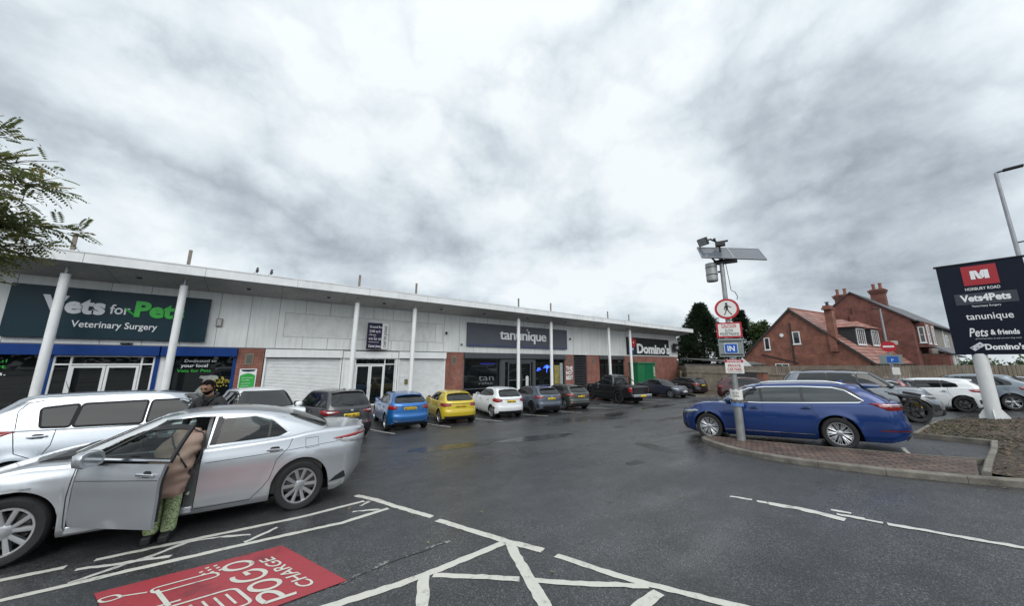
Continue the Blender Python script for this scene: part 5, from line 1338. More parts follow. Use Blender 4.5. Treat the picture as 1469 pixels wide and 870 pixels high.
part('canopy_end', MB().prism([(19.87,5.64),(22.3,5.18),(22.3,5.5),(19.87,6.01)], lambda u, v, d: (d, u, v), XE+.16, XE+.30), M_FASC, B)
for x in (-8.4,-5.2,-1.4,2.2,5.3,9.2,12.7,17,21.5,25.5,31,36,40): part('downlight', MB().cyl((x, 21.0, 5.455), (x, 21.0, 5.40), .09, .08, 14), mat('downlight_dark', (.03,.03,.03), .5), B)
for cx in (-7.10, -3.70, 3.70, 7.20, 15.80, 19.40, 27.40, 31.07):
    mb = MB().cyl((cx, 20.7, FLOOR), (cx, 20.7, 5.24), .135, .135, 24, True)
    o = part('column', mb, M_COLM, B, smooth=True, auto=40)
    part('column_neck', MB().cyl((cx, 20.7, 5.24), (cx, 20.7, 5.56), .06, .06, 12), M_STEEL, o, smooth=True, auto=40)
    part('mast', MB().box(cx-.06, cx+.06, 20.66, 20.74, 5.95, 6.97), M_WOODT, o, bevel=.01)
def pier(x0, x1, deep=.25): return part('brick_pier', MB().box(x0, x1, D+.0, D+deep+.3, FLOOR-.2, 2.488), M_BRK, B)
pier(-1.52, -.42); pier(10.42, 11.60); pier(22.36, 23.50); pier(25.46, 27.36)
part('brick_wall', MB().box(31.62, XE, D, D+.3, FLOOR-.2, 2.488), M_BRK, B)
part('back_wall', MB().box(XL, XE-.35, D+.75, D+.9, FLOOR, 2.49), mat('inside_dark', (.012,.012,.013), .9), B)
for x0 in (-1.20, 10.62, 22.72, 26.15):
    plq = part('wall_plaque', MB().box(x0, x0+.36, D-.028, D-.002, 1.60, 2.20), mat('plaque_frame', (.20,.17,.12), .7, 0, var=.2), B, bevel=.01)
    part('plaque_panel', MB().box(x0+.06, x0+.30, D-.034, D-.027, 1.68, 2.12), mat('plaque_panel', (.10,.095,.085), .6), plq)

def frame_bars(mb, x0, x1, z0, z1, w, y0, y1, verts=(), horiz=()):
    mb.box(x0, x0+w, y0, y1, z0, z1).box(x1-w, x1, y0, y1, z0, z1).box(x0+w, x1-w, y0, y1, z1-w, z1).box(x0+w, x1-w, y0, y1, z0, z0+w)
    for v in verts: mb.box(v-w/2, v+w/2, y0+.004, y1-.004, z0+w, z1-w)
    for h in horiz: mb.box(x0+w, x1-w, y0+.002, y1-.002, h-w/2, h+w/2)
    return mb
# --- vets
part('shutter_box', MB().box(XL, -4.30, D-.16, D+.2, 2.02, 2.46).box(-4.26, -1.53, D-.16, D+.2, 2.02, 2.46), M_BLUE, B, bevel=.02)
w = part('shop_window', MB().box(XL, -7.50, D+.13, D+.15, FLOOR, 2.02), M_SHOPGL, B)
part('window_frame', MB().box(-7.50, -7.34, D+.02, D+.18, FLOOR, 2.018).box(XL, -7.50, D+.04, D+.12, FLOOR, FLOOR+.35), M_BLUE, w)
text_part('window_lettering', [dict(body='thoughtful', org=(-9.95, D+.126, 1.72), xd=(1,0,0), yd=(0,0,1), h=.13, width=1.5), dict(body='and support', org=(-10.1, D+.126, 1.49), xd=(1,0,0), yd=(0,0,1), h=.14, width=1.66, bold=.01)], M_LETG, w)
text_part('window_lettering', [dict(body='at every turn.', org=(-10.4, D+.126, 1.22), xd=(1,0,0), yd=(0,0,1), h=.15, width=2.0, bold=.012)] + [dict(body=t, org=(-9.7, D+.126, .98-.10*i), xd=(1,0,0), yd=(0,0,1), h=.05, width=wd) for i, (t, wd) in enumerate((('You know your pet better than', 1.2), ('anyone and we know pets, so', 1.15), ('together we can give your', 1.05), ('best friend the best care', 1.1)))], M_LET, w)
d = part('entrance_screen', MB().box(-7.34, -4.42, D+.13, D+.15, FLOOR, 2.02), M_SHOPGL, B)
part('screen_frame', frame_bars(MB(), -7.33, -4.43, FLOOR, 2.015, .06, D+.06, D+.16, (-6.86, -4.84), (1.64,)), M_WHITE, d)
for x0, x1, hx in ((-6.82, -5.87, -5.96), (-5.85, -4.88, -5.76)):
    o = part('door', frame_bars(MB(), x0, x1, FLOOR+.02, 1.58, .085, D+.03, D+.09), M_WHITE, B)
    part('door_glass', MB().box(x0+.09, x1-.09, D+.055, D+.065, FLOOR+.11, 1.49), M_SHOPGL, o)
    part('door_handle', MB().bar((hx, D-.03, -.1), (hx, D-.03, .5), .03).bar((hx, D-.03, .05), (hx, D+.03, .05), .02).bar((hx, D-.03, .4), (hx, D+.03, .4), .02), M_CHR, o)
part('window_frame', MB().box(-4.42, -4.28, D+.02, D+.18, FLOOR, 2.018).box(-4.05, -3.93, D+.02, D+.18, FLOOR, 2.018).box(-1.66, -1.53, D+.02, D+.18, FLOOR, 2.018).box(-3.93, -1.66, D+.03, D+.17, FLOOR, FLOOR+.3), M_BLUE, B)
part('frame_panel', MB().box(-4.28, -4.05, D+.07, D+.17, FLOOR, 2.018), M_WHITE, B)
w = part('shop_window', MB().box(-3.93, -1.66, D+.13, D+.15, FLOOR+.3, 2.02), M_SHOPGL, B)
text_part('window_lettering', [dict(body='Dedicated to', org=(-3.45, D+.126, 1.74), xd=(1,0,0), yd=(0,0,1), h=.13, width=1.15), dict(body='your local', org=(-3.55, D+.126, 1.50), xd=(1,0,0), yd=(0,0,1), h=.15, width=.95, bold=.012)], M_LET, w)
text_part('window_lettering', [dict(body='Vets for Pets', org=(-3.66, D+.126, 1.26), xd=(1,0,0), yd=(0,0,1), h=.14, width=1.2, bold=.012)], M_LETG, w)
# a pale dog's silhouette and a yellow bunch printed in the window
dog = [(-2.95,.0),(-2.2,.0),(-2.25,.35),(-2.30,.62),(-2.34,.80),(-2.22,.86),(-2.12,.98),(-2.20,1.07),(-2.40,1.10),(-2.62,1.06),(-2.80,1.08),(-2.84,.98),(-2.66,.90),(-2.74,.60),(-2.90,.35)]
part('window_print', MB().prism(dog, lambda u, v, q: (u, q, v), D+.120, D+.127), mat('print_pale', (.32,.33,.30), .6, 0, var=.3, vscale=7), w)
fl = MB()
for k in range(40):
    x, z = -1.93+rnd.gauss(0,.16), .72+rnd.gauss(0,.13); fl.cyl((x, D+.124, z), (x, D+.118-.002*(k % 3), z), .035, .035, 6)
part('window_print', fl, mat('print_yellow', (.36,.30,.04), .6, 0, var=.5, vscale=9), w)

# --- empty unit: roller shutters, doors
def shutter(x0, x1, nm='roller_shutter', m=None, z1=2.0, box=True, root=B, pitch=.078):
    pr = []; n = int((z1-FLOOR)/pitch); mb = MB(); V = []
    for k in range(n):
        z = FLOOR + k*pitch
        for dz, dy in ((0, .03), (.01, .006), (.035, 0), (.06, .006), (pitch-.004, .03)): V += [(x0+.07, D+.08+dy, z+dz), (x1-.07, D+.08+dy, z+dz)]
    mb.add(V, [(2*i, 2*i+1, 2*i+3, 2*i+2) for i in range(len(V)//2-1)])
    o = part(nm, mb, m or M_SHUT, root)
    for q in (x0, x1-.08): part('shutter_guide', MB().box(q, q+.08, D+.0, D+.16, FLOOR, z1), M_WHITE, o)
    if box: part('shutter_box', MB().box(x0, x1, D-.15, D+.2, z1, z1+.44), M_WHITE, o, bevel=.015)
    return o
s1 = shutter(-.38, 3.36); s2 = shutter(6.74, 10.12)
part('door_surround', MB().box(3.40, 6.70, D-.06, D+.2, 2.0, 2.42).box(3.40, 3.50, D, D+.2, FLOOR, 2.0).box(6.60, 6.70, D, D+.2, FLOOR, 2.0).box(3.50,3.80,D+.06,D+.18,FLOOR,2.0), M_WHITE, B)
part('brick_sliver', MB().box(10.13, 10.418, D+.01, D+.25, FLOOR, 2.488), M_BRK, B)
o = part('entrance_screen', MB().box(3.80, 6.60, D+.13, D+.15, FLOOR, 2.0), M_SHOPGL, B)
part('screen_frame', frame_bars(MB(), 3.80, 6.58, FLOOR, 1.99, .055, D+.07, D+.16, (4.14, 5.90), (1.62,)), M_WHITE, o)
for x0, x1, hx in ((4.18, 5.00, 4.90), (5.02, 5.86, 5.12)):
    o = part('door', frame_bars(MB(), x0, x1, FLOOR+.02, 1.57, .085, D+.03, D+.09), M_WHITE, B)
    part('door_glass', MB().box(x0+.09, x1-.09, D+.055, D+.065, FLOOR+.11, 1.48), M_SHOPGL, o)
    part('door_handle', MB().tube([(hx, D+.03, -.2), (hx, D-.05, -.18), (hx, D-.05, .34), (hx, D+.03, .36)], .018, 8), M_CHR, o, smooth=True)
part('lock_box', MB().box(7.25, 7.46, D+.02, D+.075, .30, .62), mat('lock_box', (.14,.14,.05), .6, 0, var=.3), s2)
fo = MB(); Z0, Z1 = 3.15, 4.50
for z in (Z0, Z1): fo.box(.30, 9.80, D-.006, D-.001, z-.012, z+.012)
for x in (.30, 9.80): fo.box(x-.012, x+.012, D-.007, D-.001, Z0, Z1)
fo.box(9.25, 9.27, D-.006, D-.001, Z0, Z1)
part('old_sign_mark', fo, mat('old_sign_mark', (.30,.30,.29), .8, 0, var=.4, vscale=3), B)
part('sign_patch', MB().box(.315, 9.24, D-.003, D-.0015, Z0+.015, Z1-.015), mat('sign_patch', (.64,.645,.635), .6, 0, var=.10, vscale=1.1, dirt=.35, dscale=(1,1,.4)), B)
# --- tanning shop
part('shutter_box', MB().box(11.62, 16.60, D-.14, D+.2, 2.06, 2.47).box(16.62, 22.34, D-.14, D+.2, 2.06, 2.47), M_GREYF, B, bevel=.015)
w = part('shop_window', MB().box(11.66, 22.30, D+.13, D+.15, FLOOR, 2.06), M_SHOPGL, B)
part('window_frame', frame_bars(MB(), 11.62, 15.0, FLOOR, 2.05, .07, D+.04, D+.17, (), (-.25,)), M_GREYF, w)
part('window_frame', frame_bars(MB(), 18.66, 22.34, FLOOR, 2.05, .07, D+.04, D+.17, (20.86,), (-.25,)), M_GREYF, w)
part('door_surround', MB().box(15.0, 15.42, D, D+.18, FLOOR, 2.05).box(18.40, 18.66, D, D+.18, FLOOR, 2.05).box(15.42, 18.40, D, D+.18, 1.78, 2.05), M_GREYF, w)
for x0, x1, hx in ((15.75, 17.0, 16.86), (17.03, 18.2, 17.16)):
    o = part('door', frame_bars(MB(), x0, x1, FLOOR+.02, 1.75, .11, D+.03, D+.09, (), (.3,)), M_GREYF, B)
    part('door_handle', MB().bar((hx, D-.03, -.2), (hx, D-.03, .8), .04), M_CHR, o)
part('window_poster', MB().cyl((17.75, D+.01, .45), (17.75, D+.02, .45), .17, .17, 16).box(17.6, 17.9, D+.011, D+.02, -.2, .3), mat('notice_white', (.6,.6,.58), .6), w)
text_part('window_lettering', [dict(body='tan', org=(13.0, D+.126, .35), xd=(1,0,0), yd=(0,0,1), h=.45, width=1.4), dict(body='relax', org=(13.05, D+.126, .05), xd=(1,0,0), yd=(0,0,1), h=.2, width=1.3)], mat('frosted_vinyl', (.16,.17,.18), .6), w)
neon = MB(); M_NEON = mat('neon_blue', (.02,.05,.6), .5, emit=(.03,.10,1.0), estr=3.0)
for k in range(7):
    a = R(20+k*24); neon.tube([(20.15, D+.118, 1.18), (20.15+.22*math.cos(a), D+.118, 1.26+.26*math.sin(a)), (20.15+.46*math.cos(a), D+.118, 1.16+.30*math.sin(a))], .022, 6)
neon.tube([(20.15, D+.118, 1.18), (20.10, D+.118, .85)], .02, 6)
for q in (0, .16): neon.tube([(18.95+q, D+.118, 1.0), (19.1+q, D+.118, 1.28), (19.25+q, D+.118, 1.1)], .022, 6)
part('neon_palm', neon, M_NEON, w)
part('neon_tube', MB().box(13.1, 14.5, D+.116, D+.128, 1.63, 1.66), mat('neon_dim', (.01,.01,.2), .5, emit=(.02,.03,.5), estr=.9), w)
part('window_poster', MB().box(21.05, 21.75, D+.12, D+.128, -.2, 1.5), mat('poster_ochre', (.24,.20,.06), .6, 0, var=.4, vscale=3), w)
part('window_poster', MB().box(21.78, 22.15, D+.12, D+.128, -.2, 1.7), mat('poster_pale', (.30,.33,.33), .6, 0, var=.2), w)
# --- recess gate between the piers, pizza shop entrance
g = part('slatted_gate', MB().box(23.52, 23.62, D+.02, D+.12, FLOOR, 2.45).box(25.34, 25.44, D+.02, D+.12, FLOOR, 2.45), M_GREYF, B)
mb = MB()
for k in range(13): mb.obox((24.48, D+.10, FLOOR+.15+k*.25), (1,0,0), (0,.8,.6), (0,-.6,.8), .86, .012, .11)
part('gate_slats', mb, M_GREYF, g)
part('shutter_box', MB().box(27.38, 31.60, D-.12, D+.2, 2.08, 2.47), M_GREYF, B, bevel=.015)
o = part('entrance_screen', MB().box(27.38, 31.60, D+.16, D+.18, FLOOR, 2.08), M_SHOPGL, B)
part('screen_frame', frame_bars(MB(), 27.40, 31.58, FLOOR, 2.07, .08, D+.06, D+.18, (28.5, 29.6, 30.6), (1.5,)), M_SBLK, o)
text_part('wall_lettering', [dict(body=t, org=(22.46, D-.003, z), xd=(1,0,0), yd=(0,0,1), h=.34, width=.92, bold=.03) for t, z in (('THE', 1.05), ('NOT', .62), ('BEST', .16))], M_LET, B)
mb = MB()
for k in range(26): mb.box(*(lambda x, z: (x, x+rnd.uniform(.04,.14), D-.004, D-.001, z, z+.03))(10.6+rnd.random()*.8, rnd.uniform(.2,1.2)))
part('wall_scuffs', mb, mat('scuff', (.33,.25,.20), .9), B)
part('lintel_strip', MB().box(XL, XE, D-.02, D-.002, 2.47, 2.50), mat('drip_trim', (.16,.165,.17), .5), B)

# ---------------------------------------------------------------- signs on the parade
def board(name, x0, x1, z0, z1, y, depth, m, label, cat='sign', bev=.015):
    t = thing(name, ((x0+x1)/2, y, z0), label, cat)
    part('sign_board', MB().box(x0, x1, y-depth, y-.001, z0, z1), m, t, bevel=bev)
    return t
ux, uz = (1,0,0), (0,0,1)
t = board('shop_sign', -8.72, -2.84, 2.73, 4.86, D-.02, .18, M_NAVY, 'large dark navy shop sign with white and green pet surgery lettering'); yy = D-.202
text_part('lettering', [dict(body='Vets', org=(-7.90, yy, 3.80), xd=ux, yd=uz, h=.66, width=1.72, bold=.045, depth=.03), dict(body='for', org=(-6.05, yy, 3.84), xd=ux, yd=uz, h=.42, width=.60, bold=.015, depth=.03)], M_LETB, t)
text_part('lettering', [dict(body='Pets', org=(-5.32, yy, 3.80), xd=ux, yd=uz, h=.66, width=1.62, bold=.045, depth=.03)], M_LETG, t)
text_part('lettering', [dict(body='Veterinary Surgery', org=(-7.02, yy, 3.20), xd=ux, yd=uz, h=.28, width=2.50, bold=.008, depth=.02)], M_LET, t)
part('emblem', MB().cyl((-5.55, yy-.015, 4.05), (-5.28, yy-.015, 3.82), .05, .02, 6).cyl((-5.62, yy-.015, 4.14), (-5.5, yy-.015, 4.02), .02, .05, 6), M_LETG, t)
t = board('shop_sign', 11.76, 22.54, 2.98, 4.80, D-.02, .14, M_SGREY, 'wide mid-grey shop sign with rounded white lower-case lettering'); yy = D-.162
text_part('lettering', [dict(body='tanunique', org=(14.72, yy, 3.62), xd=ux, yd=uz, h=.84, width=5.1, bold=.01, depth=.06, spacing=.92)], M_LET, t)
part('emblem', MB().cyl((17.62, yy, 4.52), (17.62, yy-.05, 4.52), .10, .10, 12), mat('sun_dot', (.55,.40,.30), .5), t)
part('trim_stripe', MB().box(11.78, 22.52, yy-.004, yy+.001, 2.99, 3.14), mat('stripe_blue', (.05,.065,.14), .4), t)
t = board('shop_sign', 32.2, 41.3, 2.66, 4.64, D-.02, .10, M_SBLK, 'black pizza shop sign with white lettering and a red and blue domino tile'); yy = D-.122
text_part('lettering', [dict(body="Domino's", org=(34.05, yy, 2.86), xd=ux, yd=uz, h=1.06, width=7.2, bold=.035, depth=.05)], M_LET, t)
def domino(root, c, s, n, ux_, uz_, red, blue, ink, ang=45):
    c = Vector(c); a = Vector(ux_)*math.cos(R(ang)) + Vector(uz_)*math.sin(R(ang)); b = -Vector(ux_)*math.sin(R(ang)) + Vector(uz_)*math.cos(R(ang)); n = Vector(n)
    for k, m in ((1, red), (-1, blue)):
        part('domino_half', MB().obox(c + a*(s*.52*k), a, b, n, s*.5, s*.5, .02), m, root)
    mb = MB()
    for p in (a*(s*.52), a*(-s*.3)+b*(-s*.22), a*(-s*.74)+b*(s*.22)): mb.cyl(c+p+n*.018, c+p+n*.03, s*.13, s*.13, 12)
    part('domino_dot', mb, ink, root)
M_LRED = mat('logo_red', (.50,.015,.025), .4); M_LBLU = mat('logo_blue', (.02,.09,.24), .4)
domino(t, (33.15, yy-.02, 3.62), .92, (0,-1,0), ux, uz, M_LRED, M_LBLU, M_LET, 62)
t = board('projecting_sign', 41.95, 43.5, 3.22, 4.22, D-.30, .14, M_SBLK, 'small black box sign at the far end of the upper wall')
part('emblem', MB().prism([(42.3,3.6),(42.9,3.45),(43.2,3.8),(42.7,3.95)], lambda u, v, d: (u, d, v), D-.46, D-.442), mat('logo_grey', (.30,.31,.32), .5), t)
part('bracket', MB().box(42.2, 42.3, D-.30, D-.001, 3.6, 3.7).box(43.1, 43.2, D-.30, D-.001, 3.6, 3.7), M_STEEL, t)
# to-let board: a V of two faces
t = thing('letting_board', (5.4, D-.3, 2.5), 'dark purple letting board with white lines of writing above the empty shop door', 'sign')
M_PURP = mat('board_purple', (.022,.015,.045), .4, 0, var=.1, spec=.2)
P0, P1, P2 = Vector((4.58, D-.36, 0)), Vector((5.46, D-.36, 0)), Vector((5.90, D-.16, 0))
def vface(a, b, z0, z1, m, nm): 
    d = (b-a).normalized(); n = Vector((d.y, -d.x, 0)); c = (a+b)/2
    return part(nm, MB().obox((c.x, c.y, (z0+z1)/2), d, n, (0,0,1), (b-a).length/2, .018, (z1-z0)/2), m, t), d, n
f1, d1, n1 = vface(P0, P1, 2.56, 4.22, M_PURP, 'sign_board')
f2, d2, n2 = vface(P1+Vector((.02,.01,0)), P2, 2.58, 4.24, M_WHITE, 'sign_board')
its = []
for tx_, z, h, wd in (('Ground floor', 3.90, .15, .84), ('2,045 sq ft', 3.62, .15, .66), ('(190 sqm)', 3.42, .08, .40), ('0191 563 1033', 3.14, .13, .78), ('carterjonas.co.uk', 2.98, .06, .60), ('Carter Jonas', 2.68, .16, .74)):
    o_ = P0 + d1*.12 + n1*.020; its.append(dict(body=tx_, org=(o_.x, o_.y, z), xd=d1, yd=uz, h=h, width=wd, bold=.01))
text_part('lettering', its, M_LET, t)
o_ = P1 + d2*.36 + n2*.022
text_part('lettering', [dict(body='CARTER JONAS', org=(o_.x, o_.y, 2.68), xd=(0,0,1), yd=-d2, h=.20, width=1.40, bold=.02)], M_INK, t)
part('bracket', MB().box(5.0, 5.06, D-.42, D-.001, 3.3, 3.36), M_STEEL, t)
# green-and-white poster on the brick pier
t = thing('poster', (-.98, D-.02, .4), 'green and white poster fixed to the brick pier beside the vet window', 'poster')
part('poster_panel', MB().box(-1.33, -.63, D-.03, D-.002, .2, 1.40), M_WHITE, t)
part('poster_print', MB().box(-1.29, -.67, D-.034, D-.029, .22, 1.05).prism([(-1.29+.62*k/12, 1.05+.12*math.sin(PI*k/12)) for k in range(13)], lambda u, v, d: (u, d, v), D-.034, D-.0295), mat('poster_green', (.03,.36,.06), .5, 0, var=.15), t)
part('poster_header', MB().prism([(-1.28,1.36),(-.68,1.36),(-.74,1.27),(-.98,1.24),(-1.22,1.27)], lambda u, v, d: (u, d, v), D-.034, D-.029), M_NAVY, t)
text_part('lettering', [dict(body=s_, org=(-1.2, D-.036, z), xd=ux, yd=uz, h=.06, width=wd) for s_, z, wd in (('Join our Complete', .92, .44), ('Care plan', .80, .3), ('and save on', .64, .36), ('your pet', .52, .3), ('Ask inside', .36, .34))], M_LET, t)
# small fittings
def cam(x, z, lab):
    t = thing('security_camera', (x, D-.02, z), lab, 'camera')
    part('mount', MB().cyl((x, D-.001, z), (x, D-.10, z), .07, .06, 14), M_WHITE, t)
    part('dome', MB().lathe([(0,-.14),(.05,-.12),(.08,-.05),(.085,0),(.06,.05),(0,.06)], (x, D-.13, z-.02), 'z', 16), M_SBLK, t, smooth=True)
    part('arm', MB().tube([(x, D-.05, z+.05), (x+.02, D-.2, z+.10), (x+.03, D-.25, z+.02)], .02, 8), M_WHITE, t)
cam(10.05, 3.92, 'white dome security camera just left of the grey tanning sign'); cam(23.0, 4.05, 'white dome security camera just right of the grey tanning sign')
t = thing('wall_lamp', (-2.42, D-.02, 3.6), 'rectangular bulkhead lamp on the white wall right of the navy sign', 'lamp')
part('lamp_body', MB().box(-2.54, -2.30, D-.10, D-.001, 3.52, 3.94), mat('lamp_grey', (.22,.21,.19), .6), t, bevel=.02); part('diffuser', MB().box(-2.50, -2.34, D-.115, D-.099, 3.57, 3.89), mat('lamp_diffuser', (.45,.45,.42), .4), t, bevel=.01)
t = thing('alarm_box', (11.35, D-.02, 3.1), 'small grey alarm box low on the white wall left of the tanning sign', 'alarm box'); part('case', MB().box(11.28, 11.44, D-.07, D-.001, 3.0, 3.16), M_STEEL, t, bevel=.015); part('cover', MB().cyl((11.36, D-.07, 3.08), (11.36, D-.085, 3.08), .05, .04, 12), M_BLK, t)
t = thing('wall_lamp', (43.3, D-.02, 2.1), 'round white lamp on the brick at the far end of the parade', 'lamp'); part('lamp_body', MB().cyl((43.3, D-.001, 2.1), (43.3, D-.06, 2.1), .16, .15, 16), M_STEEL, t); part('diffuser', MB().lathe([(0,-.16),(.10,-.14),(.15,-.06),(.15,0)], (43.3, D-.02, 2.1), 'y', 16), M_LET, t, smooth=True)
t = thing('door_sensor', (-5.4, D-.1, 2.5), 'small black door sensor over the vet entrance', 'sensor'); part('case', MB().box(-5.58, -5.22, D-.09, D-.001, 2.515, 2.60), M_BLK, t, bevel=.02); part('lens', MB().box(-5.5, -5.3, D-.098, D-.089, 2.53, 2.57), M_SHOPGL, t)
# green kiosk
kx0, kx1, ky = 32.5, 36.0, 20.9
t = thing('storage_kiosk', ((kx0+kx1)/2, 21.2, FLOOR), 'green metal kiosk with a roller shutter against the brick wall by the pizza sign', 'kiosk')
M_KG = mat('kiosk_green', (.012,.15,.058), .45, 0, var=.12, vscale=3, dirt=.2)
part('cabin', MB().box(kx0, kx1, ky, D-.02, FLOOR, 1.66), M_KG, t, bevel=.02)
part('kiosk_roof', MB().box(kx0-.08, kx1+.08, ky-.10, D-.02, 1.66, 1.80), mat('kiosk_roof', (.05,.16,.10), .5), t, bevel=.02)
mb = MB()
for k in range(24): mb.obox(((kx0+1.35+kx1-.5)/2, ky-.02, FLOOR+.3+k*.095), (1,0,0), (0,.9,.4), (0,-.4,.9), (kx1-kx0-1.85)/2, .01, .046)
part('kiosk_shutter', mb, mat('kiosk_shutter', (.016,.22,.10), .4, .1, var=.1), t)
part('kiosk_notice', MB().box(kx1-.42, kx1-.10, ky-.02, ky-.002, .2, 1.3), mat('kiosk_notice', (.35,.38,.30), .6, 0, var=.5, vscale=4), t)
text_part('lettering', [dict(body='DRIVE', org=(kx0+.2, ky-.004, -.1), xd=(0,0,1), yd=(-1,0,0), h=.3, width=1.3, bold=.02)], mat('kiosk_lettering', (.05,.33,.17), .5), t) if False else None
# birds on the canopy edge
def bird(x, lab):
    t = thing('bird', (x, 19.95, 6.08), lab, 'bird')
    part('body', MB().lathe([(0,-.11),(.03,-.10),(.065,-.03),(.06,.05),(.04,.09),(.045,.13),(.03,.165),(0,.175)], (x, 19.95, 6.24), 'z', 12), mat('bird_grey', (.06,.06,.065), .7, 0, var=.3), t, smooth=True)
    part('beak', MB().cyl((x+.03, 19.95, 6.385), (x+.08, 19.95, 6.375), .014, .002, 6), M_BLK, t); part('tail', MB().bar((x-.02, 19.95, 6.17), (x-.13, 19.95, 6.09), .05, .015), M_BLK, t)
    part('foot', MB().bar((x, 19.93, 6.07), (x, 19.94, 6.16), .012).bar((x, 19.98, 6.07), (x, 19.97, 6.16), .012), M_BLK, t)
bird(-1.12, 'dark pigeon standing on the canopy edge, left of its companion'); bird(-.55, 'dark pigeon standing on the canopy edge, right of its companion')
# ---------------------------------------------------------------- sign pole on the island
PXY = (10.75, 3.85); K = .942
def zz(z): return (z-1.926)*K+1.926
gz = ground(*PXY)+.10
vd = Vector((PXY[0], PXY[1], 0)).normalized()            # from the drive towards the pole
face = -vd; side = Vector((vd.y, -vd.x, 0))              # side points right as one drives in
base = Vector((PXY[0], PXY[1], 0))
def at(u, z, out=0): return base + side*u + face*out + Vector((0,0,z))
t = thing('sign_pole', (PXY[0], PXY[1], gz), 'grey steel pole on the brick island carrying a solar panel and floodlight', 'pole')
part('pole', MB().cyl((PXY[0], PXY[1], gz-.2), (PXY[0], PXY[1], 1.0), .105, .100, 24).cyl((PXY[0], PXY[1], 1.0), (PXY[0], PXY[1], 1.06), .10, .07, 24, False).cyl((PXY[0], PXY[1], 1.06), (PXY[0], PXY[1], zz(5.3)), .07, .06, 20), mat('pole_grey', (.30,.31,.31), .5, .5, var=.18, vscale=5, dirt=.3, dscale=(3,3,.6)), t, smooth=True, auto=40)
# solar panels tilted towards the drive
c0 = at(.02, zz(5.42), 0); sl = (side*.9 + vd*.36 + Vector((0,0,-.10))).normalized(); up = (vd*.66 - side*.2 + Vector((0,0,.70))).normalized(); up = (up - sl*up.dot(sl)).normalized(); nn = sl.cross(up); nn = -nn if nn.z < 0 else nn
M_SOL = brickmat('solar_cells', (.11,.12,.14), (.10,.11,.13), (.15,.16,.175), 'x', .16, .16, .004, 0, .12, .1, 0, 1)
for k in (-1, 1):
    cc = c0 + sl*(.43*k + .25)
    o = part('solar_panel', MB().obox(cc, sl, up, nn, .415, .33, .012), M_SOL, t)
    fr = MB()
    for q in (-1, 1): fr.obox(cc+up*(.335*q), sl, up, nn, .425, .012, .02).obox(cc+sl*(.42*q), sl, up, nn, .012, .335, .02)
    part('panel_frame', fr, M_STEEL, o)
part('panel_bracket', MB().bar(c0-sl*.5-nn*.05, c0+sl*.72-nn*.05, .05).bar(at(0, zz(5.0)), c0-nn*.05, .06).bar(at(-.1, zz(5.08)), c0-sl*.35-nn*.05, .04).bar(at(.1, zz(5.08)), c0+sl*.55-nn*.05, .04).obox(at(.10, zz(5.12), -.02), side, face, (0,0,1), .30, .10, .055), M_BLK, t)
part('battery_box', MB().cyl(at(-.28, zz(4.55), .02), at(-.28, zz(5.1), .02), .155, .155, 20).cyl(at(-.28, zz(4.50), .02), at(-.28, zz(4.55), .02), .145, .158, 20), mat('battery_grey', (.32,.33,.33), .4, .3, var=.1), t, smooth=True, auto=40)
part('battery_strap', MB().cyl(at(-.28, zz(4.7), .02), at(-.28, zz(4.73), .02), .159, .159, 20).cyl(at(-.28, zz(4.95), .02), at(-.28, zz(4.98), .02), .159, .159, 20).bar(at(-.12, zz(4.8), .0), at(0, zz(4.8), .0), .05), M_BLK, t)
lh = at(-.42, zz(5.86), .12); la = (face*.75 + side*-.45 + Vector((0,0,-.45))).normalized(); lb = la.cross(Vector((0,0,1))).normalized(); lc = lb.cross(la)
part('floodlight', MB().obox(lh, la, lb, lc, .045, .15, .12).obox(lh-la*.07, la, lb, lc, .03, .10, .08), M_BLK, t, bevel=.015)
part('floodlight_glass', MB().obox(lh+la*.047, la, lb, lc, .003, .13, .10), mat('flood_glass', (.25,.26,.27), .1), t)
part('floodlight_arm', MB().tube([lh-la*.08, at(-.22, zz(5.95), 0), at(-.05, zz(5.82), -.05), at(0, zz(5.6), -.02), at(0, zz(5.2))], .03, 8), M_BLK, t, smooth=True)
part('sensor_head', MB().obox(at(.02, zz(5.72), .0), side, face, (0,0,1), .13, .09, .06).obox(at(.08, zz(5.80), .0), side, face, (0,0,1), .15, .05, .02).cyl(at(-.15, zz(5.9), .03), at(-.08, zz(5.9), .03), .05, .05, 10), M_BLK, t, bevel=.01)
part('cable', MB().tube([at(.10, zz(5.05), .05), at(.14, zz(4.5), .05), at(.16, zz(4.15), .05), at(.25, zz(4.08), .05), at(.30, zz(3.95), .02), at(.28, zz(3.85), 0)], .010, 6), M_BLK, t, smooth=True)
part('pole_strap', MB().cyl(at(0, zz(3.5)), at(0, zz(3.54)), .075, .075, 16).cyl(at(0, zz(2.9)), at(0, zz(2.94)), .078, .078, 16).cyl(at(0, zz(2.3)), at(0, zz(2.34)), .078, .078, 16).cyl(at(0, zz(1.75)), at(0, zz(1.79)), .078, .078, 16), M_STEEL, t)
M_SRED = mat('sign_red', (.42,.015,.025), .35, 0, var=.05); M_SWH = mat('sign_white', (.70,.70,.67), .4, 0, var=.05, vscale=3); M_SBLU = mat('sign_blue', (.012,.10,.42), .35)
M_SBACK = mat('sign_back', (.22,.25,.25), .5, .2, var=.1, vscale=3)
def plate(root, u0, u1, z0, z1, out, m, nm='sign_plate', th=.012, r=.02):
    pts = rounded([(u0, z0), (u1, z0), (u1, z1), (u0, z1)], r, 3)
    return part(nm, MB().prism(pts, lambda u, v, d: tuple(at(u, v, out+d)), 0, th), m, root)
def txt(root, lines, m, out):
    return text_part('lettering', [dict(body=b, org=at(u, z, out), xd=side, yd=(0,0,1), h=h, width=w_, bold=bo, align='c') for b, u, z, h, w_, bo in lines], m, root)
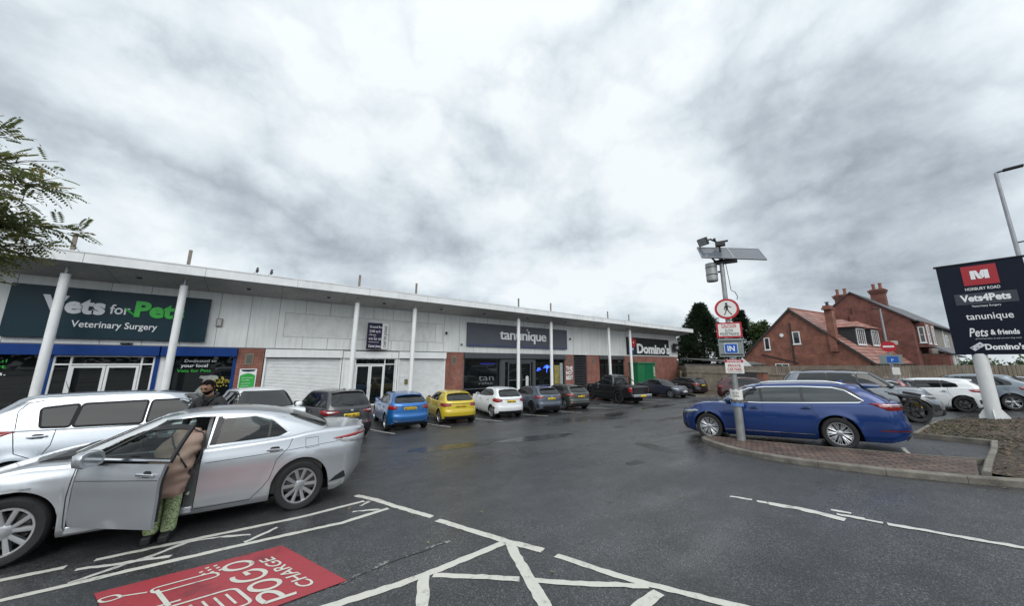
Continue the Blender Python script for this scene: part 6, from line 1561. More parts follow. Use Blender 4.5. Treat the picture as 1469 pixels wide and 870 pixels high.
# round no-pedestrians sign
zc = zz(3.56); t = thing('road_sign', at(0, zc-.35, .09), 'round red-ringed sign with a black walking figure, high on the sign pole', 'sign')
ring = lambda r, n=48: [(r*math.cos(2*PI*k/n), zc + r*math.sin(2*PI*k/n)) for k in range(n)]
part('sign_plate', MB().prism(ring(.305), lambda u, v, d: tuple(at(u, v, .09+d)), 0, .014), M_SRED, t)
part('sign_face', MB().prism(ring(.242), lambda u, v, d: tuple(at(u, v, .1042+d)), 0, .003), M_SWH, t)
fig = MB(); o_ = .1085
def limb(pts, w_): fig.prism(stripe(pts, w_), lambda u, v, d: tuple(at(u, zc+v, o_+d)), 0, .002)
fig.prism([(.0+.030*math.cos(2*PI*k/16), zc+.150+.036*math.sin(2*PI*k/16)) for k in range(16)], lambda u, v, d: tuple(at(u, v, o_+d)), 0, .002)
for poly in ([(-.032,.108),(.024,.112),(.038,.06),(.030,-.02),(-.024,-.02),(-.030,.04)], [(-.022,.10),(-.052,.075),(-.064,.02),(-.058,-.035),(-.040,-.03),(-.044,.02),(-.028,.055)], [(.020,.108),(.034,.086),(.062,.048),(.116,.034),(.120,.052),(.074,.070),(.044,.104)], [(-.024,-.018),(.006,-.018),(-.012,-.085),(-.046,-.160),(-.062,-.186),(-.086,-.168),(-.058,-.14),(-.036,-.08)], [(.000,-.018),(.030,-.018),(.056,-.075),(.104,-.150),(.126,-.152),(.122,-.176),(.094,-.180),(.032,-.085)]):
    fig.prism([(u, zc+v) for u, v in poly], lambda u, v, d: tuple(at(u, v, o_+d)), 0, .002+.0003*rnd.random())
part('walking_figure', fig, M_INK, t)
t = thing('road_sign', at(0, zz(2.66), .09), 'white caution plate with a red border, below the round sign on the pole', 'sign')
z0, z1 = zz(2.66), zz(3.13); plate(t, -.31, .31, z0, z1, .09, M_SRED); plate(t, -.265, .265, z0+.045, z1-.04, .103, M_SWH, 'sign_face', .002)
txt(t, [('CAUTION', 0, z1-.135, .085, .36, .02)], M_SRED, .1065)
part('rule', MB().obox(at(0, z1-.15, .107), side, face, (0,0,1), .18, .001, .006), M_SRED, t)
txt(t, [('SLOW', 0, z0+.165, .08, .20, .012), ('PEDESTRIANS', 0, z0+.065, .08, .46, .012)], M_INK, .1065)
t = thing('blank_sign', at(0, zz(2.07), .0), 'plain grey-green square back panel behind the small blue plate on the pole', 'sign')
plate(t, -.30, .30, zz(2.07), zz(2.63), .074, M_SBACK)
part('stiffener', MB().obox(at(0, zz(2.55), .09), side, face, (0,0,1), .27, .006, .014).obox(at(0, zz(2.14), .09), side, face, (0,0,1), .27, .006, .014), M_BLK, t)
t = thing('road_sign', at(0, zz(2.15), .11), 'small blue plate reading IN on the sign pole', 'sign')
z0, z1 = zz(2.17), zz(2.48); plate(t, -.165, .165, z0, z1, .10, M_SWH); plate(t, -.150, .150, z0+.015, z1-.015, .1125, M_SBLU, 'sign_face', .002)
txt(t, [('IN', 0, z0+.075, .145, .17, .02)], M_LET, .116)
t = thing('parking_sign', at(.03, zz(1.58), .09), 'red and white private car park warning plate on the sign pole', 'sign')
z0, z1 = zz(1.58), zz(1.99); plate(t, -.19, .25, z0, z1, .085, M_SWH); plate(t, -.188, .248, z1-.085, z1-.002, .0975, M_SRED, 'sign_face', .002)
txt(t, [('WARNING', .03, z1-.070, .055, .34, .02)], M_LET, .1008); txt(t, [('PRIVATE', .03, z0+.175, .075, .30, .015), ('CAR PARK', .03, z0+.075, .075, .34, .015)], M_SRED, .1008); txt(t, [('NO UNAUTHORISED PARKING', .03, z0+.03, .022, .34, .0)], M_INK, .1008)
t = thing('notice', at(0, .7, .12), 'weathered white and blue paper notice taped round the lower part of the sign pole', 'notice')
z0, z1 = zz(.62), zz(1.10)
def wrap(z0_, z1_, a0, a1, r, m, nm):
    mb = MB(); n = 12
    for k in range(n+1):
        a = R(a0+(a1-a0)*k/n); fl_ = .05*max(0, abs(k-n/2)/(n/2)-.5)
        for z in (z0_, z1_): p = at(math.sin(a)*(r+fl_), z + .02*math.sin(k*1.3)*(z == z1_), math.cos(a)*r); mb.v.append(tuple(p))
    mb.f = [(2*k, 2*k+2, 2*k+3, 2*k+1) for k in range(n)]
    o = part(nm, mb, m, t); sd = o.modifiers.new('thickness', 'SOLIDIFY'); sd.thickness = .004; return o
wrap(z0+.17, z1, -75, 75, .125, M_SWH, 'notice_sheet'); wrap(z0+.09, z0+.17, -72, 72, .125, mat('notice_photo', (.12,.11,.10), .6, 0, var=.7, vscale=14), 'notice_picture'); wrap(z0, z0+.09, -72, 72, .125, mat('notice_blue', (.10,.20,.48), .5), 'notice_strip')
txt(t, [('NO FLY', -.01, z1-.12, .06, .15, .0), ('TIPPING', -.01, z1-.20, .05, .16, .0)], M_INK, .135)

# ---------------------------------------------------------------- totem sign of the retail park
TX = 22.6
t = thing('totem_sign', (TX+.1, -.55, ground(TX, -.55)+.2), 'tall dark navy totem sign of the retail park on a single thick white post', 'sign')
part('sign_panel', MB().box(TX, TX+.32, -2.02, -.0, 2.27, 5.97), mat('totem_navy', (.008,.012,.024), .45, 0, var=.1, vscale=1.5, spec=.15), t, bevel=.015)
part('panel_cap', MB().box(TX-.03, TX+.35, -2.08, .06, 5.97, 6.0), M_BLK, t)
po = part('post', MB().cyl((TX+.16, -.56, -.4), (TX+.16, -.56, 2.3), .195, .188, 28), mat('totem_post', (.68,.69,.69), .4, 0, var=.05, vscale=2, dirt=.2, dscale=(2,2,.3)), t, smooth=True, auto=40)
FIN = [(0,-.3),(.16,-.3),(.16,-.10),(.02,.16),(0,.16)]
for fn in (lambda u, v, d: (TX+.16+d, -.75-u, v), lambda u, v, d: (TX+.16+d, -.37+u, v), lambda u, v, d: (TX-.03-u, -.56+d, v)): part('post_fin', MB().prism(FIN, fn, -.012, .012), M_WHITE, po)
X0 = TX-.002; tyd = (0,-1,0)
part('logo_panel', MB().box(TX-.012, TX-.002, -1.42, -.60, 5.04, 5.84), mat('totem_red', (.36,.015,.025), .4), t)
lg = MB(); X1 = TX-.020
def lm(poly): lg.prism([(-(.60+u*.82), 5.04+v*.80) for u, v in poly], lambda u, v, d: (X1+d, u, v), 0, .007)
lm([(.24,.30),(.37,.30),(.37,.66),(.37,.74),(.24,.74)]); lm([(.63,.30),(.76,.30),(.76,.74),(.63,.74)]); lm([(.375,.74),(.375,.55),(.44,.32),(.56,.30),(.43,.74)]); lm([(.565,.74),(.50,.56),(.57,.32),(.625,.40),(.625,.74)])
part('logo_letter', lg, M_LET, t)
def tt(lines, m, xo=X0-.002): return text_part('lettering', [dict(body=b, org=(xo, y, z), xd=tyd, yd=(0,0,1), h=h, width=w_, bold=bo, shear=sh) for b, y, z, h, w_, bo, sh in lines], m, t)
tt([('HORBURY ROAD', -.60, 4.84, .115, .80, .008, 0), ('tanunique', -.46, 3.66, .26, 1.06, .008, 0), ('& friends', -.93, 3.04, .19, .62, .03, 0), ("Domino's", -.73, 2.46, .21, .86, .04, 0), ('Veterinary Surgery', -.66, 4.16, .075, .66, .006, 0)], M_LET)
tt([('Pets', -.44, 2.98, .34, .44, .012, .25)], M_LET); tt([('grooming salon & self service dog wash', -.56, 2.87, .045, 1.0, .0, 0)], M_LETB)
part('strap_panel', MB().box(TX-.010, TX-.002, -1.72, -.30, 4.27, 4.72), mat('totem_slate', (.035,.042,.058), .4), t)
tt([('Vets4Pets', -.43, 4.40, .26, 1.14, .04, 0)], M_LET, TX-.012)
domino(t, (TX-.012, -.56, 2.58), .17, (-1,0,0), tyd, uz, M_LETB, M_LETB, M_SBLK, 40)
t = None
# ---------------------------------------------------------------- street furniture beyond
def lamp_column(x, y, z0, z1, arm, lab, bracket=None, r=.09):
    t = thing('street_lamp', (x, y, z0), lab, 'street lamp'); g_ = mat('lamp_post_grey', (.30,.31,.33), .5, .4, var=.12)
    part('lamp_post', MB().cyl((x, y, z0), (x, y, z0+1.5), r*1.3, r*1.25, 16).cyl((x, y, z0+1.5), (x, y, z1), r, r*.6, 16), g_, t, smooth=True, auto=40)
    ax, ay = arm; e = Vector((x+ax, y+ay, z1+.03)); d_ = Vector((ax, ay, 0)).normalized()
    part('lamp_arm', MB().bar((x, y, z1), (x+ax*.55, y+ay*.55, z1+.03), .06), M_BLK, t)
    part('lamp_head', MB().obox(Vector((x, y, z1+.03))+d_*(Vector((ax, ay, 0)).length*.72), d_, Vector((-d_.y, d_.x, 0)), (0,0,1), Vector((ax, ay, 0)).length*.42, .12, .045), M_BLK, t, bevel=.02)
    if bracket:
        bz, bx, by = bracket; part('side_bracket', MB().bar((x, y, bz), (x+bx, y+by, bz+.05), .05).obox((x+bx*.8, y+by*.8, bz+.05), Vector((bx, by, 0)).normalized(), Vector((-by, bx, 0)).normalized(), (0,0,1), .22, .08, .04), M_BLK, t)
lamp_column(26.0, -2.25, -.3, 10.6, (.0, -.62), 'tall slim street lamp rising behind the totem sign', (7.2, 0, -.8))
lamp_column(40.0, 3.18, -.9, 6.3, (-.35, .35), 'short street lamp column in front of the brick bungalow', r=.085)
tx0, ty0 = 31.0, 2.42
t = thing('sign_post', (tx0, ty0, -.4), 'grey post by the fence with a no-entry disc and a blue plate', 'sign post')
vd = Vector((tx0, ty0, 0)).normalized(); face = -vd; side = Vector((vd.y, -vd.x, 0)); base = Vector((tx0, ty0, 0))
part('post', MB().cyl((tx0, ty0, -.6), (tx0, ty0, 3.3), .05, .05, 12), M_STEEL, t)
t2 = thing('road_sign', at(0, 2.55, .07), 'red no-entry disc with a white bar, on the post by the fence', 'sign'); zc = 2.92
part('sign_plate', MB().prism([(.33*math.cos(2*PI*k/32), zc+.33*math.sin(2*PI*k/32)) for k in range(32)], lambda u, v, d: tuple(at(u, v, .06+d)), 0, .014), M_SRED, t2); part('white_bar', MB().obox(at(0, zc, .076), side, face, (0,0,1), .23, .002, .055), M_SWH, t2)
part('mount_plate', MB().prism(rounded([(.1,zc+.1),(.42,zc+.1),(.42,zc+.36),(.1,zc+.36)], .05, 3), lambda u, v, d: tuple(at(u, v, .035+d)), 0, .01), mat('sign_dull', (.40,.38,.34), .6), t2)
t3 = thing('road_sign', at(0, 1.8, .07), 'grey plate with a blue square under the no-entry disc', 'sign'); plate(t3, -.48, .48, 1.85, 2.42, .055, M_SBACK); plate(t3, -.17, .30, 1.93, 2.30, .068, M_SBLU, 'sign_face', .003)
text_part('lettering', [dict(body='P', org=at(.06, 2.0, .0725), xd=side, yd=(0,0,1), h=.16, width=.09, bold=.0, align='c')], M_LET, t3)
part('small_notice', MB().obox(at(.12, 1.42, .06), side, face, (0,0,1), .16, .006, .22), M_SWH, t)
# brick store with a dark hatch in front of the fence
t = thing('brick_store', (33.6, 10.6, -.9), 'small brick utility enclosure with a dark metal door and grey cap near the fence', 'utility store')
bm_ = brickmat('store_brick', (.24,.07,.045), (.18,.055,.038), (.20,.16,.13), 'y', .225, .075, .01, .5, .85, .4, .3, 1.6)
part('brickwork', MB().box(33.3, 34.4, 9.75, 11.75, -1.2, 1.02), bm_, t); part('cap', MB().box(33.2, 34.5, 9.65, 11.85, 1.02, 1.12), M_KERB, t)
part('door', MB().box(33.24, 33.298, 10.25, 11.7, -1.0, .98), mat('store_door', (.03,.032,.036), .6, 0, var=.2), t)
# timber fence
M_TIM = mat('fence_timber', (.22,.185,.145), .9, 0, var=.35, vscale=1.2, bump=.3, bscale=30, dirt=.95, dscale=(5,5,.12))
t = thing('timber_fence', (37, 0, -1), 'long weathered close-board timber fence along the far side of the car park', 'fence')
def fence_run(p0, p1, z0, z1, n, step=.15):
    p0 = Vector(p0); p1 = Vector(p1)
    for i in range(n):
        a = p0+(p1-p0)*i/n; b = p0+(p1-p0)*(i+1)/n; d_ = (b-a).normalized(); q = Vector((-d_.y, d_.x)); L_ = (b-a).length; mb = MB(); m = int(L_/step)
        for k in range(m):
            f = (i+(k+.5)/m)/n; c_ = a+d_*(L_*(k+.5)/m); zt = z0[1]+(z1[1]-z0[1])*f+rnd.uniform(-.02,.02); zb_ = z0[0]+(z1[0]-z0[0])*f
            tl = rnd.uniform(-.01,.01)
            mb.obox((c_.x+q.x*tl, c_.y+q.y*tl, (zt+zb_)/2), (d_.x,d_.y,0), (q.x,q.y,0), (0,0,1), L_/m/2*.90, .010, (zt-zb_)/2)
        mb.obox(((a+b)/2).to_3d()+Vector((q.x*-.05,q.y*-.05,(z0[1]+z0[0])/2+.6)), (d_.x,d_.y,0), (q.x,q.y,0), (0,0,1), L_/2, .02, .045)
        part('fence_panel', mb, M_TIM, t)
        zt = z0[1]+(z1[1]-z0[1])*i/n; zb_ = z0[0]+(z1[0]-z0[0])*i/n
        part('fence_post', MB().box(a.x+.02, a.x+.12, a.y-.05, a.y+.05, zb_-.3, zt-.05), M_TIM, t)
fence_run((36.6, 17.6), (37.6, -26), (-1.05, 1.41), (-.1, 2.35), 24)
fence_run((43.4, 21.9), (36.7, 17.7), (-1.05, 1.30), (-1.05, 1.41), 4)
# ---------------------------------------------------------------- houses beyond the fence
M_HB = brickmat('house_brick', (.25,.078,.048), (.175,.056,.038), (.20,.14,.11), 'y', .24, .085, .012, .5, .85, .5, .42, 1.3)
M_HBX = brickmat('house_brick_front', (.25,.078,.048), (.175,.056,.038), (.20,.14,.11), 'x', .24, .085, .012, .5, .85, .5, .42, 1.3)
M_HB2 = brickmat('terrace_brick', (.18,.052,.037), (.13,.040,.030), (.13,.095,.08), 'y', .24, .085, .012, .5, .85, .5, .42, 1.3)
M_HB2X = brickmat('terrace_brick_front', (.18,.052,.037), (.13,.040,.030), (.13,.095,.08), 'x', .24, .085, .012, .5, .85, .5, .42, 1.3)
M_TILE = brickmat('red_tiles', (.22,.07,.048), (.13,.045,.034), (.32,.20,.165), 'x', .6, .34, .05, .5, .55, .9, .5, .8)  # course lines coloured paler than the tiles to stand in for wet sheen
M_SLATE = brickmat('grey_slates', (.09,.09,.10), (.07,.07,.08), (.03,.03,.03), 'x', .30, .22, .015, .5, .5, .8, .3, 1.0)
M_LEAD = mat('dormer_cladding', (.028,.030,.036), .6, 0, var=.2, vscale=4)
M_UPVC = mat('window_white', (.74,.75,.75), .35, 0, var=.04)
M_HGL = mat('house_glass', (.03,.035,.04), .04, 0, spec=.8, var=.4, vscale=1.5)
M_BARGE = mat('barge_dark', (.03,.028,.028), .6); M_REND = mat('pebbledash', (.24,.225,.20), .95, 0, var=.25, vscale=6, bump=.8, bscale=60, dirt=.4, dscale=(.8,.8,.3))
M_POT = mat('chimney_pot', (.23,.085,.055), .8, 0, var=.2, vscale=5)
def hframe(c0, deg):
    r = Vector((math.cos(R(deg)), -math.sin(R(deg)), 0)); l = Vector((math.sin(R(deg)), math.cos(R(deg)), 0)); o = Vector(c0)
    return lambda a, b, z: tuple(o + r*a + l*b + Vector((0,0,z)))
def hp(nm, F, m, par, mb): 
    mb.v = [F(*v) for v in mb.v]; return part(nm, mb, m, par)
def window(F, par, a0, a1, b0, b1, z0, z1, nrm, mull=(), tr=(), fw=.07):
    """nrm 'a' -> window in a plane of constant a (gable), 'b' -> constant b (front); frame stands proud"""
    mb = MB(); g = MB()
    if nrm == 'a':
        x = a0; P = lambda u0, u1, v0, v1, d0, d1: mb.box(x-d1, x-d0, u0, u1, v0, v1); u0, u1 = b0, b1
        g.box(x-.012, x-.006, u0, u1, z0, z1)
    else:
        y = b0; P = lambda u0, u1, v0, v1, d0, d1: mb.box(u0, u1, y-d1, y-d0, v0, v1); u0, u1 = a0, a1
        g.box(u0, u1, y-.012, y-.006, z0, z1)
    P(u0-.02, u0+fw, z0-.02, z1+.02, -.02, .05); P(u1-fw, u1+.02, z0-.02, z1+.02, -.02, .05); P(u0+fw, u1-fw, z0-.02, z0+fw, -.02, .05); P(u0+fw, u1-fw, z1-fw, z1+.02, -.02, .05); P(u0-.08, u1+.08, z0-.10, z0-.021, -.02, .09)
    for m in mull: P(m-.03, m+.03, z0+fw, z1-fw, -.02, .045)
    for q in tr: P(u0+fw, u1-fw, q-.025, q+.025, -.02, .042)
    w = hp('window', F, M_HGL, par, g); hp('window_frame', F, M_UPVC, w, mb); return w
# brick dormer bungalow: a = along the ridge, b = +towards the shops, gable faces the car park
F = hframe((47, 10.56, 0), 10); AP, EV, HWD = 7.95, 2.15, 5.85; LN_ = 11.0
H = thing('bungalow', F(4, 0, -1), 'red brick bungalow with a tall plain gable, red tiled roof and two front dormers', 'house')
hp('gable_wall', F, M_HB, H, MB().prism([(-HWD+.1,-1.2),(HWD-.1,-1.2),(HWD-.1,EV),(0,AP-.12),(-HWD+.1,EV)], lambda u, v, d: (d, u, v), 0, .3))
hp('front_wall', F, M_HBX, H, MB().box(.3, LN_, -HWD+.1, -HWD+.35, -1.2, EV-.02)); hp('rear_wall', F, M_HB, H, MB().prism([(-HWD+.35,-1.2),(HWD-.1,-1.2),(HWD-.1,EV),(0,AP-.12),(-HWD+.35,EV)], lambda u, v, d: (d, u, v), LN_-.3, LN_))
sl = math.hypot(HWD, AP-EV); ny = (AP-EV)/sl; nz = HWD/sl
roof_o = hp('roof', F, M_TILE, H, MB().prism([(-HWD-.35,EV-.33),(0,AP+.02),(0,AP-.14),(-HWD-.25,EV-.45)], lambda u, v, d: (d, u, v), -.12, LN_).prism([(HWD+.35,EV-.33),(0,AP+.02),(0,AP-.14),(HWD+.25,EV-.45)], lambda u, v, d: (d, u, v), -.12, LN_))
hp('bargeboard', F, M_BARGE, roof_o, MB().prism([(-HWD-.38,EV-.38),(0,AP+.05),(0,AP-.22),(-HWD-.30,EV-.58)], lambda u, v, d: (d, u, v), -.20, -.125).prism([(HWD+.38,EV-.38),(0,AP+.05),(0,AP-.22),(HWD+.30,EV-.58)], lambda u, v, d: (d, u, v), -.20, -.125))
mb = MB()
for k in range(24): mb.cyl((-.1+k*.46, 0, AP+.03), (.34+k*.46, 0, AP+.03), .11, .11, 8)
hp('ridge_tiles', F, M_POT, roof_o, mb); hp('gutter', F, M_BLK, roof_o, MB().box(0, LN_, -HWD-.48, -HWD-.36, EV-.45, EV-.34))
ch = hp('chimney', F, M_HB, H, MB().box(-.20, .45, -3.66, -3.06, 3.0, 7.35).box(-.52, .42, -3.74, -2.98, 7.35, 7.55).box(-.45, .35, -3.66, -3.06, 7.55, 7.78)); hp('chimney_pot', F, M_BLK, ch, MB().cyl((-.05,-3.35,7.78),(-.05,-3.35,8.1),.14,.12,12).cyl((-.05,-3.35,8.14),(-.05,-3.35,8.18),.2,.2,12))
window(F, H, 0, 0, 2.35, 2.90, 3.35, 4.75, 'a'); window(F, H, 0, 0, -.62, .02, 3.92, 5.28, 'a'); window(F, H, 0, 0, .75, 2.05, .6, 1.72, 'a', (1.4,)); window(F, H, 0, 0, 3.6, 5.0, .6, 1.70, 'a', (4.3,))
hp('drainpipe', F, M_BARGE, H, MB().box(-.10, -.005, .10, .22, 1.7, 6.3).prism([(-.2,1.75),(3.3,2.75),(3.3,2.87),(-.2,1.87)], lambda u, v, d: (d, u, v), -.08, -.005)); hp('vent_disc', F, M_UPVC, H, MB().cyl((-.03,1.05,4.98),(-.002,1.05,4.98),.20,.20,18))
for a0, a1 in ((2.55, 4.65), (6.4, 8.3)):
    bf = -4.35; zs = EV+(AP-EV)*(1-4.35/HWD)          # roof height at the dormer face
    dz = 5.62
    dm = hp('dormer', F, M_LEAD, H, MB().prism([(bf, zs-.1), (bf, dz), (-HWD*(1-(dz-EV)/(AP-EV)), dz), ], lambda u, v, d: (d, u, v), a0-.15, a1+.15))
    hp('dormer_roof', F, M_TILE, dm, MB().add([(a0-.4,bf-.3,dz-.02),(a1+.4,bf-.3,dz-.02),(a1+.4,-1.9,dz+.0),(a0-.4,-1.9,dz+.0),((a0+a1)/2,-3.1,dz+.98),((a0+a1)/2,-.7,dz+1.15)], [(0,1,4),(0,4,5,3),(1,2,5,4),(3,5,2),(0,3,2,1)]))
    window(F, dm, a0+.05, a1-.05, bf, bf, zs+.15, dz-.16, 'b', [a0+.05+(a1-a0-.1)*q/4 for q in (1,2,3)], ())
for a0 in (2.0, 5.6, 8.6): window(F, H, a0, a0+1.7, -HWD+.1, -HWD+.1, .5, 1.75, 'b', (a0+.85,))
# brick end-terrace with big plain gable
F = hframe((56, 6.59, 0), 6); AP, EV, HWD = 10.40, 6.75, 4.25; LN_ = 7.4
H = thing('terraced_house', F(4, 0, -1), 'dark red brick end-terrace house with two chimneys and white sash windows', 'house')
hp('gable_wall', F, M_HB2, H, MB().prism([(-HWD,-1.2),(HWD,-1.2),(HWD,EV),(0,AP-.1),(-HWD,EV)], lambda u, v, d: (d, u, v), 0, .3))
hp('front_wall', F, M_HB2X, H, MB().box(.3, LN_, -HWD, -HWD+.3, -1.2, EV-.03))
hp('blocked_flue', F, M_HB2, H, MB().box(-.22, -.002, -1.25, .35, 5.9, 7.6).box(-.22, -.002, -.9, .05, 7.6, 8.5))
ro = hp('roof', F, M_SLATE, H, MB().prism([(-HWD-.35,EV-.28),(0,AP+.03),(HWD+.3,EV-.25),(HWD+.2,EV-.38),(0,AP-.12),(-HWD-.25,EV-.42)], lambda u, v, d: (d, u, v), -.10, LN_))
hp('gutter', F, M_BARGE, ro, MB().box(-.1, LN_, -HWD-.50, -HWD-.36, EV-.42, EV-.28)); hp('verge', F, M_BARGE, ro, MB().prism([(-HWD-.36,EV-.30),(0,AP+.05),(0,AP-.13),(-HWD-.3,EV-.45)], lambda u, v, d: (d, u, v), -.16, -.105).prism([(HWD+.36,EV-.30),(0,AP+.05),(0,AP-.13),(HWD+.3,EV-.45)], lambda u, v, d: (d, u, v), -.16, -.105))
def stack(F, par, a, b, z0, z1, sa, sb, pots, m):
    c = hp('chimney', F, m, par, MB().box(a-sa, a+sa, b-sb, b+sb, z0, z1-.55).box(a-sa-.10, a+sa+.10, b-sb-.10, b+sb+.10, z1-.55, z1-.30).box(a-sa-.18, a+sa+.18, b-sb-.18, b+sb+.18, z1-.30, z1-.12).box(a-sa, a+sa, b-sb, b+sb, z1-.12, z1))
    mb = MB()
    for q in pots: mb.lathe([(.17,0),(.15,.25),(.14,.62),(.18,.66),(.18,.76),(.11,.76)], F(a+q[0], b+q[1], z1), 'z', 12)
    part('chimney_pot', mb, M_POT, c)
stack(F, H, 2.4, 1.35, 8.3, 10.55, .45, .62, ((0,-.35),(0,.35)), M_HB2); stack(F, H, 6.8, -1.0, 8.6, 11.35, .50, .62, ((-.1,-.32),(.1,.32)), M_HB2)
bay_o = hp('bay_front', F, M_HB2X, H, MB().box(1.0, 5.8, -HWD-.70, -HWD-.002, 3.6, EV-.42))
window(F, bay_o, 1.0, 1.0, -HWD-.62, -HWD-.2, 4.1, 5.8, 'a', (), (4.95,))
for a0 in (1.5, 4.1): window(F, bay_o, a0, a0+1.0, -HWD-.70, -HWD-.70, 4.0, 6.0, 'b', (), (5.0,))
hp('porch_roof', F, M_SLATE, H, MB().prism([(-HWD-2.0,2.95),(-HWD-.86,3.75),(-HWD-.86,3.62),(-HWD-1.95,2.84)], lambda u, v, d: (d, u, v), 1.4, 11.0)); hp('porch_wall', F, M_HB2X, H, MB().box(1.6, 3.2, -HWD-1.8, -HWD-.002, -1.2, 2.9)); hp('porch_post', F, M_UPVC, H, MB().box(3.9, 4.15, -HWD-1.85, -HWD-1.6, -1.2, 2.9).box(5.6, 5.85, -HWD-1.85, -HWD-1.6, -1.2, 2.9))
window(F, H, 4.6, 6.6, -HWD, -HWD, 1.0, 2.6, 'b', (5.6,))
hp('tv_aerial', F, M_STEEL, H, MB().cyl((7.2,-.2,9.8),(9.0,-.2,12.0),.025,.02,6).bar((9.0,-1.1,11.9),(9.0,.5,12.2),.03).bar((8.6,-.9,11.95),(9.4,-.9,11.95),.02).bar((8.6,-.5,12.02),(9.4,-.5,12.02),.02).bar((8.6,-.1,12.1),(9.4,-.1,12.1),.02))
# pebble-dashed neighbours
def rendered(a0, a1, lab, wins):
    F2 = F; H2 = thing('terraced_house', F2((a0+a1)/2, 0, -1), lab, 'house')
    hp('front_wall', F2, M_REND, H2, MB().box(a0+.01, a1, -HWD+.02, -HWD+.3, -1.2, EV-.03)); r_ = hp('roof', F2, M_SLATE, H2, MB().prism([(-HWD-.35,EV-.30),(0,AP-.02),(HWD+.3,EV-.27),(HWD+.2,EV-.40),(0,AP-.17),(-HWD-.25,EV-.44)], lambda u, v, d: (d, u, v), a0+.01, a1))
    hp('gutter', F2, M_BARGE, r_, MB().box(a0+.01, a1, -HWD-.50, -HWD-.36, EV-.44, EV-.30)); hp('end_wall', F2, M_REND, H2, MB().prism([(-HWD+.3,-1.2),(HWD,-1.2),(HWD,EV),(0,AP-.2),(-HWD+.3,EV)], lambda u, v, d: (d, u, v), a1-.3, a1))
    for w_ in wins: window(F2, H2, w_[0], w_[1], -HWD+.02, -HWD+.02, w_[2], w_[3], 'b', w_[4], w_[5])
    hp('drainpipe', F2, M_UPVC, H2, MB().box(a1-.35, a1-.22, -HWD-.08, -HWD+.015, -1.0, EV-.5)); return H2
h2 = rendered(7.4, 16.5, 'grey pebble-dashed terraced house with a small square upper window, next to the brick end house', [(8.4,10.0,4.1,5.4,(),()), (11,13.6,.9,2.5,(12.3,),()), (14.2,15.0,-.9,1.6,(),())])
hp('lean_to', F, M_SLATE, h2, MB().prism([(-HWD-1.6,2.7),(-HWD+.0,3.5),(-HWD+.0,3.36),(-HWD-1.55,2.58)], lambda u, v, d: (d, u, v), 11.05, 15.2))
h3 = rendered(16.5, 25, 'paler pebble-dashed terraced house partly hidden by the navy totem sign', [(17.6,19.4,3.7,5.6,(18.5,),(5.0,)), (17.6,19.6,.8,2.5,(18.6,),())])
# garage roof behind the fence end
t = thing('garage', (45, 16.4, -1), 'low garage with a grey sheet roof and a white gable trim behind the fence', 'garage')
part('garage_wall', MB().box(43.2, 49, 13.9, 21.0, -1.1, 1.60), M_REND, t); part('roof', MB().prism([(13.5,1.55),(14.6,1.75),(21.2,2.25),(21.2,2.33),(14.5,1.92),(13.5,1.65)], lambda u, v, d: (d, u, v), 42.6, 49.2), mat('garage_roof', (.11,.11,.11), .8, 0, var=.3, vscale=2), t)
part('gable_trim', MB().prism([(13.3,1.35),(14.2,2.35),(15.1,1.35)], lambda u, v, d: (d, u, v), 42.4, 42.52), M_UPVC, t)
# ---------------------------------------------------------------- trees and shrubs
def leafmat(name, c, var=.45, vs=1.5):
    m = mat(name, c, .55, 0, var=var, vscale=vs, spec=.3); t = m.node_tree; b = t.nodes['Principled BSDF']
    tr = t.nodes.new('ShaderNodeBsdfTranslucent'); mx = t.nodes.new('ShaderNodeMixShader'); mx.inputs['Fac'].default_value = .38
    src = b.inputs['Base Color'].links[0].from_socket; hs = t.nodes.new('ShaderNodeHueSaturation'); hs.inputs['Value'].default_value = 1.7; t.links.new(src, hs.inputs['Color']); t.links.new(hs.outputs['Color'], tr.inputs['Color'])
    t.links.new(b.outputs[0], mx.inputs[1]); t.links.new(tr.outputs[0], mx.inputs[2]); t.links.new(mx.outputs[0], t.nodes['Material Output'].inputs['Surface']); return m
M_CON = leafmat('conifer_green', (.020,.034,.018)); M_CON2 = leafmat('conifer_green_light', (.035,.055,.022)); M_BARK = mat('tree_bark', (.07,.055,.042), .95, 0, var=.4, vscale=6, bump=.8, bscale=25)
def conifer(name, x, y, z0, z1, r, n, label, m=M_CON, seed=1, lean=.2):
    q = random.Random(seed); t = thing(name, (x, y, z0), label, 'tree'); H_ = z1-z0
    part('trunk', MB().cyl((x, y, z0), (x, y, z0+H_*.9), .28, .03, 10), M_BARK, t, smooth=True)
    mb = MB(); br = MB()
    for k in range(n):
        f = q.random()**.8; a = q.uniform(0, 2*PI); z = z0+H_*(.06+.92*f); R_ = r*(1-f)**.75*(.55+.6*q.random())*(1+.35*math.sin(a*3+f*9)) + .12
        c = Vector((x+R_*math.cos(a), y+R_*math.sin(a), z-.15*R_+q.uniform(-.2,.2)))
        if k % 6 == 0: br.bar((x, y, z), tuple(c), .035)
        out = Vector((math.cos(a), math.sin(a), .35)).normalized(); sz = q.uniform(.28,.62)
        for j in range(9):
            d = (out + Vector((q.uniform(-.9,.9), q.uniform(-.9,.9), q.uniform(-.5,.8)))).normalized(); l = sz*q.uniform(.6,1.2); w = l*q.uniform(.10,.2); sd = d.cross(Vector((q.uniform(-1,1), q.uniform(-1,1), 1))).normalized()
            p = c + Vector((q.uniform(-.25,.25), q.uniform(-.25,.25), q.uniform(-.25,.25)))
            mb.add([p-sd*w*.3, p+d*l*.5-sd*w, p+d*l, p+d*l*.5+sd*w], [(0,1,2,3)])
    part('limbs', br, M_BARK, t); part('crown', mb, m, t); return t
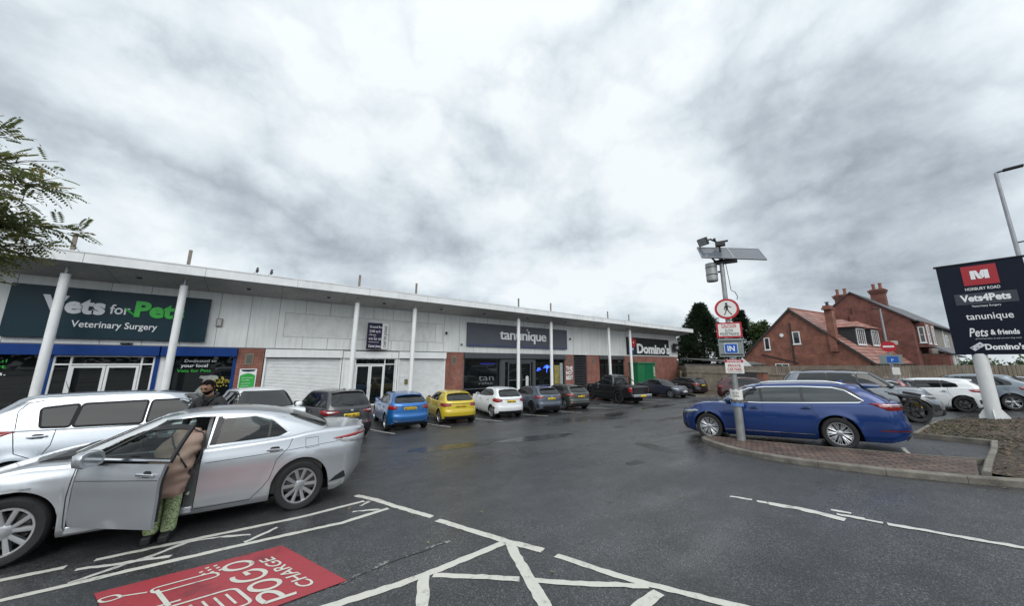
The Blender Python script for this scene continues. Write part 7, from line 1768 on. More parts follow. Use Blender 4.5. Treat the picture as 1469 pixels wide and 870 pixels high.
conifer('conifer_tree', 50, 21.4, -1, 10.3, 3.9, 2600, 'large dark conifer standing behind the end of the shops', seed=3)
conifer('conifer_tree', 51.5, 17.0, -1, 8.9, 1.9, 900, 'narrow dark conifer showing right of the round sign', seed=5)
conifer('conifer_tree', 52, 24.5, -1, 7.2, 2.6, 900, 'lower dark conifer close against the end wall of the shops', seed=8)
def leafy(name, x, y, z0, blobs, n, label, m, leaf=.16, cat='shrub', seed=2, trunk=.06, ht=None):
    q = random.Random(seed); t = thing(name, (x, y, z0), label, cat); mb = MB(); br = MB()
    W_ = [b[3]*b[4]*b[5] for b in blobs]
    for k in range(n):
        b = q.choices(blobs, W_)[0]; 
        u = Vector((q.gauss(0,1), q.gauss(0,1), q.gauss(0,1))).normalized()*(q.random()**.45)
        p = Vector((b[0]+u.x*b[3], b[1]+u.y*b[4], b[2]+u.z*b[5]))
        if k % 40 == 0: br.bar((x, y, z0), tuple(p), .03)
        for j in range(3):
            d = Vector((q.uniform(-1,1), q.uniform(-1,1), q.uniform(-.6,.9))).normalized(); sd = d.cross(Vector((q.uniform(-1,1), q.uniform(-1,1), 1))).normalized(); l = leaf*q.uniform(.7,1.4); w = l*.33
            o_ = p+Vector((q.uniform(-.12,.12), q.uniform(-.12,.12), q.uniform(-.12,.12)))
            mb.add([o_, o_+d*l*.5-sd*w, o_+d*l, o_+d*l*.5+sd*w], [(0,1,2,3)])
    part('stem', br.cyl((x, y, z0), (x, y, z0+(ht or .8)), trunk, trunk*.7, 8), M_BARK, t); part('foliage', mb, m, t); return t
M_BUSH = leafmat('bush_green', (.055,.085,.030)); M_BUSHL = leafmat('bush_pale', (.12,.14,.055)); M_DRY = leafmat('dry_twigs', (.14,.11,.07))
leafy('feathery_tree', 49.5, 14.3, -1, [(49.5,14.3,5.2,1.0,1.0,1.7),(49.6,13.7,6.2,.6,.5,.9),(49.5,14.9,6.0,.5,.5,1.0),(49.5,14.3,3.4,1.2,1.3,1.4)], 1500, 'pale feathery tree between the dark conifers and the brick gable', M_BUSH, .30, 'tree', 4, .12, 4.5)
leafy('hedge_shrub', 41.5, -2.2, -.3, [(41.5,-1.0,1.3,.9,1.3,1.0),(41.6,-3.2,1.3,.9,1.6,1.1)], 1300, 'green hedge shrub showing over the fence under the navy totem sign', M_BUSH, .2, seed=6)
leafy('hedge_shrub', 42.5, -5.5, -.3, [(42.5,-5.5,1.6,1.2,2.0,1.2),(42.5,-8.5,1.6,1.2,2.2,1.3)], 1500, 'green hedge shrub over the fence at the right edge, right of the totem sign', M_BUSH, .2, seed=7)
leafy('pale_shrub', 25.2, -2.4, -.3, [(25.2,-2.45,1.3,.35,.35,.7),(25.3,-2.6,.5,.4,.45,.5)], 520, 'pale yellow-green shrub at the extreme right edge beside the grey car', M_BUSHL, .11, seed=9)
leafy('dry_shrub', 38.5, 18.9, -1, [(38.5,18.9,.2,.7,1.0,.9)], 420, 'sparse dry shrub by the railing at the end of the shops', M_DRY, .14, seed=10)
t = thing('railing', (37.4, 18.5, -1), 'low bare timber railing beside the end of the shops', 'railing')
rl = MB()
for k in range(6): rl.box(36.6+k*.9-.04, 36.6+k*.9+.04, 18.25, 18.33, -1.1, .9)
part('post', rl, M_TIM, t); part('rail', MB().box(36.5, 41.2, 18.26, 18.32, .7, .78).box(36.5, 41.2, 18.26, 18.32, .1, .18), M_TIM, t)
M_BCK = leafmat('wood_green', (.035,.052,.024))
mb = MB(); q = random.Random(12)
for k in range(5200):
    y = q.uniform(-60, -6); x = 75+q.uniform(-3,3); z = q.random()**.7*(4.2+1.2*math.sin(y*.35)+.8*math.sin(y*.9))
    for j in range(2):
        d = Vector((q.uniform(-1,1), q.uniform(-1,1), q.uniform(-.5,1))).normalized(); sd = d.cross(Vector((1,0,.3))).normalized(); l = q.uniform(.4,.9); mb.add([(x,y,z), tuple(Vector((x,y,z))+d*l*.5-sd*l*.3), tuple(Vector((x,y,z))+d*l), tuple(Vector((x,y,z))+d*l*.5+sd*l*.3)], [(0,1,2,3)])
tag(link('distant_treeline', mb.mesh('distant_treeline'), M_BCK), 'low distant treeline far beyond the fence on the right', 'treeline', kind='stuff')
M_BCK2 = leafmat('reflection_tree_green', (.030,.042,.020))  # unseen trees added behind the camera so glass and paint reflect dark
mb = MB(); q = random.Random(31)
for k in range(5200):
    s_ = q.uniform(0, 150); x, y = (-45+s_, -29) if s_ < 90 else (-34, -29+(s_-90)*.62); x += q.uniform(-2,2); y += q.uniform(-2,2); h_ = 6.2+2.2*math.sin(s_*.31)+1.3*math.sin(s_*.83+1); z = .2+q.random()**.8*h_
    for j in range(2):
        d = Vector((q.uniform(-1,1), q.uniform(-1,1), q.uniform(-.4,1))).normalized(); sd = d.cross(Vector((q.uniform(-1,1), .4, .3))).normalized(); l = q.uniform(.6,1.3); P_ = Vector((x,y,z)); mb.add([P_, P_+d*l*.5-sd*l*.35, P_+d*l, P_+d*l*.5+sd*l*.35], [(0,1,2,3)])
tag(link('unseen_reflection_trees', mb.mesh('unseen_reflection_trees'), M_BCK2), 'unseen belt of trees added outside the view to darken reflections', 'trees', kind='stuff')
# the rowan whose branches hang in from the left
M_ROW = leafmat('rowan_green', (.105,.125,.050), .5, 2.5); M_ROWB = leafmat('rowan_yellow', (.16,.15,.045), .4, 3)
T0 = Vector((-6.1, 8.9, ground(-6.1, 8.9)))
t = thing('rowan_tree', T0, 'rowan tree with feathery leaves reaching in from the left edge', 'tree')
part('trunk', MB().tube([T0, T0+Vector((.05,0,1.5)), T0+Vector((.0,-.05,3.0)), T0+Vector((.2,-.1,4.4)), T0+Vector((.15,0,6.2))], .13, 12, .05), M_BARK, t, smooth=True)
q = random.Random(21); bm_ = MB(); lf = MB(); lf2 = MB()
def leaf(p, d, L_, mbx):
    """one compound leaf: a stalk with paired leaflets"""
    up = Vector((q.uniform(-.4,.4), q.uniform(-.4,.4), 1)).normalized(); sd = d.cross(up).normalized(); up = sd.cross(d)
    for k in range(1, 7):
        f = k/6.5; c = p + d*(L_*f) - Vector((0,0,1))*(.22*L_*f*f)
        for s in (-1, 1):
            a = (sd*s*.9 + d*.45 - up*.25 + Vector((0,0,-.12))).normalized(); l = L_*.30*(1.1-.45*abs(f-.5)); w = l*.20; e = (d*.9-sd*s*.3).normalized()
            mbx.add([c, c+a*l*.5-e*w-up*.004, c+a*l, c+a*l*.5+e*w+up*.006], [(0,1,2,3)])
    c = p+d*L_*1.0-Vector((0,0,1))*(.22*L_); mbx.add([c, c+d*L_*.15-sd*L_*.04, c+d*L_*.30-Vector((0,0,.02)), c+d*L_*.15+sd*L_*.04], [(0,1,2,3)])
def branch(p0, p1, sag, n, den, r=.022, spread=.34):
    p0 = Vector(p0); p1 = Vector(p1); pts = [p0.lerp(p1, k/8)+Vector((0,0,sag*math.sin(PI*k/8)))+Vector((q.uniform(-.04,.04), q.uniform(-.04,.04), q.uniform(-.04,.04))) for k in range(9)]
    bm_.tube(pts, r, 6, .004)
    D_ = (p1-p0).normalized()
    for k in range(n*2):
        f = .25+.75*q.random()**.8; i = min(7, int(f*8)); b = pts[i].lerp(pts[i+1], f*8-i)
        tw = (D_*q.uniform(.1,.9)+Vector((q.uniform(-.8,.8), q.uniform(-.8,.8), q.uniform(-.55,.5)))).normalized(); l = spread*q.uniform(.4,1.5); e = b+tw*l
        bm_.tube([b, b+tw*l*.5+Vector((0,0,.02)), e], .006, 4, .003)
        for j in range(den):
            d = (tw+Vector((q.uniform(-1,1), q.uniform(-1,1), q.uniform(-.7,.5)))).normalized(); s_ = b.lerp(e, q.uniform(.3,1)); leaf(s_, d, q.uniform(.17,.28), lf if q.random() < .8 else lf2)
tp = lambda z: (T0.x+.12, T0.y-.05, z)
branch(tp(3.2), (-3.30,8.05,4.50), .25, 26, 3); branch(tp(3.4), (-3.55,8.3,4.95), .2, 26, 3); branch(tp(3.9), (-3.75,8.2,5.15), .15, 16, 3)
branch(tp(2.9), (-3.05,8.35,4.02), .18, 24, 3); branch(tp(2.7), (-3.05,8.25,3.66), .18, 16, 3); branch(tp(2.8), (-3.55,8.6,3.95), .1, 26, 3); branch(tp(3.0), (-3.7,7.9,4.2), .1, 24, 3); branch(tp(2.6), (-3.55,8.2,3.45), .1, 18, 3)
branch(tp(4.6), (-3.72,8.15,5.62), .1, 3, 1, .012); branch(tp(4.3), (-3.72,8.3,5.42), .05, 2, 1, .012); branch(tp(2.5), (-3.6,8.5,3.15), .1, 10, 2); branch(tp(3.6), (-4.2,7.6,4.8), .2, 26, 3); branch(tp(4.8), (-5.4,7.8,6.4), .2, 24, 3); branch(tp(4.8), (-7.4,9.2,6.2), .2, 24, 3); branch(tp(4.0), (-7.8,8.4,5.2), .2, 24, 3); branch(tp(5.2), (-6.2,10.2,6.8), .2, 24, 3)
for e_ in ((-3.62,8.1,4.35),(-3.70,8.3,4.75),(-3.66,8.2,3.95),(-3.62,8.35,3.62),(-3.85,8.0,4.5),(-3.9,8.4,4.1),(-3.85,8.2,3.75),(-3.42,8.2,4.62),(-3.35,8.25,4.25),(-3.8,8.2,4.95)): branch(tp(2.6+.25*(e_[2]-3)), e_, .12, 10, 2, .016, .42)
part('limbs', bm_, M_BARK, t, smooth=True); part('crown', lf, M_ROW, t); part('autumn_leaves', lf2, M_ROWB, t)
# ---------------------------------------------------------------- people
M_SKIN = mat('skin', (.30,.165,.11), .55, 0, var=.10, vscale=9); M_HAIR = mat('dark_hair', (.008,.006,.005), .95, spec=.1, var=.3, vscale=40, bump=.5, bscale=120)
M_JBLK = mat('black_jacket', (.013,.013,.015), .75, 0, var=.3, vscale=7, bump=.5, bscale=9); M_TEE = mat('black_shirt', (.010,.010,.012), .85, 0, var=.2)
M_BEIGE = mat('beige_padded', (.30,.205,.16), .75, 0, var=.14, vscale=5, bump=.55, bscale=7)
M_SHOE = mat('black_shoe', (.012,.012,.013), .6, 0, var=.2)
def pattern_mat():
    m = bpy.data.materials.new('leaf_print'); t_ = nt(m); N = t_.nodes; L = t_.links; b = N['Principled BSDF']; tc = N.new('ShaderNodeTexCoord')
    v = N.new('ShaderNodeTexVoronoi'); v.inputs['Scale'].default_value = 75; L.new(tc.outputs['Object'], v.inputs['Vector']); n = N.new('ShaderNodeTexNoise'); n.inputs['Scale'].default_value = 90; L.new(tc.outputs['Object'], n.inputs['Vector'])
    sp = N.new('ShaderNodeSeparateColor'); L.new(v.outputs['Color'], sp.inputs['Color']); ad = N.new('ShaderNodeMath'); ad.operation = 'MULTIPLY_ADD'; ad.inputs[1].default_value = .5; L.new(n.outputs['Fac'], ad.inputs[0]); ml = N.new('ShaderNodeMath'); ml.operation = 'MULTIPLY'; ml.inputs[1].default_value = .6; L.new(sp.outputs['Red'], ml.inputs[0]); L.new(ml.outputs[0], ad.inputs[2])
    r = N.new('ShaderNodeValToRGB'); _ramp(r, [(.25, (.09,.15,.05)), (.45, (.20,.29,.12)), (.60, (.34,.42,.22)), (.80, (.50,.52,.36))]); L.new(ad.outputs[0], r.inputs['Fac']); L.new(r.outputs['Color'], b.inputs['Base Color']); b.inputs['Roughness'].default_value = .85
    return m
M_PRINT = pattern_mat()
def skin_mesh(nm, verts, edges, radii, m, parent, sub=2, root=0):
    me = bpy.data.meshes.new(nm); me.from_pydata(verts, edges, []); o = bpy.data.objects.new(nm, me); COL.objects.link(o)
    md = o.modifiers.new('skin', 'SKIN'); sv = me.skin_vertices[0].data
    for i, r in enumerate(radii):
        r = (r, r) if not isinstance(r, tuple) else r; sv[i].radius = r; sv[i].use_root = (i == root)
    sb = o.modifiers.new('sub', 'SUBSURF'); sb.levels = sub; sb.render_levels = sub
    dg = bpy.context.evaluated_depsgraph_get(); me2 = bpy.data.meshes.new_from_object(o.evaluated_get(dg)); bpy.data.objects.remove(o)
    me2.name = nm; me2.materials.clear(); return link(nm, me2, m, parent, smooth=True)
def ellipsoid_head(nm, c, fwd, up, s, m, parent, feats=True):
    """a head with brow, nose, mouth, chin and ears; c = centre, s = half height"""
    bm = bmesh.new(); bmesh.ops.create_uvsphere(bm, u_segments=40, v_segments=28, radius=1)
    for v in bm.verts:
        x, y, z = v.co                                              # x forward, y side, z up
        w = .70 if z > 0 else .70*(1-.34*(-z)**1.6)
        nx = x*(.86 if x > 0 else .88); ny = y*w
        if z < 0 and x > 0: nx += .06*(-z)
        if z < -.55 and x > 0: nx -= .05*(-z-.55)
        g = lambda x0, y0, z0, a, b, c_: math.exp(-((y-y0)/b)**2-((z-z0)/c_)**2)*(1 if x > 0 else 0)
        nx += .22*g(1,0,-.14,0,.13,.17) + .10*g(1,0,.05,0,.10,.22)     # nose and its bridge
        nx -= .10*g(1,.28,.06,0,.16,.10) + .10*g(1,-.28,.06,0,.16,.10) # eye sockets
        nx += .05*g(1,.26,.21,0,.24,.07) + .05*g(1,-.26,.21,0,.24,.07) # brows
        nx += .06*g(1,0,-.47,0,.22,.05) + .05*g(1,0,-.58,0,.18,.05) - .03*g(1,0,-.525,0,.2,.02) + .07*g(1,0,-.82,0,.24,.14)
        e = math.exp(-((x+.05)/.14)**2-((z+.02)/.24)**2); ny += math.copysign(.16*e, y) if abs(y) > .6 else 0
        v.co = (nx, ny, z)
    f = Vector(fwd).normalized(); u = Vector(up); u = (u-f*u.dot(f)).normalized(); sd = u.cross(f)
    M_ = Matrix((f, sd, u)).transposed().to_4x4(); M_.translation = Vector(c)
    bm.transform(M_ @ Matrix.Scale(s, 4)); me = bpy.data.meshes.new(nm); bm.to_mesh(me); bm.free()
    return M_ @ Matrix.Scale(s, 4), me
def hand(c, d, n, s=1.0):
    """palm and five bent fingers: c wrist, d finger direction, n back-of-hand normal; returns skin chains"""
    c = Vector(c); d = Vector(d).normalized(); n = Vector(n); n = (n-d*n.dot(d)).normalized(); sd = d.cross(n)
    V = [c, c+d*.05*s, c+d*.085*s]; E = [(0,1),(1,2)]; Rr = [.022*s, (.036*s,.018*s), (.036*s,.017*s)]
    for k, (off, l) in enumerate(((-.030,.070), (-.010,.080), (.010,.075), (.029,.058))):
        b = len(V); p = c+d*.085*s+sd*off*s
        V += [p+d*l*.1*s, p+d*l*.5*s-n*.008*s, p+d*l*.85*s-n*.028*s, p+d*l*1.0*s-n*.045*s]; E += [(2,b),(b,b+1),(b+1,b+2),(b+2,b+3)]; Rr += [.0095*s,.0092*s,.0085*s,.007*s]
    b = len(V); p = c+d*.03*s-sd*.03*s; V += [p-sd*.012*s-n*.008*s, p-sd*.03*s+d*.03*s-n*.014*s, p-sd*.032*s+d*.06*s-n*.022*s]; E += [(1,b),(b,b+1),(b+1,b+2)]; Rr += [.012*s,.011*s,.009*s]
    return V, E, Rr
# ---- man in black behind the silver saloon, looking down
mx, my = -.90, 8.82; mz = ground(mx, my)
t = thing('person', (mx, my, mz), 'bearded man in a black jacket standing behind the silver saloon, looking down', 'person')
t.rotation_euler = (0,0,R(240)); t.scale = (1.10,1.10,1.085)       # local +x = the way he faces
hh = 1.80
def J(*p): return Vector(p)
body_v = [J(0,0,.98), J(.0,0,1.16), J(.02,0,1.36), J(.02,0,1.47), J(.045,0,1.55),
          J(.02,.16,1.44), J(.03,.235,1.36), J(.10,.26,1.10), J(.26,.20,.98), J(.02,-.16,1.44), J(.03,-.235,1.36), J(.10,-.26,1.10), J(.26,-.18,.98),
          J(0,.09,.90), J(.02,.11,.50), J(0,.12,.10), J(.12,.13,.05), J(0,-.09,.90), J(.02,-.11,.50), J(0,-.12,.10), J(.12,-.13,.05)]
body_e = [(0,1),(1,2),(2,3),(3,4),(2,5),(5,6),(6,7),(7,8),(2,9),(9,10),(10,11),(11,12),(0,13),(13,14),(14,15),(15,16),(0,17),(17,18),(18,19),(19,20)]
body_r = [(.15,.12),(.155,.12),(.17,.125),(.085,.08),.058, (.09,.085),.075,.055,.045,(.09,.085),.075,.055,.045, .095,.068,.05,.045,.095,.068,.05,.045]
skin_mesh('body', body_v, body_e, body_r, M_JBLK, t, 2)
for s in (1, -1):
    V, E, Rr = hand((.28,.20*s if s > 0 else -.18,.97), (.8,-.25*s,-.5), (.3,.2*s,.9)); skin_mesh('hand', V, E, Rr, M_SKIN, t, 2, 1)
    lpart('shoe', MB().prism([(-.10,.0),(.19,.0),(.20,.05),(.08,.11),(-.09,.12)], lambda u, v, d: (u, s*.125+d, v), -.05, .05), M_SHOE, t, bevel=.02)
hf, hu = (.88,.0,-.40), (.40,0,.92)
M_, me = ellipsoid_head('head', (.115,0,1.675), hf, hu, .125, M_SKIN, t)
ho = link('head', me, M_SKIN, t, smooth=True)
def head_patch(nm, cond, off, m):
    bm = bmesh.new(); bm.from_mesh(me); inv = M_.inverted()
    dl = [f for f in bm.faces if not cond(inv @ f.calc_center_median())]
    bmesh.ops.delete(bm, geom=dl, context='FACES'); bm.normal_update()
    for v in bm.verts: v.co += v.normal*off*(1+.25*mnoise.noise(tuple(v.co*60)))
    m2 = bpy.data.meshes.new(nm); bm.to_mesh(m2); bm.free(); o = link(nm, m2, m, ho, smooth=True); sd = o.modifiers.new('thickness', 'SOLIDIFY'); sd.thickness = .006; return o
head_patch('hair', lambda c: (c.z > .60 and (c.x < .55 or c.z > .74)) or (c.x < .20 and c.z > .22) or (c.x < -.22 and c.z > -.42), .012, M_HAIR)
head_patch('beard', lambda c: c.z < -.34 and c.x > .02 and not (c.x > .78 and -.60 < c.z < -.44 and abs(c.y) < .22) or (.0 < c.x < .14 and -.4 < c.z < .25 and abs(c.y) > .52) or (c.x > .7 and -.42 < c.z < -.34 and abs(c.y) < .28), .007, M_HAIR)
eb = MB()
for s in (1, -1):
    P_ = [M_ @ Vector((.86-.10*k/3, s*(.12+.36*k/3), .24+.03*math.sin(PI*k/3))) for k in range(4)]; eb.tube(P_, .0052, 6)
lpart('eyebrow', eb, M_HAIR, ho, smooth=True)
ey = MB()
for s in (1, -1): ey.lathe([(0,-.013),(.009,-.009),(.013,0),(.009,.009),(0,.013)], tuple(M_ @ Vector((.735, s*.28, .05))), 'z', 12)
lpart('eye', ey, mat('eye_dark', (.03,.022,.018), .2), ho, smooth=True)
lpart('neck', MB().cyl((.03,0,1.47),(.085,0,1.61),.060,.056,16), M_SKIN, t, smooth=True)
lpart('shirt_front', MB().cyl((.03,0,1.42),(.05,0,1.52),.098,.070,20), M_TEE, t, smooth=True)
cl = MB(); cl.tube([(.12,.02,1.36),(.11,.085,1.47),(.03,.105,1.53),(-.045,.06,1.55),(-.06,0,1.555),(-.045,-.06,1.55),(.03,-.105,1.53),(.11,-.085,1.47),(.12,-.02,1.36)], .026, 8)
lpart('collar', cl, M_JBLK, t, smooth=True)
hp_ = MB().cyl((.172,-.115,1.33),(.180,-.115,1.33),.02,.02,8); lpart('jacket_badge', MB().obox((.16,-.12,1.30),(1,0,0),(0,1,0),(0,0,1),.012,.03,.008), M_LETB, t)
# ---- person in a beige coat leaning in through the open door
CX, CY = -.96, 6.46; cz = ground(CX, CY)
t = thing('person', (CX, CY, cz), 'person in a beige padded coat and green leaf-print trousers leaning into the silver saloon', 'person')
t.rotation_euler = (0,0,R(82)); t.scale = (1,1,.97)          # local +x faces into the car
bv = [J(.0,0,.86), J(.09,0,1.02), J(.24,0,1.13), J(.40,0,1.16), J(.52,0,1.14), J(.64,0,1.13), J(.42,.14,1.12), J(.62,.14,.99), J(.84,.09,.94), J(.42,-.14,1.12), J(.62,-.14,.99), J(.84,-.09,.94), J(0,.085,.72), J(.03,.08,.42), J(-.01,.075,.10), J(0,-.085,.72), J(.02,-.085,.42), J(.0,-.085,.10)]
skin_mesh('body', bv, [(0,1),(1,2),(2,3),(3,4),(4,5),(3,6),(6,7),(7,8),(3,9),(9,10),(10,11),(0,12),(12,13),(13,14),(0,15),(15,16),(16,17)], [(.13,.11),(.13,.11),(.13,.10),(.12,.09),.06,.055,.06,.045,.035,.06,.045,.035,.06,.035,.026,.06,.035,.026], M_SKIN, t, 2)
spine = [(-.03,.575,.175,.145),(-.03,.66,.195,.16),(-.01,.78,.21,.17),(.03,.90,.212,.172),(.10,1.01,.215,.168),(.21,1.105,.225,.16),(.35,1.17,.235,.148),(.47,1.185,.215,.13),(.57,1.165,.15,.105),(.64,1.13,.085,.08)]
rows = []; n_ = 44
for a in range(len(spine)-1):
    for k in range(5): rows.append([spine[a][m]+(spine[a+1][m]-spine[a][m])*k/5 for m in range(4)])
rows.append(list(spine[-1]))
for _ in range(4): rows = [rows[0]] + [[(rows[i-1][m]+2*rows[i][m]+rows[i+1][m])/4 for m in range(4)] for i in range(1, len(rows)-1)] + [rows[-1]]
V = []
for i, (x, z, w_, d_) in enumerate(rows):
    a = rows[max(0, i-1)]; b = rows[min(len(rows)-1, i+1)]; tx_, tz_ = b[0]-a[0], b[1]-a[1]; l = math.hypot(tx_, tz_); tx_, tz_ = tx_/l, tz_/l
    for k in range(n_):
        th = 2*PI*k/n_; cs, sn = math.cos(th), math.sin(th)
        p = Vector((x + tz_*d_*cs, w_*math.copysign(abs(sn)**.85, sn), z - tx_*d_*cs))
        fold = .040*mnoise.noise((p.x*5, p.y*4+i*.03, p.z*9)) + .016*mnoise.noise((p.x*13, p.y*11, p.z*17)) + .014*math.sin(p.z*38+p.y*9+3*mnoise.noise(tuple(p*4)))
        if i < 3: fold += .012*math.sin(th*5)
        V.append(p + Vector((tz_*cs, sn, -tx_*cs))*fold)
F_ = [(i*n_+k, i*n_+(k+1) % n_, (i+1)*n_+(k+1) % n_, (i+1)*n_+k) for i in range(len(rows)-1) for k in range(n_)]
lpart('coat', MB().add(V, F_), M_BEIGE, t, smooth=True)
for s in (1, -1): lpart('sleeve', MB().tube([(.40,.16*s,1.13),(.50,.19*s,1.07),(.62,.155*s,1.0),(.72,.13*s,.97),(.82,.095*s,.945)], .085, 14, .055), M_BEIGE, t, smooth=True)
leg_v = [J(0,0,.80), J(.01,.085,.70), J(.03,.08,.42), J(-.01,.075,.075), J(.01,-.085,.70), J(.02,-.085,.42), J(.0,-.085,.075)]
skin_mesh('trousers', leg_v, [(0,1),(1,2),(2,3),(0,4),(4,5),(5,6)], [(.14,.12),.100,.086,.082,.100,.086,.082], M_PRINT, t, 2)
for s, x in ((1,.01),(-1,-.02)): lpart('shoe', MB().prism([(-.11,.0),(.19,.0),(.205,.04),(.09,.10),(-.03,.13),(-.11,.10)], lambda u, v, d: (u+x, s*.085+d, v), -.05, .05), M_SHOE, t, bevel=.022)
for s in (1, -1):
    V, E, Rr = hand((.84,.10*s,.95), (.9,-.1*s,-.25), (.2,0,.98)); skin_mesh('hand', V, E, Rr, M_SKIN, t, 2, 1)
M2, me2 = ellipsoid_head('head', (.78,0,1.13), (.72,.1,-.68), (.68,0,.72), .118, M_SKIN, t); h2_ = link('head', me2, M_SKIN, t, smooth=True)
bm = bmesh.new(); bm.from_mesh(me2); inv = M2.inverted(); bmesh.ops.delete(bm, geom=[f for f in bm.faces if not ((inv @ f.calc_center_median()).x < .25 or (inv @ f.calc_center_median()).z > .5)], context='FACES'); bm.normal_update()
for v in bm.verts: v.co += v.normal*.018
m2 = bpy.data.meshes.new('hair'); bm.to_mesh(m2); bm.free(); link('hair', m2, M_HAIR, h2_, smooth=True)
hd = MB(); hd.tube([(.44,.13,1.24),(.48,.10,1.30),(.50,.0,1.32),(.48,-.10,1.30),(.44,-.13,1.24)], .05, 10); lpart('hood', hd, M_BEIGE, t, smooth=True)
lpart('bag_strap', MB().tube([(.42,-.06,1.345),(.34,-.20,1.285),(.20,-.262,1.13),(.08,-.262,1.0),(-.02,-.245,.88)], .010, 8).tube([(-.12,-.20,.92),(-.08,-.10,1.06),(.04,.02,1.21),(.20,.10,1.31),(.34,.12,1.35)], .010, 8), M_JBLK, t, smooth=True)
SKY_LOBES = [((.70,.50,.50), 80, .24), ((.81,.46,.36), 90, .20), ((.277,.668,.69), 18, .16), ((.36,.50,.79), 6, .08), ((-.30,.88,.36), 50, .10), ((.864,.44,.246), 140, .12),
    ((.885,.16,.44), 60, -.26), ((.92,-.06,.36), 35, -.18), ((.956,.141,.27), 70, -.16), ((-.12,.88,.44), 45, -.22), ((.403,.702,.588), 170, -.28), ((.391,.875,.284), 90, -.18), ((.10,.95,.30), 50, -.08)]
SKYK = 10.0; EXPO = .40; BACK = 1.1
# ---------------------------------------------------------------- sky, sun, camera
W = bpy.data.worlds.new('World'); SC.world = W; W.use_nodes = True; T = W.node_tree; N = T.nodes; L = T.links
bg = N['Background']; bg.inputs['Strength'].default_value = .10
sky = N.new('ShaderNodeTexSky'); sky.sky_type = 'NISHITA'; sky.sun_disc = False
SUN_DIR = Vector((-.42, -.62, .66)).normalized()
sky.sun_elevation = math.asin(SUN_DIR.z); sky.sun_rotation = math.atan2(SUN_DIR.x, SUN_DIR.y)
tc = N.new('ShaderNodeTexCoord'); sep = N.new('ShaderNodeSeparateXYZ'); L.new(tc.outputs['Generated'], sep.inputs['Vector'])
def mth(op, a, b=None, c=None):
    n = N.new('ShaderNodeMath'); n.operation = op
    for i, v in enumerate((a, b, c)):
        if v is None: continue
        if isinstance(v, (int, float)): n.inputs[i].default_value = v
        else: L.new(v, n.inputs[i])
    return n.outputs[0]
zc_ = mth('MAXIMUM', sep.outputs['Z'], 0.0); dv = mth('ADD', zc_, .24)
cv = N.new('ShaderNodeCombineXYZ'); L.new(mth('DIVIDE', sep.outputs['X'], dv), cv.inputs['X']); L.new(mth('DIVIDE', sep.outputs['Y'], dv), cv.inputs['Y'])
def cn(scale, det, rough, dist, off):
    mp = N.new('ShaderNodeMapping'); mp.inputs['Location'].default_value = off; L.new(cv.outputs['Vector'], mp.inputs['Vector'])
    n = N.new('ShaderNodeTexNoise'); n.inputs['Scale'].default_value = scale; n.inputs['Detail'].default_value = det; n.inputs['Roughness'].default_value = rough; n.inputs['Distortion'].default_value = dist; L.new(mp.outputs['Vector'], n.inputs['Vector']); return n.outputs['Fac']
nrm = N.new('ShaderNodeVectorMath'); nrm.operation = 'NORMALIZE'; L.new(tc.outputs['Generated'], nrm.inputs[0])
def cn3(scale, det, rough, dist, off, sz):
    mp = N.new('ShaderNodeMapping'); mp.inputs['Location'].default_value = off; mp.inputs['Scale'].default_value = (1, 1, sz); L.new(nrm.outputs['Vector'], mp.inputs['Vector'])
    n = N.new('ShaderNodeTexNoise'); n.inputs['Scale'].default_value = scale; n.inputs['Detail'].default_value = det; n.inputs['Roughness'].default_value = rough; n.inputs['Distortion'].default_value = dist; L.new(mp.outputs['Vector'], n.inputs['Vector']); return n.outputs['Fac']
n1 = cn(.72, 9, .56, .35, (3.1, 1.7, 0)); n2 = cn(2.1, 9, .58, .45, (7.3, 4.2, 0)); n3 = cn3(3.0, 7, .55, .2, (1.3, 2.7, .4), 1.9)
wn = N.new('ShaderNodeTexNoise'); wn.inputs['Scale'].default_value = 4.5; wn.inputs['Detail'].default_value = 7; wn.inputs['Roughness'].default_value = .6; L.new(nrm.outputs['Vector'], wn.inputs['Vector'])
wv = N.new('ShaderNodeVectorMath'); wv.operation = 'MULTIPLY_ADD'; wv.inputs[1].default_value = (.34, .34, .34); L.new(wn.outputs['Color'], wv.inputs[0]); L.new(nrm.outputs['Vector'], wv.inputs[2])
wm = N.new('ShaderNodeMapping'); wm.inputs['Scale'].default_value = (1, 1, 1.9); L.new(wv.outputs['Vector'], wm.inputs['Vector'])
vor = N.new('ShaderNodeTexVoronoi'); vor.feature = 'F1'; vor.inputs['Scale'].default_value = 4.2; L.new(wm.outputs['Vector'], vor.inputs['Vector'])
puff = mth('SUBTRACT', .42, vor.outputs['Distance'])
CF = mth('ADD', mth('ADD', mth('MULTIPLY_ADD', puff, .25, mth('MULTIPLY', n1, .38)), mth('MULTIPLY', n2, .28)), mth('MULTIPLY', n3, .34))
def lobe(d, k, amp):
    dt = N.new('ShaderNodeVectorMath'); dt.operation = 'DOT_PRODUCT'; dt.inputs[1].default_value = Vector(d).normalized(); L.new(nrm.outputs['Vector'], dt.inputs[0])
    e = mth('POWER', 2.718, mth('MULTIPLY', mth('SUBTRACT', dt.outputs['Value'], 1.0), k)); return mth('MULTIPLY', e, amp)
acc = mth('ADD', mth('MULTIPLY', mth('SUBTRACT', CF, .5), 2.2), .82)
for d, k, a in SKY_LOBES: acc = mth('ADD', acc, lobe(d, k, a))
rp = N.new('ShaderNodeValToRGB'); L.new(acc, rp.inputs['Fac'])
_ramp(rp, [(.05, (.172,.192,.222)), (.32, (.270,.302,.340)), (.56, (.420,.466,.508)), (.80, (.578,.632,.664)), (1.0, (.69,.73,.75))])
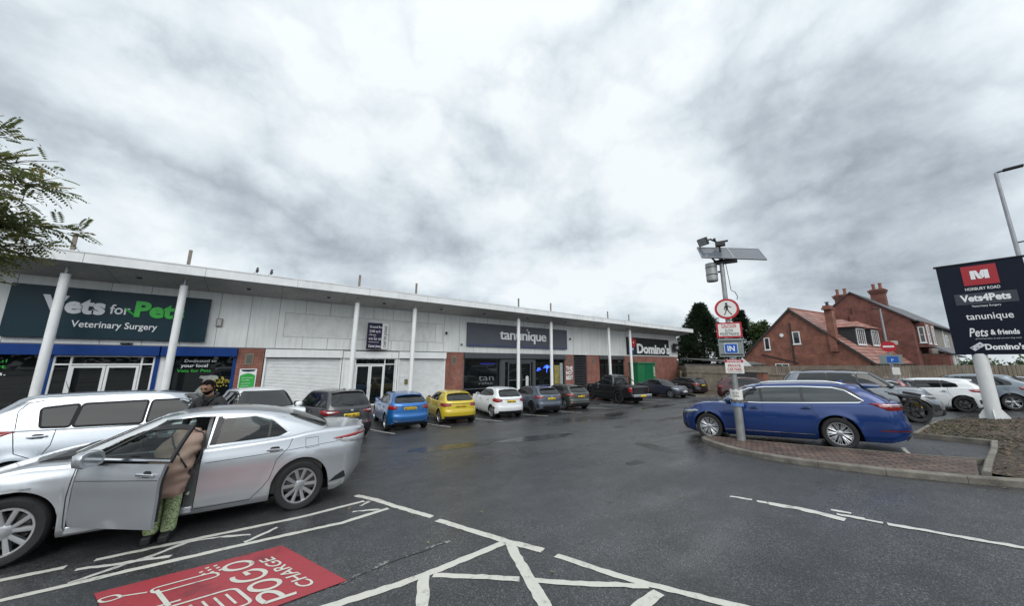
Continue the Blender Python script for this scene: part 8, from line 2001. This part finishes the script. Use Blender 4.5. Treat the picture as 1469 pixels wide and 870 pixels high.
back = mth('ADD', 1.0, lobe((-.35,-.62,.70), 2.6, BACK)); sb_ = N.new('ShaderNodeMix'); sb_.data_type = 'RGBA'; sb_.blend_type = 'MULTIPLY'; sb_.inputs['Factor'].default_value = 1; L.new(rp.outputs['Color'], sb_.inputs[6]); L.new(back, sb_.inputs[7])
mxs = N.new('ShaderNodeMix'); mxs.data_type = 'RGBA'; mxs.inputs['Factor'].default_value = .94
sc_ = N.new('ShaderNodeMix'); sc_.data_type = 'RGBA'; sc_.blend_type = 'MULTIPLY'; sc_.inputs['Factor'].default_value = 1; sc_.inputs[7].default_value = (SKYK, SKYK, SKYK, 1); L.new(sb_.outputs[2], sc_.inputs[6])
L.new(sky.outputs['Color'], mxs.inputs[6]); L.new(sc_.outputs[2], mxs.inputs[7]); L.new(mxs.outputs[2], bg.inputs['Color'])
sd = bpy.data.lights.new('sun', 'SUN'); sd.energy = 1.2; sd.angle = R(45); sd.color = (1, .97, .92)
so = bpy.data.objects.new('sun', sd); COL.objects.link(so); so.rotation_euler = (-SUN_DIR).to_track_quat('-Z', 'Y').to_euler(); so.location = (0,0,40)
cd = bpy.data.cameras.new('camera'); cam = bpy.data.objects.new('camera', cd); COL.objects.link(cam)
right, up, fwd = Vector((.80663,-.59103,.00627)), Vector((-.10898,-.13829,.98438)), Vector((.58093,.79471,.17596))
Mc = Matrix((right, up, -fwd)).transposed().to_4x4(); Mc.translation = Vector((0,0,1.926)); cam.matrix_world = Mc
cd.sensor_fit = 'HORIZONTAL'; cd.sensor_width = 36; cd.lens = 36*460.41/1469; cd.clip_start = .05; cd.clip_end = 3000
SC.camera = cam
SC.view_settings.view_transform = 'Standard'; SC.view_settings.look = 'None'; SC.view_settings.exposure = EXPO; SC.view_settings.gamma = 1; SC.view_settings.use_curve_mapping = False
SC.cycles.max_bounces = 6; SC.cycles.transparent_max_bounces = 12; SC.cycles.use_denoising = True
SC.cycles.caustics_reflective = False; SC.cycles.caustics_refractive = False; SC.cycles.sample_clamp_indirect = 4
